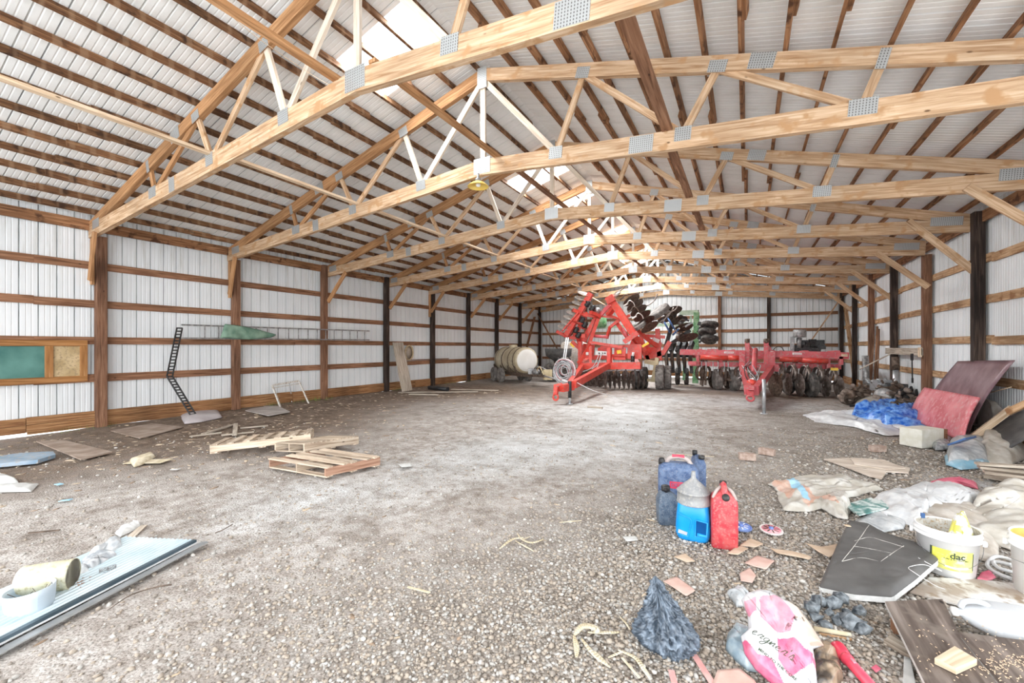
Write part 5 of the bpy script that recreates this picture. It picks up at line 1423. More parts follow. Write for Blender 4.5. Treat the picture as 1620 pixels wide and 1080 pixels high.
for k, (u, Y_) in enumerate(((1140, 17.2), (1285, 16.9))):
    q = at(u, 590, Y_); MB().beam((q.x, q.y, .37), (q.x, q.y + .3, 1.3), .12, .16).build('wheel_leg', 'red2', t4)
for u in (1112, 1148, 1240, 1262, 1284, 1306):
    q = at(u, 590, 18.1); MB().tube(bez([(q.x, q.y, 1.3), (q.x, q.y + .35, .9), (q.x, q.y + .1, .35), (q.x, q.y - .15, .03)], 5), .035, 6).build('ripper_shank', 'iron', t4)

# diesel engine on a stand at the back
t5 = thing('engine_unit', 'black stationary engine with a grey canister air filter at the back wall', 'engine', (3.0, 20.5, 0))
YE = 19.6
mb = MB().box(at(1274, 560, YE), (.9, .6, .5)).box(at(1283, 543, YE), (.8, .4, .25)); mb.tube([at(1264, 545, YE), at(1300, 548, YE)], .12, 10)
for k in range(10): mb.box(at(random.uniform(1256, 1302), random.uniform(538, 560), YE - .2), (random.uniform(.08, .25), .15, random.uniform(.06, .2)), random.uniform(-.3, .3))
mb.build('engine_block', 'blackiron', t5)
MB().lathe([(0, 0), (.2, 0), (.21, .02), (.21, .27), (.2, .29), (0, .3)], at(1265, 533.5, YE - .3), n=22).build('air_filter', 'greyiron', t5)
MB().tube([at(1265, 534, YE - .3), at(1264, 550, YE - .3)], .08, 10).build('intake_pipe', 'greyiron', t5)
MB().box(at(1253, 545, YE - .1), (.1, .5, .62)).build('radiator', 'greyiron', t5)
MB().tube(bez([at(1282, 550, YE), at(1296, 543, YE), at(1301, 552, YE)], 6), .02, 6).build('hose', 'blackiron', t5)
mb = MB(); q = at(1276, 560, YE)
for dx in (-.4, .4):
    for dy in (-.25, .25): mb.beam((q.x + dx, q.y + dy, 0), (q.x + dx, q.y + dy, 1.1), .07, .07)
mb.build('stand', 'iron', t5)

# ================================================================ RIGHT WALL SIDE
t = thing('wall_shelf_board', 'pale grey board nailed across two right wall posts', 'board', (XR - .09, 14.4, 1.36))
MB().beam((XR - .095, 12.9, 1.43), (XR - .095, 15.75, 1.43), .03, .17).build('board', 'grey_wood', t)
MB().box((XR - .12, 12.95, 1.42), (.05, .10, .22)).build('end_block', 'bright2x4', t)
tag(MB().tube([(XR - .13, 13.45, 1.35), (XR - .12, 13.45, .78)], .014, 7).box((XR - .12, 13.45, .74), (.03, .05, .12)).box((XR - .13, 13.45, 1.30), (.04, .07, .16)).build('hanging_bar', 'blackiron'), 'black bar tool hanging from the pale board on the right wall', 'tool')
for k, (a, b_, r_, mt) in enumerate([((1410, 516, 17.2), (1383, 600, 16.2), .028, 'girt'), ((1413, 520, 17.0), (1387, 600, 16.2), .022, 'post'), ((1407, 530, 17.4), (1379, 598, 16.6), .018, 'greyiron')]):
    p, q = at(*a), at(*b_); q.z = .0; p.x = min(p.x, XR + .02)
    tag(MB().tube([p, q], r_, 8).build('leaning_pole', mt), ['thickest brown pole leaning on the right wall behind the scrap pile', 'middle dark pole leaning on the right wall', 'thin grey rod leaning on the right wall'][k], 'pole')
p = at(1371, 605, 16.4); tag(MB().tube([(p.x, p.y, 0), (p.x - .03, p.y, 1.28)], .085, 12).build('stub_pipe', 'greyiron'), 'upright grey pipe left of the scrap pile', 'pipe')
p = at(1424, 600, 14.6); p.x = min(p.x, XR - .15)
t = thing('exhaust_stack', 'upright exhaust pipe with rusty top standing at the right wall', 'pipe', (p.x, p.y, 0))
MB().tube([(p.x, p.y, .1), (p.x, p.y, .95)], .07, 12).build('lower_pipe', 'galv', t); MB().tube([(p.x, p.y, .94), (p.x - .01, p.y, 1.28)], .085, 12).build('upper_pipe', 'iron', t)
tag(MB().beam(at(1360, 584, 16.2), at(1412, 558, 15.2), .02, .03).build('thin_stick', 'grey_wood'), 'thin pale stick slanting across the poles at the right wall', 'stick')

# scrap iron pile : each lump a thing
def lump(kind, p, s_, rz, label, mat):
    mb = MB(); p = V(p)
    R = Matrix.Rotation(rz, 3, 'Z') @ Matrix.Rotation(random.uniform(-.5, .5), 3, 'X')
    q = lambda a, b_, c_: p + R @ V((a * s_, b_ * s_, c_ * s_)) + V((0, 0, s_ * .45))
    if kind == 'engine':
        mb.beam(q(-.45, 0, .1), q(.45, 0, .1), .45 * s_, .45 * s_); mb.beam(q(-.35, 0, .4), q(.35, 0, .4), .3 * s_, .25 * s_)
        for k in range(4): mb.tube([q(-.4 + .27 * k, .28, .3), q(-.4 + .27 * k, .45, .45)], .07 * s_, 8)
        mb.lathe([(0, 0), (.25 * s_, 0), (.27 * s_, .06 * s_), (.2 * s_, .1 * s_), (0, .1 * s_)], q(.6, 0, .1), R @ V((1, 0, 0)), 16)
    elif kind == 'pulley':
        mb.lathe([(.1 * s_, -.14 * s_), (.5 * s_, -.16 * s_), (.52 * s_, -.1 * s_), (.42 * s_, 0), (.52 * s_, .1 * s_), (.5 * s_, .16 * s_), (.4 * s_, .15 * s_), (.36 * s_, .05 * s_), (.12 * s_, .05 * s_), (.1 * s_, .15 * s_)], q(0, 0, .1), R @ V((0.4, -1, .2)), 24)
    elif kind == 'gearbox':
        loft(mb, [(0, .4 * s_, .3 * s_, .1 * s_), (.25 * s_, .5 * s_, .35 * s_, .12 * s_), (.5 * s_, .3 * s_, .25 * s_, .1 * s_), (.6 * s_, .15 * s_, .15 * s_, .1 * s_)], lambda v_: p + R @ v_ + V((0, 0, .02)))
        mb.tube([q(-.8, 0, .1), q(.8, .1, .15)], .1 * s_, 10); mb.lathe([(0, 0), (.3 * s_, 0), (.3 * s_, .06 * s_), (0, .07 * s_)], q(.7, .1, .15), R @ V((1, .1, .1)), 16)
    elif kind == 'casting':
        mb.tube(bez([q(-.6, 0, 0), q(-.3, .2, .3), q(.1, 0, .25), q(.6, .1, -.1)], 5), [.12 * s_] * 8 + [.17 * s_] * 8, 9); mb.beam(q(-.3, -.2, 0), q(.4, .3, .1), .2 * s_, .14 * s_)
        mb.lathe([(.08 * s_, -.04), (.22 * s_, -.04), (.22 * s_, .04), (.08 * s_, .04), (.08 * s_, -.04)], q(-.55, 0, .05), R @ V((1, .4, 0)), 14, cap=False)
    else:
        mb.beam(q(-.8, 0, -.1), q(.8, .1, .2), .12 * s_, .2 * s_); mb.beam(q(-.3, .3, .1), q(.3, -.4, 0), .1 * s_, .1 * s_); mb.tube([q(-.7, .1, 0), q(-.75, -.3, .1)], .12 * s_, 10)
    for k in range(9):
        a_ = q(random.uniform(-.7, .7), random.uniform(-.5, .3), random.uniform(-.2, .55)); e_ = V((random.uniform(-1, 1), random.uniform(-1, 1), random.uniform(-.6, .6))) * s_ * .28
        if k % 3 == 0: mb.tube([a_, a_ + e_], random.uniform(.04, .1) * s_, 9)
        elif k % 3 == 1: mb.beam(a_, a_ + e_, random.uniform(.08, .2) * s_, random.uniform(.06, .16) * s_)
        else: mb.lathe([(0, 0), (.13 * s_, 0), (.14 * s_, .05 * s_), (.06 * s_, .09 * s_), (0, .09 * s_)], a_, e_, 12)
    return tag(mb.build('scrap_' + kind, mat), label, 'scrap iron', 'scrap iron heap at the right wall')
M['rustiron'] = paint('dusty_brown_scrap', (0.16, 0.12, 0.095), (0.32, 0.26, 0.22), .7, .2, 9)
def sp_(u, Y_, z): q = at(u, 620, Y_); return (min(q.x, XR - .25), q.y, z)
for a in [('pulley', sp_(1340, 14.3, -.02), .42, .4, 'rusty pulley at the left end of the scrap pile', 'rustiron'),
          ('gearbox', sp_(1355, 14.6, 0), .42, 1.1, 'dusty gearbox low at the left of the scrap pile', 'rustiron'),
          ('casting', sp_(1366, 14.1, .05), .5, .3, 'curved casting in the left part of the scrap pile', 'iron'),
          ('bracket', sp_(1378, 14.8, .15), .5, -.5, 'angled bracket near the upright grey pipe', 'rustiron'),
          ('engine', sp_(1396, 14.3, .18), .52, .5, 'bright grey engine in the middle of the scrap pile', 'galv'),
          ('pulley', sp_(1397, 13.6, .10), .40, 2.0, 'large pale pulley facing out of the scrap pile', 'greyiron'),
          ('engine', sp_(1418, 14.2, .0), .62, -.4, 'black engine block beside the exhaust pipe', 'blackiron'),
          ('gearbox', sp_(1412, 13.9, .3), .38, .7, 'dark gearbox on top of the scrap pile', 'iron'),
          ('casting', sp_(1385, 14.0, .0), .5, 2.2, 'dark casting under the pale pulley', 'iron'),
          ('casting', sp_(1430, 13.3, .1), .5, 1.2, 'black casting to the right of the engine block', 'blackiron'),
          ('bracket', sp_(1442, 12.9, .02), .55, .2, 'brown bracket at the right of the scrap pile', 'rustiron'),
          ('gearbox', sp_(1450, 12.6, .0), .40, .9, 'dusty gearbox next to the red panel', 'rustiron'),
          ('casting', sp_(1436, 12.4, .0), .45, .2, 'brown casting in front of the right end of the pile', 'iron'),
          ('bracket', sp_(1424, 12.9, .0), .5, 2.4, 'long bracket behind the white sheeting', 'rustiron'),
          ('gearbox', sp_(1457, 12.1, .05), .34, -.2, 'small gearbox tucked behind the red panel', 'iron'),
          ('engine', sp_(1452, 13.2, .0), .45, 1.3, 'rusty half engine at the foot of the boarded post', 'rustiron')]:
    lump(*a[:4], a[4], a[5])
for k in range(7):
    p = sp_(1345 + k * 16 + random.uniform(-4, 4), 13.3 + random.uniform(-.4, .4), .03 + random.uniform(0, .12)); a = random.uniform(-.8, .8)
    tag(MB().beam(p, V(p) + V((.45 * math.cos(a), .45 * math.sin(a), .06)), .05, .05).build('scrap_bar', 'rustiron' if k % 2 else 'blackiron'), 'loose iron bar lying among the scrap pile', 'iron bar', 'loose bars in the scrap heap')

# ---- sheeting and tarp beside the pile
M['tarp_blue'] = paint('blue_woven_tarp', (0.01, 0.11, 0.52), (0.20, 0.42, 0.82), .28, 0, 14, lo=.38, hi=.62, bump=.9)
M['sheeting'] = paint('clean_white_sheeting', (0.68, 0.69, 0.70), (0.84, 0.85, 0.85), .28, 0, 14, trans=.15, bump=.8)
M['sheeting_dirty'] = paint('dusty_cream_sheeting', (0.54, 0.50, 0.43), (0.74, 0.72, 0.67), .32, 0, 9, trans=.15, bump=.8)
M['sheeting_tan'] = paint('tan_sheeting', (0.50, 0.44, 0.37), (0.70, 0.66, 0.60), .35, 0, 10, trans=.15, bump=.8)
def blobpx(px, name, mat, label, cat, bulge, amp, seed, scale=4, z=0.0, nr=26, na=110, solid=.002, colf=None, grp=None, base=.006, jag=.0, pw=.5):
    P_ = [(min(x, XR - .02), y) for x, y in gpoly(px, z)]
    o = blob(P_, zf(z), bulge, amp, seed, scale, nr, na, colf, base, jag, pw).build(name, mat, solid=solid)
    return tag(o, label, cat, grp)
blobpx([(1270, 657), (1300, 652), (1345, 650), (1400, 655), (1440, 672), (1460, 684), (1440, 690), (1400, 690), (1350, 676), (1290, 668)], 'plastic_sheeting', 'sheeting', 'flat white plastic sheeting on the gravel in front of the blue tarp', 'sheeting', .08, .20, 1.2, 3.2, jag=.08, nr=36, na=150, pw=.8)
blobpx([(1348, 655), (1352, 640), (1366, 632), (1400, 628), (1440, 640), (1470, 655), (1440, 662)], 'plastic_sheeting', 'sheeting_dirty', 'cream plastic sheeting heaped behind the blue tarp', 'sheeting', .26, .12, 4.4, 1.6, pw=.8)
blobpx([(1342, 668), (1350, 658), (1378, 650), (1420, 652), (1462, 662), (1474, 676), (1472, 684), (1440, 684), (1400, 678), (1370, 670)], 'blue_tarp', 'tarp_blue', 'crumpled blue tarp heaped in front of the scrap pile', 'tarp', .24, .42, 7.7, 4.6, nr=40, na=170, solid=.003, pw=.6)
# white foam block
p = G(1440, 706, 0); q = G(1475, 703, 0)
t = thing('foam_block', 'white foam block standing on the gravel beside the blue tarp', 'foam block', (p.x, p.y, 0))
dx = (q - p).normalized(); nrm = V((-dx.y, dx.x, 0))
M['foam'] = paint('dirty_white_foam', (0.68, 0.66, 0.56), (0.80, 0.79, 0.72), .9, 0, 10)
MB().beam(p + V((0, 0, .14)), q + V((0, 0, .14)), .30, .28).build('block', 'foam', t, bevel=.01)
MB().beam(q + V((0, 0, .14)) + dx * .03, q + V((0, 0, .14)) + dx * .075, .30, .25).build('dark_end', 'girt', t)

# red panel and purple panel leaning on the wall
M['red_panel'] = paint('scratched_red_panel', (0.52, 0.10, 0.12), (0.70, 0.24, 0.26), .5, 0, 3.5, lo=.38, hi=.66, dirt=(.62, .30, .30))
M['purple_panel'] = paint('scratched_maroon_panel', (0.16, 0.085, 0.10), (0.31, 0.21, 0.23), .32, .1, 3.5, lo=.35, hi=.68)
def lean(name, A_, B_, C_, D_, bow, th, mat, label, cat, part=None):
    """A bottom near, B bottom far, C top far, D top near"""
    A_, B_, C_, D_ = map(V, (A_, B_, C_, D_)); n_ = (B_ - A_).cross(D_ - A_).normalized()
    if n_.x > 0: n_ = -n_
    mb = MB(); f_ = lambda s: (lambda u, v: A_.lerp(B_, u).lerp(D_.lerp(C_, u), v) + n_ * (bow * math.sin(math.pi * v) + s))
    mb.grid(f_(0), 16, 16); 
    return tag(mb.build(name, mat, solid=th), label, cat)
lean('maroon_sheet', (3.16, 9.62, .12), (3.20, 11.9, .10), (3.52, 11.15, 1.27), (3.52, 9.2, 1.34), .05, .012, 'purple_panel', 'bowed maroon metal panel leaning on the right wall behind the red one', 'panel')
sk = lambda p: tuple(EYE + (V(p) - EYE) * .955)
lean('red_sheet', sk((2.99, 9.30, .04)), sk((2.93, 11.55, .08)), sk((3.22, 11.75, .70)), sk((3.22, 9.42, .74)), .03, .03, 'red_panel', 'faded red panel leaning in front of the maroon one at the right wall', 'panel')
lean('dark_sheet', (3.0, 8.35, .02), (3.05, 9.3, .02), (3.60, 9.3, .68), (3.60, 8.2, .66), .0, .02, 'hopper', 'dark panel leaning on the right wall below the maroon one', 'panel')
for k, (a, b_) in enumerate((((2.55, 8.9, .02), (3.1, 11.3, .02)), ((2.75, 8.7, .06), (3.0, 11.0, .06)), ((2.85, 8.9, .02), (3.3, 10.9, .02)))):
    tag(MB().beam(a, b_, .14, .035).build('support_plank', 'grey_wood'), ['outermost', 'middle', 'innermost'][k] + ' grey plank under the foot of the red panel', 'plank')
tag(MB().beam(G(1532, 697, .10), atx(1602, 645, 3.45), .04, .09).build('pale_plank', 'bright2x4'), 'pale plank slanting up to the right wall below the maroon panel', 'plank')
tag(MB().beam(atx(1594, 652, 3.30), atx(1650, 626, 3.45), .04, .09).build('orange_plank', 'girt_pale'), 'short tan plank at the right edge above the white bags', 'plank')
tag(MB().tube([atx(1562, 622, 3.45), atx(1600, 612, 3.55)], .008, 6).build('wire', 'bright2x4'), 'thin pale rod against the right wall under the maroon panel', 'rod')
tag(MB().beam((XR + .02, 8.35, .3), (XR + .05, 8.62, 2.3), .025, .03).build('thin_lath', 'girt_pale'), 'thin lath leaning on the right wall at the right edge', 'lath')

# white bags and the blue bag
BZ = zf(0)
blobpx([(1500, 737), (1497, 722), (1502, 706), (1520, 700), (1560, 700), (1568, 715), (1562, 733), (1530, 741)], 'plastic_bag', 'film', 'full translucent bag with sky-blue film around its base at the right', 'plastic bag', .20, .10, 2.9, 4, nr=30, na=110, pw=.45)
M['film_blue'] = paint('sky_blue_film', (0.30, 0.58, 0.74), (0.62, 0.80, 0.88), .3, 0, 7, trans=.25)
blobpx([(1494, 722), (1496, 736), (1520, 744), (1566, 740), (1566, 731), (1530, 731), (1508, 722)], 'blue_film', 'film_blue', 'sky-blue film wrapped round the foot of the translucent bag', 'film', .07, .07, 5.9, 6, pw=.6)
blobpx([(1470, 704), (1480, 698), (1508, 700), (1508, 712), (1480, 713)], 'plastic_bag', 'film_grey', 'small grey-white bag between the foam block and the blue-footed bag', 'plastic bag', .12, .05, 1.9, 5)
blobpx([(1548, 722), (1556, 706), (1600, 692), (1700, 690), (1680, 725), (1600, 736), (1560, 733)], 'plastic_sheeting', 'sheeting_dirty', 'cream sheeting bundled beside the blue-footed bag at the right edge', 'sheeting', .22, .20, 6.5, 2.8, pw=.7, nr=34, na=130)
blobpx([(1575, 702), (1580, 690), (1616, 684), (1660, 694), (1670, 712), (1620, 712)], 'plastic_sheeting', 'sheeting_dirty', 'tall pale sheeting mound against the right wall under the plank', 'sheeting', .62, .14, 3.5, 2.0, pw=.6, nr=34, na=130)
blobpx([(1535, 702), (1545, 692), (1562, 690), (1572, 700), (1560, 706)], 'round_lid', 'sheeting', 'round white lid among the bags under the slanting plank', 'lid', .12, .03, 2.3, 3)
p = G(1530, 700, .2); tag(MB().beam(G(1508, 702, .22), G(1536, 692, .34), .30, .02).build('blue_grey_board', 'blue_part'), 'blue-grey board sticking out of the translucent bag', 'board')
# stacked boards at the right edge
for k, (a, b_, z, w_) in enumerate([((1548, 738), (1680, 752), .22, .10), ((1556, 745), (1690, 762), .16, .14), ((1560, 752), (1690, 775), .04, .2), ((1545, 733), (1680, 742), .26, .08)]):
    tag(MB().beam(G(*a, z), G(*b_, z), w_, .025).build('stacked_board', 'grey_wood'), ['second', 'third', 'lowest', 'topmost'][k] + ' grey board of the stack at the right edge', 'board', 'stacked boards at the right edge')
for k, (u, v) in enumerate(((1602, 762), (1640, 768))):
    p = G(u, v, .0); tag(MB().box((p.x + .03, p.y + .03, .07), (.09, .09, .14), .4).build('wood_block', 'grey_wood'), ('left' if k == 0 else 'right') + ' block propping the board stack at the right edge', 'block')
# plywood scraps
M['ply'] = wood('pale_plywood', (0.44, 0.36, 0.29), (0.60, 0.52, 0.44), (0.70, 0.63, 0.55), vary=.12, gs=8)
flat([(1303, 727), (1352, 725), (1440, 741), (1437, 749), (1402, 747), (1395, 758), (1375, 754), (1345, 742)], .012, 'plywood_scrap', 'ply', 'large split plywood sheet on the gravel left of the board stack', 'plywood', .015)
flat([(1345, 725), (1398, 728), (1432, 742), (1400, 743), (1352, 735)], .012, 'plywood_scrap', 'ply', 'smaller plywood piece lying on the large split sheet', 'plywood', .032)
for k, (u, v, rz) in enumerate(((1182, 727, .2), (1213, 719, -.3), (1388, 714, .6))):
    p = G(u, v); M.setdefault('brick', paint('dusty_brick', (0.34, 0.24, 0.19), (0.50, 0.39, 0.33), .9, 0, 20))
    tag(MB().box((p.x, p.y, .045), (.20, .10, .09), rz).build('brick', 'brick', bevel=.006), ['left of the two bricks behind the blue fuel can', 'right of the two bricks behind the blue fuel can', 'lone broken brick left of the foam block'][k], 'brick')

# ---- big heap of sheeting in the middle right
M['orange_film'] = paint('pale_orange_cloth', (0.58, 0.35, 0.26), (0.72, 0.54, 0.45), .5, 0, 10, bump=.6)
M['lightblue_film'] = paint('light_blue_cloth', (0.28, 0.55, 0.74), (0.45, 0.70, 0.84), .6, 0, 6)
PB = gpoly([(1240, 760), (1254, 757), (1280, 793), (1283, 800), (1272, 798)])
PO = [gpoly([(1218, 765), (1243, 762), (1262, 785), (1250, 795)]), gpoly([(1262, 772), (1290, 790), (1312, 792), (1330, 812), (1312, 806), (1300, 792), (1280, 808), (1272, 800)])]
PW = [gpoly([(1228, 783), (1250, 795), (1280, 800), (1278, 806), (1235, 796)])]
def cf(p):
    if inpoly(p, PB): return 1
    for q in PO:
        if inpoly(p, q): return 2
    return 0
blobpx([(1216, 764), (1240, 760), (1268, 754), (1310, 752), (1350, 758), (1392, 768), (1396, 776), (1360, 784), (1342, 792), (1346, 812), (1340, 822), (1326, 820), (1300, 806), (1262, 812), (1240, 808), (1232, 792)], 'striped_cloth', ['sheeting_dirty', 'lightblue_film', 'orange_film'], 'cream sheeting with light blue and pale orange stripes, left end of the plastic heap', 'sheeting', .05, .20, 2.4, 4.2, colf=cf, nr=44, na=190, pw=.8, jag=.05)
blobpx([(1375, 800), (1400, 778), (1440, 772), (1500, 770), (1545, 775), (1570, 790), (1540, 806), (1470, 812), (1452, 838), (1420, 828), (1398, 830)], 'plastic_sheeting', 'sheeting', 'translucent white sheeting folded behind the labelled bucket', 'sheeting', .06, .22, 8.4, 3.6, nr=44, na=180, pw=.8, jag=.05)
blobpx([(1540, 850), (1530, 815), (1550, 785), (1600, 775), (1690, 790), (1690, 870), (1600, 872)], 'plastic_sheeting', 'sheeting_dirty', 'cream sheeting mound between the two white buckets', 'sheeting', .12, .26, 9.4, 3.4, nr=44, na=180, pw=.8)
blobpx([(1440, 815), (1470, 800), (1540, 795), (1580, 830), (1580, 880), (1560, 890), (1500, 870), (1450, 860)], 'plastic_sheeting', 'sheeting_tan', 'greyish sheeting pressed flat behind the labelled bucket', 'sheeting', .05, .14, 5.1, 4.0, nr=36, na=140, pw=.8)
blobpx([(1360, 835), (1352, 826), (1380, 812), (1410, 808), (1436, 822), (1430, 838), (1395, 843)], 'plastic_sheeting', 'film', 'small clear film beside the paint-stained seat cushion', 'sheeting', .03, .05, 3.1, 7)
M['pink_cloth'] = paint('raspberry_cloth', (0.58, 0.10, 0.17), (0.72, 0.22, 0.28), .6, 0, 6)
blobpx([(1464, 772), (1480, 762), (1520, 758), (1545, 766), (1548, 775), (1520, 768), (1490, 772)], 'pink_cloth', 'pink_cloth', 'raspberry pink cloth showing at the back of the plastic heap', 'cloth', .05, .06, 3.8, 5)
M['mag'] = paint('teal_printed_paper', (0.10, 0.26, 0.24), (0.68, 0.74, 0.72), .35, 0, 14, lo=.42, hi=.58)
for k in range(3):
    flat([(1335 + k * 5, 799 + k * 3), (1378 + k * 8, 788 + k * 2), (1400 + k * 4, 800 + k * 2), (1352 + k * 4, 812 + k * 2)], .01, 'magazine', 'mag', ['lowest', 'middle', 'top'][k] + ' glossy teal leaflet sticking out of the plastic heap', 'leaflet', .02 + k * .014)

# ---- buckets ----------------------------------------------------------------
M['bucket'] = paint('white_bucket_plastic', (0.84, 0.84, 0.83), (0.88, 0.88, 0.87), .35, 0, 5)
M['bucket_in'] = paint('bucket_inside_grey', (0.48, 0.46, 0.42), (0.66, 0.64, 0.60), .6, 0, 18, dirt=(.35, .24, .12))
M['bucket_yel'] = paint('yellow_stained_inside', (0.62, 0.38, 0.08), (0.80, 0.58, 0.20), .5, 0, 8)
M['wire'] = paint('dark_wire', (0.16, 0.16, 0.16), (0.24, 0.24, 0.24), .4, .6, 10)
M['label_yel'] = paint('lemon_label', (0.74, 0.72, 0.10), (0.80, 0.80, 0.32), .45, 0, 5, dirt=(.74, .74, .55))
M['ink'] = paint('dark_ink', (0.05, 0.07, 0.04), None, .5)
def bucket(c_, r0, r1, h, label, inner, rz=0.0):
    t = thing('plastic_bucket', label, 'bucket', c_, 'white plastic buckets')
    n = 48
    MB().lathe([(r0 * .9, 0), (r0, .006), (r0 + (r1 - r0) * .78, h * .80), (r1 + .006, h * .80), (r1 + .006, h * .815), (r1 - .001, h * .825), (r1 + .001, h * .89), (r1 + .007, h * .895), (r1 + .007, h * .91), (r1, h * .92), (r1 + .002, h * .985), (r1 + .006, h), (r1 - .002, h + .002), (r1 - .007, h * .985)], c_, n=n, cap=False).build('shell', 'bucket', t)
    MB().lathe([(r1 - .006, h * .99), (r1 - .009, h * .8), (r0 - .006, .01), (0, .008)], c_, n=n, cap=False).build('inside', inner, t)
    MB().lathe([(0, 0), (r0 * .92, 0)], c_, n=n, cap=False).build('base', 'bucket', t)
    for s_ in (-1, 1):
        p = V(c_) + V((math.cos(rz) * (r1 + .012) * s_, math.sin(rz) * (r1 + .012) * s_, h * .77))
        MB().lathe([(0, -.012), (.02, -.012), (.022, .0), (.016, .012), (0, .014)], p, (math.cos(rz), math.sin(rz), 0), 14).build('handle_lug', 'bucket', t)
    return t
fwd = V((-math.sin(YAW), math.cos(YAW), 0))
bc = G(1498, 914, 0); bd = V((bc.x, bc.y, 0)).normalized(); b0 = V((bc.x, bc.y, 0)) + bd * .135
perp_b = math.atan2(-bd.x, bd.y)
t = bucket((b0.x, b0.y, 0), .135, .163, .31, 'white bucket with a yellow label, trash bag inside, beside the torn seat cushion', 'bucket_in', perp_b)
def cylf(c_, r_at, ang0):
    """wraps a flat (x right, y up) drawing round a bucket; ang0 faces the viewer"""
    def f(p):
        z = p.y; r = r_at(z) + .0012 + p.z; a = ang0 + p.x / r_at(z)
        return V((c_[0] + r * math.cos(a), c_[1] + r * math.sin(a), c_[2] + z))
    return f
ra_ = lambda z: .135 + .028 * .78 * min(1, z / (.31 * .8)) * 1.0
a0 = math.atan2(-bd.y, -bd.x)
wf = cylf((b0.x, b0.y, 0), ra_, a0 + .22)
lb = MB().grid(lambda u, v: wf(V((-.105 + .21 * u, .058 + .135 * v, 0))), 24, 4).build('label', 'label_yel', t)
MB().grid(lambda u, v: wf(V((-.117 + .012 * u, .058 + .137 * v, 0.0002))), 2, 4).build('label_edge', 'ink', t)
MB().grid(lambda u, v: wf(V((.100 + .006 * u, .07 + .115 * v, 0.0006))), 2, 4).build('label_edge', 'ink', t)
txt = lambda s_, sz, x, y, sh=0: text('lettering', s_, sz, (lambda p: wf(V((p.x + x, p.y + y, .0012)))), 'ink', t, project=True, shear=sh, bold=sz * .03)
txt('dac', .055, .018, .158); txt('TURF & ALL-WAY MIX', .0125, .012, .134); 
M['label_white'] = paint('label_white', (0.78, 0.78, 0.72), None, .5)
hp = []
for k in range(25):
    a = math.pi * k / 24
    loc = V((math.cos(a) * .168, -math.sin(a) * .19, -math.sin(a) * .150))
    R = Matrix.Rotation(perp_b + .18, 3, 'Z'); hp.append(V((b0.x, b0.y, .245)) + R @ loc)
MB().tube(hp, .0018, 5).build('wire_handle', 'wire', t)
MB().tube(hp[9:15], .006, 8).build('grip', 'bucket', t)
M['bagyel'] = paint('white_and_yellow_bag', (0.76, 0.76, 0.74), (0.74, 0.70, 0.14), .35, 0, 14, lo=.50, hi=.53)
R = Matrix.Rotation(perp_b, 3, 'Z')
fb = lambda p: V((b0.x, b0.y, .19)) + R @ V((p.x, p.y, p.z))
tag(blob([(.00, -.03), (.0, -.10), (.06, -.12), (.12, -.06), (.13, .02), (.08, .08), (.02, .06)], fb, .12, .26, 2.7, 8, 30, 100, pw=.8).build('trash_bag', 'bagyel', solid=.001), 'white and yellow feed bag crumpled inside the labelled bucket', 'plastic bag')
tag(blob([(-.14, -.05), (-.05, -.14), (.05, -.14), (.1, -.05), (.05, .1), (-.06, .14), (-.14, .05)], lambda p: V((b0.x, b0.y, .15)) + R @ V((p.x * .95, p.y * .95, p.z)), .02, .06, 6.7, 16, 20, 70).build('ash_lumps', 'bucket_in'), 'grey ashy rubbish filling the labelled bucket', 'rubbish', kind='stuff')
tag(MB().box(V((b0.x, b0.y, .318)) + R @ V((-.122, .095, 0)), (.022, .012, .035), .3).build('blue_clip', 'blue_part'), 'small dark blue clip on the rim of the labelled bucket', 'clip')
b1 = G(1660, 955, 0); bd1 = V((b1.x, b1.y, 0)).normalized(); b1 = V((b1.x, b1.y, 0)) + bd1 * .10
t = bucket((b1.x, b1.y, 0), .140, .162, .37, 'white bucket with a yellow-stained inside, cut off by the right edge', 'bucket_yel', math.atan2(-bd1.x, bd1.y))
MB().tube([b1 + V((-.15, .05, .22)), b1 + V((-.19, -.05, .225)), b1 + V((-.10, -.17, .222))], .002, 5).build('wire_handle', 'wire', t)

# ---- seat cushion -------------------------------------------------------------
M['seat'] = paint('worn_charcoal_vinyl', (0.070, 0.066, 0.063), (0.135, 0.13, 0.125), .7, 0, 5, lo=.3, hi=.75, bump=.15)
M['seat_foam'] = paint('white_foam_edge', (0.62, 0.62, 0.60), (0.74, 0.74, 0.72), .9, 0, 30)
M['seam'] = paint('pale_thread', (0.50, 0.48, 0.44), None, .8)
sc = [G(1344, 838, .06), G(1432, 868, .10), G(1483, 897, .10), G(1412, 948, .08), G(1294, 922, .05)]
t = thing('seat_cushion', 'torn charcoal vinyl seat cushion with white foam edge in front of the labelled bucket', 'cushion', (.8, 3.7, 0))
quad = [(1343, 836), (1372, 840), (1402, 858), (1450, 872), (1485, 899), (1450, 925), (1412, 946), (1350, 936), (1295, 921), (1318, 880)]
Q = resample(gpoly(quad, .06), 120); qc = sum(Q, V((0, 0))) / len(Q)
E1 = V(G(1294, 921, .06)[:2]); E2 = V(G(1483, 897, .06)[:2]); ed = (E2 - E1); el = ed.length; ed.normalize()
def seat_z(p, top):
    s_ = (V((p.x, p.y)) - E1).dot(ed) / el
    z = .030 + .085 * max(0, min(1, s_)) ** 1.2 + .02 * math.sin(s_ * 3.0)
    return z + (0 if not top else 0)
mb = MB(); nr = 22
i0 = 0; mb.v.append((qc.x, qc.y, seat_z(qc, 1) + .03))
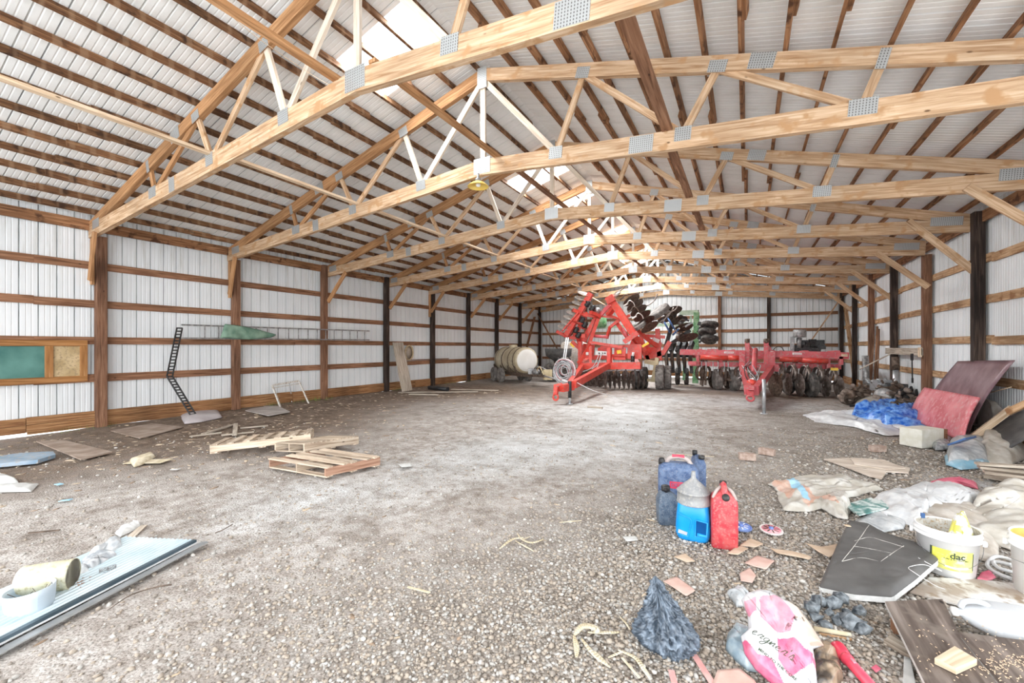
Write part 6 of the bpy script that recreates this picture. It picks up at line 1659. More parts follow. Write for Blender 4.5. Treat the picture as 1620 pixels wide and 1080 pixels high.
for j in range(1, nr + 1):
    for i in range(120):
        r = (j / nr) ** .75; p = qc.lerp(Q[i], r); e = (1 - r)
        puff = .03 * min(1, e * 9) ** .5 + .0035 * ridge(p, 7, 3) - .004 * math.exp(-((abs(noise.noise(V((p.x * 4, p.y * 4, 1)))) / .03) ** 2))
        mb.v.append((p.x, p.y, seat_z(p, 1) + puff))
for i in range(120):
    i2 = (i + 1) % 120; mb.f.append((0, 1 + i, 1 + i2)); mb.uv.append([(0, 0)] * 3); mb.mi.append(0); mb.sm.append(True)
    for j in range(1, nr):
        mb.f.append((1 + (j - 1) * 120 + i, 1 + j * 120 + i, 1 + j * 120 + i2, 1 + (j - 1) * 120 + i2)); mb.uv.append([(0, 0)] * 4); mb.mi.append(0); mb.sm.append(True)
mb.build('cover', 'seat', t)
mb = MB()
for i in range(120):
    a, b_ = Q[i], Q[(i + 1) % 120]
    za, zb = seat_z(a, 1), seat_z(b_, 1); ja = .006 * noise.noise(V((i * .9, 0, 0)))
    mb.face([(a.x, a.y, za), (b_.x, b_.y, zb), (b_.x, b_.y, max(zb - .035, .004)), (a.x, a.y, max(za - .035 + ja, .004))], None, 0, True)
mb.face([(p.x, p.y, max(seat_z(p, 1) - .033, .006)) for p in reversed(Q)])
mb.build('foam_edge', 'seat_foam', t)
def seam(px, r=.0022):
    pts = bez([G(u, v, .07) for u, v in px], 6)
    for q in pts:
        q.z = seat_z(q, 1) + .031
    return MB().tube(pts, r, 5)
for px in ([(1375, 846), (1355, 872), (1332, 895)], [(1332, 895), (1362, 893), (1393, 901)], [(1393, 901), (1412, 890), (1430, 880)], [(1352, 869), (1375, 865), (1400, 872), (1430, 882)], [(1350, 876), (1378, 882), (1410, 890)]):
    seam(px).build('seam', 'seam', t)
MB().lathe([(0, 0), (.02, 0), (.024, .003), (0, .004)], V((*G(1342, 848, .06)[:2], seat_z(G(1342, 848, .06), 1) + .029)), n=9, sx=1.3).build('tape_patch', 'bright2x4', t)
tag(MB().tube(bez([G(1430, 868, .13), G(1458, 885, .14), G(1490, 903, .12), G(1462, 893, .14), G(1438, 897, .13), G(1446, 905, .13), G(1478, 925, .07), G(1495, 932, .03)], 8), .0022, 6).build('wire', 'hose_white'), 'loose loop of pale wire lying over the seat cushion', 'wire')
tag(MB().tube(bez([G(1345, 862, .1), G(1360, 864, .1), G(1385, 862, .11), G(1430, 880, .13), G(1460, 897, .12)], 8), .0016, 5).build('thread', 'hose_white'), 'pale thread running across the seat cushion', 'thread')
for k in range(2):
    p = G(1420 + k * 6, 862 + 3 * k, .12); tag(MB().box(p, (.018, .018, .05), .4, tilt=(.4, .3)).build('bracket_clip', 'galv'), ('left' if k == 0 else 'right') + ' shiny metal clip at the back edge of the seat cushion', 'clip')

# ---- planks at the lower right ----------------------------------------------
def plank_poly(px, z, th, name, mat, label, cat='plank', bevel=.003):
    P_ = [G(u, v, z) for u, v in px]
    d = (P_[-1] - P_[0]).normalized() if (P_[-1] - P_[0]).length > (P_[1] - P_[0]).length else (P_[1] - P_[0]).normalized()
    mb = MB(); n = len(P_)
    o0 = P_[0]; sdv = V((-d.y, d.x, 0))
    uv = [((p - o0).dot(d), (p - o0).dot(sdv)) for p in P_]
    pts = list(zip(P_, uv))
    ar = sum(P_[i].x * P_[(i + 1) % n].y - P_[(i + 1) % n].x * P_[i].y for i in range(n))
    if ar < 0: pts.reverse()
    mb.face([p for p, _ in pts], [u for _, u in pts]); mb.face([p - V((0, 0, th)) for p, _ in reversed(pts)], [u for _, u in reversed(pts)])
    for i in range(n):
        (a, ua), (b_, ub) = pts[i], pts[(i + 1) % n]
        mb.face([a - V((0, 0, th)), b_ - V((0, 0, th)), b_, a], [ua, ub, (ub[0], ub[1] + th), (ua[0], ua[1] + th)], 1)
    return tag(mb.build(name, [mat, 'edge_white' if mat == 'dark_plank' else mat]), label, cat)
M['edge_white'] = paint('pale_cut_edge', (0.55, 0.53, 0.50), (0.68, 0.66, 0.62), .8, 0, 14)
plank_poly([(1400, 951), (1491, 947), (1521, 1010), (1600, 1110), (1478, 1110)], .11, .02, 'shelf_board', 'dark_plank', 'dark stained shelf board with a white edge, raised on a leg, lower right', 'board')
plank_poly([(1513, 999), (1700, 1022), (1700, 1120), (1612, 1120)], .085, .02, 'shelf_board', 'dark_plank', 'dark dusty board with wood chips in the lower right corner', 'board')
plank_poly([(1398, 1012), (1412, 1001), (1440, 1022), (1445, 1040)], .03, .018, 'board_scrap', 'grey_wood', 'small grey board under the raised shelf board', 'board')
p = G(1410, 1000, .0); tag(MB().box((p.x + .02, p.y, .048), (.035, .035, .085), .2).build('short_stake', 'girt'), 'short brown leg under the corner of the shelf board', 'leg')
p = G(1530, 1072, .0); tag(MB().box((p.x + .04, p.y - .02, .035), (.05, .06, .06), .2).build('wood_block', 'girt'), 'block under the dark boards at the lower right', 'block')
plank_poly([(1435, 945), (1500, 905), (1620, 910), (1700, 945), (1700, 962), (1520, 962)], .014, .012, 'hardboard_sheet', 'paint_board', 'paint-stained hardboard under the labelled bucket and the jug', 'board') if 0 else None
M['paintboard'] = paint('paint_smeared_board', (0.40, 0.33, 0.27), (0.74, 0.73, 0.70), .6, 0, 3.5, lo=.42, hi=.52, dirt=(.3, .22, .15))
flat([(1440, 938), (1470, 915), (1545, 918), (1700, 935), (1700, 968), (1530, 962)], .010, 'hardboard_sheet', 'paintboard', 'white paint-smeared hardboard between the bucket and the jug', 'board', .004)
# small wood block on the boards
bz = .112
P4 = [G(1478, 1040, bz + .03), G(1510, 1021, bz + .03), G(1546, 1042, bz + .03), G(1513, 1057, bz + .03)]
mb = MB(); 
for a in (P4,):
    mb.face(a[::-1] if 0 else [a[3], a[2], a[1], a[0]], [(0, 0), (0.09, 0), (0.09, .08), (0, .08)])
    lo = [q - V((0, 0, .028)) for q in a]; mb.face([lo[0], lo[1], lo[2], lo[3]], [(0, 0), (0.09, 0), (0.09, .08), (0, .08)])
    for i in range(4):
        j = (i + 1) % 4; mb.face([a[i], a[j], lo[j], lo[i]], [(0, 0), (.09, 0), (.09, .03), (0, .03)])
tag(mb.build('wood_offcut', 'bright2x4', weld=True, bevel=.002), 'small pale square wood offcut on the dark shelf board', 'wood block')

# ---- translucent jug lying down ------------------------------------------------
M['jug'] = paint('milky_jug_plastic', (0.60, 0.62, 0.64), (0.70, 0.71, 0.72), .32, 0, 5, trans=.2)
jn = G(1506, 962, .125); j2 = G(1640, 985, .12)
ax = (j2 - jn); ax.z = 0; ax.normalize(); sdj = V((-ax.y, ax.x, 0))
jb = V((jn.x, jn.y, .112)) 
frj = lambda p: jb + ax * p.z + sdj * p.x + V((0, 0, 1)) * p.y
t = thing('plastic_jug', 'empty milky plastic jug lying on its side at the right edge', 'jug', tuple(jb))
mb = MB(); loft(mb, [(0.018, .018, .018, .018, 0, .0), (.035, .020, .020, .02, 0, 0), (.045, .030, .032, .03, 0, -.002), (.075, .052, .048, .045, 0, -.006), (.12, .070, .062, .05, 0, -.010), (.16, .076, .074, .035, 0, -.010), (.165, .073, .071, .035, 0, -.01), (.172, .076, .074, .035, 0, -.01), (.30, .076, .074, .035, 0, -.01), (.33, .072, .07, .03, 0, -.01), (.34, .06, .06, .03, 0, -.01)], frj, n=8)
mb.build('body', 'jug', t)
MB().lathe([(0, -.002), (.022, 0), (.023, .02), (.0, .022)], jb, ax, 22).build('cap', 'bucket', t)
MB().tube(bez([frj(V((.0, .025, .035))), frj(V((0, .058, .05))), frj(V((0, .070, .09))), frj(V((0, .066, .13))), frj(V((0, .052, .15)))], 6), .014, 10).build('handle', 'jug', t)
tag(MB().tube(bez([G(1600, 915, .01), G(1575, 905, .015), G(1562, 893, .02), G(1575, 880, .03), G(1602, 885, .03)], 8), .012, 8).tube(bez([G(1603, 905, .02), G(1580, 898, .03), G(1572, 888, .03), G(1600, 893, .04)], 8), .012, 8).build('coiled_hose', 'hose_white'), 'coil of pale hose on the ground behind the right-hand bucket', 'hose')
blobpx([(1545, 918), (1552, 908), (1566, 905), (1576, 915), (1562, 922)], 'pink_rag', 'pink_cloth', 'small dull pink rag in front of the labelled bucket', 'rag', .01, .02, 5.5, 12, na=50, nr=10)

# ================================================================ CANS
def canf(c_, rz): return frame(c_, rz)
M['can_blue'] = paint('dusty_dark_blue_plastic', (0.045, 0.085, 0.19), (0.13, 0.19, 0.31), .55, 0, 22, dirt=(.17, .20, .28))
M['can_slate'] = paint('dusty_slate_plastic', (0.055, 0.085, 0.13), (0.13, 0.17, 0.22), .55, 0, 22, dirt=(.20, .22, .25))
M['can_cyan'] = paint('bright_blue_plastic', (0.0, 0.27, 0.70), (0.02, 0.34, 0.80), .32, 0, 5)
M['can_red'] = paint('dusty_red_plastic', (0.50, 0.035, 0.05), (0.58, 0.10, 0.10), .5, 0, 14, dirt=(.50, .16, .15))
M['funnel'] = paint('grey_funnel_plastic', (0.25, 0.255, 0.26), (0.34, 0.34, 0.335), .55, 0, 12, dirt=(.40, .385, .36))
M['red_ink'] = paint('red_emblem', (0.55, 0.04, 0.09), (0.62, 0.08, 0.12), .5, 0, 12)
M['dusty_top'] = paint('dust_coated_plastic', (0.36, 0.30, 0.28), (0.46, 0.40, 0.37), .9, 0, 12)
def facing(p): return math.atan2(-p.x, p.y)   # local -y faces the camera
# big blue fuel can
p = G(1071, 806, 0); p = V((p.x, p.y + .08, 0)); rz = facing(p) + .05; f_ = canf(p, rz)
t = thing('fuel_can', 'large dark blue fuel can with a red handle grip at the back of the group', 'fuel can', tuple(p), 'fuel cans')
mb = MB(); loft(mb, [(0, .165, .08, .04), (.012, .182, .09, .045), (.20, .184, .092, .045), (.36, .182, .09, .045), (.40, .170, .082, .04), (.425, .135, .065, .04), (.432, .05, .04, .03)], f_, n=6)
mb.build('body', 'can_blue', t)
mb = MB(); mb.tube(bez([f_(V((-.11, 0, .41))), f_(V((-.075, 0, .465))), f_(V((0, 0, .483))), f_(V((.075, 0, .465))), f_(V((.12, 0, .41)))], 7), .020, 10); mb.build('handle', 'dusty_top', t)
MB().tube([f_(V((-.055, -.003, .487))), f_(V((.055, -.003, .487)))], .018, 10).build('grip', 'red_ink', t)
MB().lathe([(.03, 0), (.03, .04), (.024, .05), (.024, .06), (0, .062)], f_(V((-.15, 0, .40))), n=16).build('cap', 'blackiron', t)
for sx in (-1, 1):
    MB().beam(f_(V((sx * .11, -.0905, .36))), f_(V((sx * .035, -.0905, .24))), .008, .010).beam(f_(V((sx * .11, -.0905, .36))), f_(V((sx * .10, -.0905, .08))), .008, .010).build('moulded_rib', 'can_blue', t)
MB().box(f_(V((-.02, -.093, .235))), (.12, .006, .065), rz).build('emblem', 'red_ink', t)
text('emblem_letters', 'DEX', .05, lambda q: f_(V((q.x - .02, -.0975, q.y + .235))), 'can_blue', t)
MB().box(f_(V((.0, -.093, .08))), (.06, .006, .10), rz).build('emblem', 'red_ink', t)
# second blue can, edge on, behind
p = G(1103, 786, 0); p = V((p.x + .0, p.y + .12, 0)); rz = facing(p) + .1; f_ = canf(p, rz)
t = thing('fuel_can', 'narrow blue fuel can behind the funnel, its black caps showing', 'fuel can', tuple(p), 'fuel cans')
loft(MB(), []) if 0 else None
mb = MB(); loft(mb, [(0, .055, .15, .03), (.01, .06, .16, .035), (.34, .06, .16, .035), (.38, .045, .13, .03), (.40, .03, .05, .02)], f_, n=6); mb.build('body', 'can_blue', t)
MB().lathe([(.03, 0), (.03, .035), (0, .04)], f_(V((.02, -.1, .39))), n=14).build('cap', 'blackiron', t)
MB().lathe([(.025, 0), (.025, .05), (0, .055)], f_(V((-.03, .05, .39))), n=14).build('cap', 'black', t)
# slate can at left front
p = G(1054, 831, 0); p = V((p.x, p.y + .06, 0)); rz = facing(p) + .25; f_ = canf(p, rz)
t = thing('oil_jug', 'small dusty slate-blue jug with black cap left of the bright blue one', 'jug', tuple(p), 'fuel cans')
mb = MB(); loft(mb, [(0, .072, .06, .02), (.008, .082, .07, .025), (.10, .084, .072, .025), (.20, .088, .072, .025), (.235, .080, .066, .03), (.27, .055, .05, .03, -.01, 0), (.285, .032, .032, .03, -.015, 0)], f_, n=6); mb.build('body', 'can_slate', t)
MB().beam(f_(V((.085, -.05, .02))), f_(V((.089, -.05, .19))), .012, .012).build('corner_rib', 'can_slate', t)
MB().lathe([(.036, 0), (.038, .01), (.038, .04), (.03, .045), (0, .046)], f_(V((-.015, 0, .283))), n=18).build('cap', 'black', t)
MB().tube([f_(V((-.02, -.035, .31))), f_(V((-.028, -.06, .295)))], .014, 10).build('spout', 'black', t)
# bright blue jug with funnel
p = G(1095, 857, 0); p = V((p.x, p.y + .09, 0)); rz = facing(p) - .08; f_ = canf(p, rz)
t = thing('bright_blue_jug', 'bright blue plastic jug with moulded grips under the grey funnel', 'jug', tuple(p), 'fuel cans')
mb = MB(); loft(mb, [(0, .095, .08, .04), (.01, .112, .095, .05), (.05, .126, .105, .05), (.10, .128, .105, .05), (.20, .122, .10, .05), (.29, .112, .095, .05), (.315, .09, .08, .05), (.33, .04, .04, .04)], f_, n=8); mb.build('body', 'can_cyan', t)
# moulded grip: frame, with the hollow's shade painted as a darker flat patch
M['cyan_shaded'] = paint('shaded_blue_hollow', (0.0, 0.11, 0.40), (0.0, 0.14, 0.46), .4, 0, 5)
mb = MB(); q = [(.020, .055), (.105, .062), (.108, .175), (.030, .185), (.022, .17)]
cx_ = lambda x, z, d: f_(V((x, -(.1035 - .004 * 0) - d, z)))
mb.face([cx_(x, z, .0025) for x, z in q][::-1]); mb.face([cx_(x, z, .0025) for x, z in q]); mb.build('grip_hollow_shade', 'cyan_shaded', t)
mb = MB(); mb.tube([cx_(x, z, .004) for x, z in q], .007, 8, closed=True); mb.tube([cx_(.035, .075, .006), cx_(.105, .07, .006)], .012, 8); mb.build('grip_rim', 'can_cyan', t)
mb = MB(); q = [(-.105, .06), (-.04, .05), (-.035, .075), (-.10, .09)]; mb.face([cx_(x, z, .003) for x, z in q][::-1]); mb.face([cx_(x, z, .003) for x, z in q]); mb.build('pale_window', 'bucket', t)
mb = MB(); mb.tube([cx_(x, z, .001) for x, z in ((-.11, .05), (-.03, .04), (-.02, .08), (-.005, .17), (-.02, .19), (-.105, .215))], .006, 8); mb.build('moulded_rib', 'can_cyan', t)
fl_ = V((p.x, p.y, .285))
t = thing('funnel', 'grey plastic funnel turned upside down on the bright blue jug', 'funnel', tuple(fl_))
MB().lathe([(.121, 0), (.127, 0), (.128, .006), (.124, .008), (.122, .085), (.127, .087), (.127, .094), (.120, .097), (.085, .135), (.045, .17), (.024, .19), (.018, .20), (.015, .25), (.013, .25), (.013, .20), (.02, .19), (.08, .13), (.117, .09), (.117, .0), (.121, 0)], fl_, n=44, cap=False).build('cone', 'funnel', t)
MB().tube([fl_ + V((.0, -.10, .118)), fl_ + V((.0, -.06, .155)), fl_ + V((.005, -.022, .19))], .003, 6).build('cone_rib', 'funnel', t)
MB().beam(fl_ + V((.013, -.01, .185)), fl_ + V((.012, -.008, .23)), .008, .012).build('spout_tab', 'funnel', t)
# red can
p = G(1144, 868, 0); p = V((p.x, p.y + .07, 0)); rz = facing(p) + .12; f_ = canf(p, rz)
t = thing('fuel_can', 'tall dusty red fuel can, edge on, to the right of the bright blue jug', 'fuel can', tuple(p), 'fuel cans')
mb = MB(); loft(mb, [(0, .082, .08, .02), (.010, .092, .088, .025), (.15, .093, .09, .028), (.33, .092, .09, .03), (.365, .088, .088, .03), (.40, .062, .075, .03), (.425, .035, .05, .025), (.445, .025, .03, .02)], f_, n=6); mb.build('body', 'can_red', t)
MB().tube(bez([f_(V((0, -.06, .405))), f_(V((0, -.03, .455))), f_(V((0, .04, .465))), f_(V((0, .08, .40)))], 6), .022, 10).build('handle', 'can_red', t)
for sx in (-1, 1): MB().tube(bez([f_(V((sx * .080, -.05, .375))), f_(V((sx * .055, -.04, .43))), f_(V((sx * .02, -.0, .452)))], 6), .012, 8).build('shoulder_rib', 'dusty_top', t)
MB().lathe([(.026, 0), (.028, .006), (.026, .022), (.0, .024)], f_(V((.005, -.078, .392))), tuple(Matrix.Rotation(rz, 3, 'Z') @ V((0, -.8, .6))), 14).build('cap', 'blackiron', t)
MB().lathe([(.026, 0), (.026, .02), (.0, .022)], f_(V((.0, .03, .468))), n=14).build('cap', 'blackiron', t)

# scalloped discs
M['disc_blue'] = paint('blue_plastic_disc', (0.12, 0.20, 0.55), (0.25, 0.35, 0.62), .4, 0, 8)
M['disc_white'] = paint('white_plastic_ring', (0.66, 0.60, 0.58), (0.78, 0.74, 0.72), .5, 0, 8)
M['disc_pink'] = paint('pink_plastic_disc', (0.72, 0.22, 0.28), (0.82, 0.42, 0.44), .5, 0, 8)
for (u, v), r_, m1, m2, lab in (((1172, 833), .085, 'disc_blue', 'disc_blue', 'blue slotted plastic seed disc on the gravel beside the red can'), ((1220, 838), .088, 'disc_pink', 'disc_white', 'pink slotted plastic seed disc with a pale rim on the gravel')):
    c_ = G(u, v, .02); t = thing('seed_disc', lab, 'seed disc', tuple(c_), 'seed discs')
    f_ = frame(c_, .3, (.12, 0))
    n_ = 28
    pts = []
    for k in range(n_ * 2):
        a = 2 * math.pi * k / (n_ * 2); rr = r_ * (1 if k % 2 else .93); pts.append((rr * math.cos(a), rr * math.sin(a)))
    MB().prism(pts, 0, .006, 0, f_).build('rim', m2, t)
    MB().lathe([(0, .007), (r_ * .8, .007), (r_ * .8, .009), (0, .010)], c_, tuple(Matrix.Rotation(.12, 3, 'X') @ V((0, 0, 1))), 30).build('face', m1, t)
    mb = MB()
    for k in range(8):
        a = 2 * math.pi * k / 8; mb.beam(f_(V((r_ * .28 * math.cos(a), r_ * .28 * math.sin(a), .011))), f_(V((r_ * .68 * math.cos(a), r_ * .68 * math.sin(a), .011))), .008, .003)
    mb.build('slots', 'ink' if m1 == 'disc_pink' else 'bucket', t)
    MB().lathe([(.018, .010), (.018, .022), (.012, .026), (0, .026)], c_, n=12).build('hub', 'disc_blue', t)

# ================================================================ FOREGROUND LITTER
# pale cardboard and husk pieces (each piece is a thing)
M['card'] = paint('tan_cardboard', (0.50, 0.37, 0.26), (0.62, 0.49, 0.37), .9, 0, 7)
M['card_pink'] = paint('pinkish_card', (0.56, 0.36, 0.30), (0.68, 0.50, 0.43), .9, 0, 7)
M['husk'] = paint('dry_corn_husk', (0.56, 0.47, 0.31), (0.74, 0.67, 0.52), .8, 0, 12)
def card(px, mat, label, z=.022, curl=.012, name='cardboard_piece', cat='cardboard'):
    P_ = gpoly(px, z); c_ = sum([V(p) for p in P_], V((0, 0))) / len(P_); sd_ = random.uniform(0, 50)
    mb = MB(); Q = resample(P_, 40)
    def hz(p): return z + curl * (p - c_).length * 8 * noise.noise(V((p.x * 6, p.y * 6, sd_))) + curl * .5
    i0 = 0; mb.v.append((c_.x, c_.y, hz(c_)))
    for j in range(1, 6):
        for i in range(40): p = c_.lerp(Q[i], j / 5); mb.v.append((p.x, p.y, hz(p)))
    for i in range(40):
        i2 = (i + 1) % 40; mb.f.append((0, 1 + i, 1 + i2)); mb.uv.append([(0, 0)] * 3); mb.mi.append(0); mb.sm.append(True)
        for j in range(1, 5): mb.f.append((1 + (j - 1) * 40 + i, 1 + j * 40 + i, 1 + j * 40 + i2, 1 + (j - 1) * 40 + i2)); mb.uv.append([(0, 0)] * 4); mb.mi.append(0); mb.sm.append(True)
    return tag(mb.build(name, mat, solid=.003), label, cat, 'cardboard pieces on the gravel' if name == 'cardboard_piece' else None)
card([(1150, 876), (1168, 878), (1184, 868), (1172, 864), (1160, 869)], 'card', 'pale card piece in front of the red fuel can')
card([(1170, 864), (1187, 852), (1208, 861), (1196, 866)], 'card', 'small card piece just right of the red fuel can')
card([(1066, 882), (1084, 877), (1100, 889), (1086, 890)], 'card', 'thin card piece in front of the bright blue jug')
card([(1178, 892), (1198, 880), (1226, 888), (1212, 902), (1196, 898)], 'card_pink', 'torn card piece below the blue seed disc')
card([(1170, 908), (1186, 900), (1196, 912), (1190, 924), (1172, 920)], 'card_pink', 'heart-shaped card piece above the clear crumpled bag')
card([(1049, 920), (1070, 914), (1100, 935), (1086, 944)], 'card_pink', 'long rectangular pinkish card piece above the black bag')
card([(1218, 868), (1250, 872), (1285, 881), (1280, 886), (1230, 876)], 'card', 'thin card strip left of the seat cushion')
card([(1275, 860), (1300, 866), (1325, 862), (1326, 876), (1312, 882), (1296, 874)], 'card', 'forked card piece touching the seat cushion')
card([(1135, 1062), (1170, 1060), (1195, 1080), (1205, 1100), (1120, 1100)], 'card_pink', 'pale pink card at the bottom edge below the printed bag')
card([(1235, 1048), (1262, 1058), (1300, 1095), (1240, 1100)], 'card', 'tan card with black marks at the bottom edge', name='printed_card')
card([(985, 850), (1005, 849), (1010, 855), (992, 857)], 'cloth', 'small white paper scrap on the dirt left of the fuel cans', name='paper_scrap', cat='paper')
card([(630, 735), (650, 733), (652, 738), (636, 740)], 'cloth', 'small white paper scrap right of the pallets', name='paper_scrap', cat='paper')
def strip(px, w_, mat, label, name='wood_strip', cat='strip', z=.02, th=.004):
    return tag(MB().beam(G(*px[0], z), G(*px[1], z), w_, th).build(name, mat), label, cat)
M['strip_pink'] = paint('faded_pink_lath', (0.66, 0.32, 0.30), (0.74, 0.44, 0.40), .7, 0, 10)
strip(((1096, 1032), (1140, 1100)), .030, 'strip_pink', 'faded pink lath running from the black bag to the bottom edge')
strip(((1062, 1060), (1072, 1100)), .028, 'strip_pink', 'short pink lath at the bottom edge under the black bag')
strip(((645, 928), (680, 937)), .016, 'husk', 'pale splinter lying alone on the middle of the gravel')
strip(((885, 826), (920, 823)), .010, 'husk', 'pale straw on the dirt left of the slate jug')
strip(((1070, 718), (1130, 722)), .014, 'husk', 'long pale stick on the gravel behind the blue fuel can')
strip(((984, 1040), (1012, 1072)), .010, 'husk', 'thin straw next to the black bag')
strip(((930, 643), (953, 645)), .07, 'grey_wood', 'short plank on the floor in front of the red machine jack', th=.04)
# husk clumps
def husk(base, leaves, label):
    mb = MB()
    for lf in leaves:
        pts = bez([G(u, v, z) for u, v, z in lf[0]], 6); n_ = len(pts)
        w0 = lf[1]
        L_ = []; 
        for i, p in enumerate(pts):
            d = (pts[min(i + 1, n_ - 1)] - pts[max(i - 1, 0)]); s_ = V((-d.y, d.x, 0)); s_.normalize()
            w_ = w0 * math.sin(math.pi * (i + .7) / (n_ + .4)) ** .6
            L_.append((p - s_ * w_, p + V((0, 0, w0 * .35)), p + s_ * w_))
        for i in range(n_ - 1):
            for j in range(2): mb.face([L_[i][j], L_[i + 1][j], L_[i + 1][j + 1], L_[i][j + 1]], None, 0, True)
    return tag(mb.build('corn_husk', 'husk', solid=.0015), label, 'corn husk', 'dry corn husks')
husk(0, [([(908, 1005, .02), (922, 990, .05), (942, 993, .05), (945, 1002, .03)], .022), ([(930, 1000, .03), (955, 1000, .02), (980, 1000, .015)], .012), ([(908, 1005, .03), (912, 1022, .02), (912, 1040, .01)], .014), ([(920, 1010, .02), (940, 1035, .015), (966, 1056, .01)], .012), ([(960, 1050, .01), (940, 1030, .015)], .01)], 'clump of dry corn husk left of the black bag')
husk(0, [([(790, 868, .01), (810, 853, .03), (828, 850, .02)], .012), ([(820, 850, .02), (840, 858, .02), (860, 853, .01)], .012), ([(815, 855, .02), (835, 866, .01), (845, 872, .01)], .008), ([(818, 843, .02), (826, 852, .02), (840, 848, .01)], .008)], 'sprawled dry corn husk in the centre of the foreground')
husk(0, [([(978, 1028, .01), (1005, 1040, .02), (1020, 1060, .02), (1030, 1075, .01)], .012), ([(985, 1030, .01), (962, 1040, .01)], .007)], 'curved corn leaf just left of the black bag')
husk(0, [([(980, 975, .01), (990, 985, .015), (997, 996, .01)], .006)], 'tiny corn leaf above and left of the black bag')

# black plastic bag -----------------------------------------------------------------
M['bag_black'] = paint('dusty_blue_black_film', (0.04, 0.055, 0.075), (0.19, 0.235, 0.29), .30, 0, 22, lo=.38, hi=.64, bump=.8)
def crumple_solid(c_, sx, sy, h, prof, seed, rz, name, mat, label, cat, n1=120, n2=70, amp=.018, colf=None, peak=(0, 0), grp=None):
    mb = MB(); R = Matrix.Rotation(rz, 3, 'Z'); c_ = V(c_)
    def P(u, v):
        a = 2 * math.pi * u; z = v
        k = z * (len(prof) - 1); i = min(int(k), len(prof) - 2); f_ = k - i
        r = prof[i] * (1 - f_) + prof[i + 1] * f_
        q = V((math.cos(a) * 1.1, math.sin(a) * 1.1, z * 1.6))
        pl = abs(((u * 17 + .9 * noise.noise(q * 2.2 + V((seed, 0, 0))) * 3 + z * 1.5) % 1) - .5) * 2 - .5
        pl2 = abs(((u * 31 - z * 2 + noise.noise(q * 3 + V((0, seed, 0))) * 3) % 1) - .5) * 2 - .5
        cr = (1 - abs(2 * noise.noise(q * 5.5 + V((seed, seed, 0))))) - .5
        cr2 = (1 - abs(2 * noise.noise(q * 12 + V((seed, seed, 5))))) - .5
        d = amp * (pl * 1.1 + pl2 * .5 + cr * 1.2 + cr2 * .5) * min(1, r * 3 + .15)
        lob = 1 + .22 * noise.noise(V((math.cos(a), math.sin(a), seed)))
        x = (r * sx * lob + d) * math.cos(a) + peak[0] * z ** 1.4; y = (r * sy * lob + d) * math.sin(a) + peak[1] * z ** 1.4
        zz = h * z + amp * .5 * cr * math.sin(math.pi * min(1, z * 1.1))
        return c_ + R @ V((x, y, max(zz, .0)))
    mb.grid(P, n1, n2, mf=colf)
    return tag(mb.build(name, mat, weld=True), label, cat, grp)
p = G(1056, 1050, 0); bdv = V((p.x, p.y, 0)).normalized()
pb = V((p.x, p.y, 0)) + bdv * .10; rzb = facing(pb)
crumple_solid(pb, .150, .10, .35, [.60, .86, .97, 1.0, .93, .80, .68, .56, .46, .36, .26, .20, .15, .0], 3.1, rzb, 'black_trash_bag', 'bag_black', 'crumpled blue-black plastic bag standing in a peak on the gravel', 'plastic bag', amp=.021, peak=(-.06, .03))

# printed white and pink bag ----------------------------------------------------------
M['bag_white'] = paint('white_print_film', (0.60, 0.60, 0.62), (0.68, 0.66, 0.67), .28, 0, 18, trans=.08, bump=.7)
M['bag_pink'] = paint('pink_print_film', (0.58, 0.22, 0.30), (0.66, 0.38, 0.44), .28, 0, 16, trans=.05, bump=.7)
M['bag_rose'] = paint('strong_pink_print_film', (0.56, 0.10, 0.20), (0.66, 0.22, 0.31), .28, 0, 16, bump=.7)
M['bag_tan'] = paint('tan_film', (0.58, 0.45, 0.37), (0.72, 0.60, 0.52), .4, 0, 9, trans=.1)
P0 = G(1235, 1100, 0); hd = V((P0.x, P0.y, 0)).normalized(); al = math.radians(38)
e1 = V((hd.y, -hd.x, 0)); e2 = hd * math.cos(al) + V((0, 0, math.sin(al))); en = e1.cross(e2)
if en.z < 0: en = -en
def onpl(u, v):
    d = ray(u, v); t_ = (P0 - EYE).dot(en) / d.dot(en); q = EYE + d * t_ - P0
    return (q.dot(e1), q.dot(e2))
frp = lambda p: P0 + e1 * p.x + e2 * p.y + en * p.z
pl = lambda L_: [onpl(*q) for q in L_]
outl = pl([(1173, 950), (1181, 939), (1202, 933), (1216, 935), (1240, 950), (1262, 962), (1280, 985), (1303, 1022), (1286, 1028), (1290, 1050), (1292, 1075), (1296, 1100), (1245, 1100), (1215, 1078), (1195, 1060), (1178, 1035), (1172, 1008), (1184, 998), (1183, 975)])
pk1 = pl([(1178, 957), (1196, 950), (1197, 972), (1186, 982), (1180, 970)]); pk2 = pl([(1202, 950), (1228, 948), (1246, 968), (1258, 985), (1250, 1008), (1230, 1007), (1203, 982)])
rs1 = pl([(1230, 1016), (1256, 1018), (1272, 1034), (1285, 1038), (1284, 1055), (1250, 1076), (1232, 1050)])
rs2 = pl([(1174, 1018), (1182, 1020), (1200, 1044), (1222, 1050), (1248, 1100), (1225, 1100), (1196, 1062), (1178, 1036)])
tn = pl([(1246, 962), (1264, 964), (1304, 1022), (1278, 1028), (1268, 1000), (1256, 985)])
rd = pl([(1276, 1036), (1294, 1050), (1298, 1085), (1290, 1060)])
def cfb(p):
    for q, k in ((pk1, 1), (pk2, 1), (rs1, 2), (rs2, 2), (tn, 3), (rd, 2)):
        if inpoly(p, q): return k
    return 0
mbag = blob(outl, frp, .05, .085, 4.9, 9, 56, 220, cfb, pw=.5)
bag = tag(mbag.build('shopping_bag', ['bag_white', 'bag_pink', 'bag_rose', 'bag_tan'], solid=.0012), 'white plastic bag printed with pink shapes and script lettering, right of the black bag', 'shopping bag')
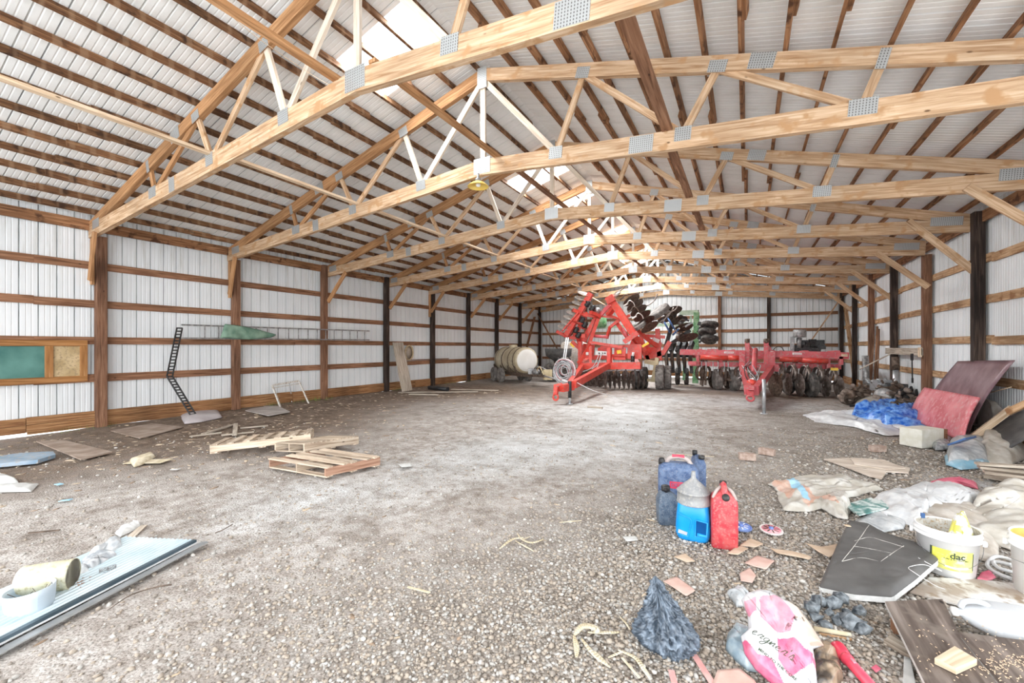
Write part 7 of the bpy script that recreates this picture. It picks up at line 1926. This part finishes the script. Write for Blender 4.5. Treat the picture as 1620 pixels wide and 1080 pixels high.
bvh = BVHTree.FromPolygons([V(v) for v in mbag.v], mbag.f)
def onbag(cx, cy, ang, s_=1):
    ca_, sa_ = math.cos(ang), math.sin(ang)
    def f(p):
        x = cx + p.x * ca_ - p.y * sa_; y = cy + p.x * sa_ + p.y * ca_
        o_ = P0 + e1 * x + e2 * y + en * .4
        hit = bvh.ray_cast(o_, -en)
        return (hit[0] if hit[0] else o_ - en * .38) + en * .0022
    return f
a_, b_ = onpl(1190, 1008), onpl(1258, 1050); ang = math.atan2(b_[1] - a_[1], b_[0] - a_[0]); ln = math.hypot(b_[0] - a_[0], b_[1] - a_[1])
glyph = {'e': [(0, .35), (.35, .5), (.55, .8), (.35, 1), (.1, .75), (.1, .3), (.35, 0), (.8, .2)], 'r': [(0, .2), (.25, .9), (.35, 1.05), (.5, .85), (.75, .95), (.6, .5), (.55, .1), (.9, .2)],
         'g': [(.7, .9), (.35, 1), (.05, .6), (.2, .1), (.55, .25), (.75, .9), (.65, -.3), (.35, -.95), (0, -.75), (.2, -.3), (.9, .15)], 'n': [(0, .1), (.15, .9), (.2, .05), (.45, .8), (.65, .95), (.7, .1), (.95, .15)],
         "'": [(.25, 1.6), (.15, 1.2)], 's': [(0, .1), (.35, 1), (.5, .5), (.6, .1), (.25, 0), (.9, -.1)]}
fb_ = onbag((a_[0] + b_[0]) / 2, (a_[1] + b_[1]) / 2, ang)
mb = MB(); x_ = -ln / 2; xh = ln * .125
for ch in "ergner's":
    wch = ln * (.05 if ch == "'" else .135)
    pts = bez([V((x_ + gx * wch + .35 * gy * xh, (gy - .4) * xh, 0)) for gx, gy in glyph[ch]], 5)
    for i in range(len(pts) - 1):
        d_ = (pts[i + 1] - pts[i]); n_ = V((-d_.y, d_.x, 0)).normalized() * ln * .0085
        mb.face([fb_(pts[i] - n_), fb_(pts[i + 1] - n_), fb_(pts[i + 1] + n_), fb_(pts[i] + n_)])
    x_ += wch
mb.build('script_lettering', 'ink', bag)
a_, b_ = onpl(1199, 1035), onpl(1262, 1082); ang = math.atan2(b_[1] - a_[1], b_[0] - a_[0])
text('small_lettering', 'MIND TO THE CORE', ln * .095, onbag((a_[0] + b_[0]) / 2, (a_[1] + b_[1]) / 2, ang), 'ink', bag, project=True, bold=ln * .002)
# neighbours of the bag
blobpx([(1150, 943), (1158, 950), (1165, 962), (1178, 962), (1186, 945), (1176, 936), (1166, 934)], 'plastic_bag', 'film', 'small clear crumpled bag behind the printed bag', 'plastic bag', .045, .05, 8.8, 14)
M['slatefilm'] = paint('grey_blue_film', (0.20, 0.27, 0.32), (0.46, 0.53, 0.56), .3, 0, 10)
blobpx([(1150, 1010), (1165, 1000), (1186, 1010), (1192, 1040), (1200, 1066), (1182, 1064), (1160, 1044), (1148, 1030)], 'plastic_bag', 'slatefilm', 'grey-blue plastic bag half under the left side of the printed bag', 'plastic bag', .07, .06, 7.2, 10)
blobpx([(1284, 1030), (1300, 1012), (1322, 1018), (1332, 1040), (1338, 1075), (1320, 1095), (1290, 1095)], 'plastic_bag', 'bag_brown', 'brown and black striped film right of the printed bag', 'plastic bag', .06, .08, 4.2, 10) if 0 else None
M['bag_brown'] = paint('brown_striped_film', (0.07, 0.055, 0.045), (0.34, 0.25, 0.17), .35, 0, 12, lo=.42, hi=.56)
blobpx([(1288, 1040), (1298, 1020), (1318, 1022), (1328, 1045), (1334, 1078), (1318, 1098), (1290, 1098)], 'plastic_bag', 'bag_brown', 'brown and black film bag right of the printed bag', 'plastic bag', .05, .08, 4.2, 10)
# charcoal lumps
M['coal'] = paint('blue_black_charcoal', (0.04, 0.05, 0.06), (0.27, 0.30, 0.32), .5, 0, 22, bump=.6)
def rock(c_, r, seed, name, mat, label, cat, grp, sq=(1, 1, .7)):
    bmx = bmesh.new(); bmesh.ops.create_icosphere(bmx, subdivisions=1, radius=1); rr_ = random.Random(seed)
    for v in bmx.verts:
        q = v.co.copy(); k = rr_.uniform(.6, 1.3)
        v.co = V((q.x * k * sq[0], q.y * k * sq[1], q.z * k * sq[2])) * r
    zl = min(v.co.z for v in bmx.verts)
    me = bpy.data.meshes.new(name); bmx.to_mesh(me); bmx.free(); me.materials.append(M[mat])
    o = bpy.data.objects.new(name, me); o.location = (c_[0], c_[1], c_[2] - zl - .003); C.objects.link(o)
    return tag(o, label, cat, grp)
cl_ = [(1282, 965, .030, 'leftmost charcoal lump behind the brown stick'), (1296, 955, .034, 'blackest charcoal lump, a rusty nail standing in it'), (1318, 958, .036, 'charcoal lump in the middle of the cluster'), (1330, 948, .034, 'pale grey charcoal lump at the back of the cluster'), (1290, 980, .026, 'small charcoal lump in front of the left one'), (1305, 988, .028, 'charcoal lump touching the brown stick'), (1326, 983, .032, 'charcoal lump right of the stick end'), (1344, 990, .040, 'long grey charcoal lump pointing at the camera'), (1342, 968, .022, 'small black charcoal chip near the long lump'), (1355, 985, .028, 'rearmost right charcoal lump near the raised board'), (1366, 1000, .030, 'dark stone under the corner of the raised board'), (1312, 970, .02, 'tiny charcoal bit between the larger lumps'), (1362, 968, .03, 'grey stone left of the raised board leg')]
for k, (u, v, r_, lab) in enumerate(cl_):
    p = G(u, v + 6, 0); rock((p.x, p.y, 0), r_ * 1.25, k * 3.7, 'charcoal_lump', 'coal', lab, 'charcoal', 'charcoal lumps at the lower right', (1.2, .95, 1.0))
tag(MB().tube([G(1299, 966, .0), G(1299, 966, .0) + V((0, 0, .12))], .0022, 6).build('wire_spike', 'wire'), 'thin upright wire spike among the charcoal lumps', 'wire')
a, b_ = G(1288, 994, .02), G(1346, 1004, .02); tag(MB().tube([a, b_], [.013, .011], 10).build('brown_stick', 'husk'), 'short thick pale stick in front of the charcoal lumps', 'stick')
tag(MB().tube([a + V((.02, -.02, -.01)), b_ + V((0, -.025, -.01))], .008, 8).build('brown_stick', 'girt_pale'), 'thin brown stick under the thick pale one', 'stick')
# red flashlight
M['fl_red'] = paint('pink_red_plastic', (0.62, 0.03, 0.07), (0.70, 0.07, 0.11), .35, 0, 8)
a, b_ = G(1324, 1024, .035), G(1392, 1100, .04); ax = (b_ - a); L_ = ax.length; ax.normalize()
t = thing('red_flashlight', 'red plastic flashlight with a wide lens head at the bottom edge', 'flashlight', (a.x, a.y, 0))
MB().lathe([(.034, 0), (.036, .004), (.036, .02), (.030, .055), (.022, .075), (0, .076)], a + V((0, 0, .0)), ax, 26, sx=1.0).build('head', 'fl_red', t)
MB().lathe([(0, .001), (.031, -.001), (.031, -.004), (0, -.006)], a, ax, 26).build('lens', 'cream', t)
MB().lathe([(0, .07), (.026, .07), (.028, .075), (.028, .088), (.023, .092), (.023, L_), (0, L_)], a, ax, 26).build('grip', 'fl_red', t)
MB().beam(a + ax * .11 + V((0, 0, .022)), a + ax * .14 + V((0, 0, .022)), .012, .008).build('switch', 'bag_pink', t)
card([(1378, 1058), (1386, 1053), (1394, 1060), (1386, 1066)], 'pink_cloth', 'tiny pink plastic chip right of the red flashlight', name='plastic_chip', cat='chip', z=.012)
card([(1430, 1040), (1440, 1042), (1452, 1100), (1428, 1100)], 'cloth', 'grey-white film at the bottom edge under the raised board', name='film_piece', cat='film', z=.03)

# shavings on the dark boards
mb = MB()
for k in range(260):
    u = random.gauss(1590, 26) if k % 3 else random.uniform(1440, 1620); v = random.gauss(1050, 16) if k % 3 else random.uniform(970, 1080)
    zz = .0885
    if u < 1513 + (v - 1000) * .9: zz = .1125
    if u < 1410 + (v - 950) * .45: continue
    if u < 1640:
        p = G(u, v, zz); a = random.uniform(0, 3.1); l_ = random.uniform(.003, .010)
        mb.beam(p, p + V((l_ * math.cos(a), l_ * math.sin(a), .001)), random.uniform(.002, .004), .0015)
tag(mb.build('wood_shavings', 'bright2x4'), 'pale wood shavings scattered over the dark boards', 'shavings', kind='stuff')

# mid-distance bits along the left, each a thing
for k, (u, v, l_, a, mt, lab) in enumerate([(205, 730, .5, .5, 'husk', 'pale torn sheet of bark on the dirt left of the pallets'), (90, 765, .12, 0, 'lightblue_film', 'small blue film scrap beside the white rags'), (95, 792, .1, .6, 'lightblue_film', 'tiny blue film scrap in front of the white rags'), (272, 742, .12, .2, 'cloth', 'white scrap on the dirt between rags and pallets')]):
    p = G(u, v, .01)
    tag(MB().beam(p, p + V((l_ * math.cos(a), l_ * math.sin(a), .01)), l_ * .4, .006).build(['bark_sheet', 'film_scrap', 'film_scrap', 'paper_scrap'][k], mt), lab, ['bark', 'film', 'film', 'paper'][k])
blobpx([(205, 730), (225, 722), (240, 718), (246, 724), (225, 736), (212, 740)], 'torn_paper', 'husk', 'torn pale paper standing up on the dirt left of the pallets', 'paper', .05, .05, 3.3, 6, na=60, nr=12)
# grass at the wall foot
mb = MB()
for (cx, cy, n_, sp) in ((XL - .02, 7.1, 90, .7), (XL + .02, 8.0, 60, .35), (XL, 3.0, 40, .5), (XL + .0, 14.5, 60, 1.2), (XL, 11.2, 30, .4)):
    for k in range(n_):
        x = cx + random.uniform(-.06, .22); y = cy + random.uniform(-sp, sp); h_ = random.uniform(.05, .16); a = random.uniform(0, 6.28)
        mb.face([(x, y, 0), (x + .008, y, 0), (x + .03 * math.cos(a), y + .03 * math.sin(a), h_)])
tag(mb.build('grass_tufts', 'grass', solid=.0), 'green grass growing in along the foot of the left wall', 'grass', kind='stuff')

# ================================================================ LOOSE STONES AND CHIPS
import numpy as np
rng = np.random.default_rng(5)
M['st1'] = paint('tan_stone', (0.33, 0.275, 0.22), (0.44, 0.385, 0.32), .9, 0, 40)
M['st2'] = paint('grey_stone', (0.36, 0.34, 0.31), (0.49, 0.47, 0.44), .9, 0, 40)
M['st3'] = paint('pale_stone', (0.56, 0.53, 0.48), (0.66, 0.63, 0.59), .85, 0, 40)
M['st4'] = paint('dark_stone', (0.22, 0.19, 0.16), (0.32, 0.28, 0.24), .9, 0, 40)
def scatter(name, n_, rmin, rmax, a0, a1, size, dens, mats, probs, label, flatz=(.45, .8), seed=1, long=1.0):
    bmx = bmesh.new(); bmesh.ops.create_icosphere(bmx, subdivisions=1, radius=1)
    bv = np.array([v.co[:] for v in bmx.verts]); bf = np.array([[v.index for v in f.verts] for f in bmx.faces]); bmx.free()
    th = rng.uniform(a0, a1, n_ * 3); r = np.exp(rng.uniform(np.log(rmin), np.log(rmax), n_ * 3))
    xs = -np.sin(YAW + th) * r; ys = np.cos(YAW + th) * r
    keep = []
    for i in range(len(xs)):
        x, y = float(xs[i]), float(ys[i])
        if XL + .1 < x < XR + .05 and y < YB - .1 and rng.random() < dens(x, y): keep.append((x, y))
        if len(keep) >= n_: break
    K = len(keep); P_ = np.array(keep); sz = rng.uniform(size[0], size[1], K) * rng.choice([1, 1, 1, 1.5], K) * (1 + .10 * np.hypot(P_[:, 0], P_[:, 1]))
    ang = rng.uniform(0, 6.28, K); sxy = rng.uniform(.6, 1.0, K); sz_ = rng.uniform(*flatz, K)
    jit = 1 + rng.uniform(-.28, .28, (K, len(bv), 1))
    v = bv[None] * jit
    v = v * np.stack([np.full(K, long), sxy, sz_], 1)[:, None, :] * sz[:, None, None]
    c_, s_ = np.cos(ang)[:, None], np.sin(ang)[:, None]
    X = v[..., 0] * c_ - v[..., 1] * s_ + P_[:, 0:1]; Y = v[..., 0] * s_ + v[..., 1] * c_ + P_[:, 1:2]
    fl_ = np.array([floor_h(a, b) for a, b in keep])
    Z = v[..., 2] + (fl_ + sz * sz_ * .45)[:, None]
    V3 = np.stack([X, Y, Z], -1).reshape(-1, 3)
    F = (bf[None] + (np.arange(K) * len(bv))[:, None, None]).reshape(-1, 3)
    me = bpy.data.meshes.new(name); me.vertices.add(len(V3)); me.vertices.foreach_set('co', V3.astype(np.float32).ravel())
    me.loops.add(F.size); me.loops.foreach_set('vertex_index', F.astype(np.int32).ravel())
    me.polygons.add(len(F)); me.polygons.foreach_set('loop_start', np.arange(0, F.size, 3, dtype=np.int32)); me.polygons.foreach_set('loop_total', np.full(len(F), 3, dtype=np.int32))
    for mt in mats: me.materials.append(M[mt])
    mi = rng.choice(len(mats), K, p=probs); me.polygons.foreach_set('material_index', np.repeat(mi, len(bf)).astype(np.int32))
    me.update(); me.validate()
    o = bpy.data.objects.new(name, me); C.objects.link(o)
    return tag(o, label, 'gravel' if 'stone' in mats[0] or mats[0].startswith('st') else 'chips', kind='stuff')
scatter('gravel', 34000, 1.75, 9.5, -1.0, .95, (.0045, .0095), lambda x, y: min(1, .07 + 1.15 * max(0, cover(x, y)[1] - .12) + .14 * g2(x, y, -2.6, 1.6, 1.4, .9)), ['st1', 'st2', 'st3', 'st4'], [.47, .27, .05, .21], 'loose gravel stones covering the ground on the right and in front')
M['chip'] = paint('pale_wood_chips', (0.50, 0.39, 0.27), (0.66, 0.56, 0.43), .9, 0, 30)
M['chip2'] = paint('brown_litter', (0.26, 0.18, 0.12), (0.38, 0.28, 0.20), .9, 0, 30)
scatter('litter_chips', 3600, 2.0, 15.0, -.95, 1.0, (.005, .013), lambda x, y: min(1, .004 + 1.0 * max(0, cover(x, y)[0] - .08) + .03 * cover(x, y)[1]), ['chip', 'chip2'], [.55, .45], 'straw and bark chips scattered over the brown dirt', flatz=(.15, .3), long=2.2)
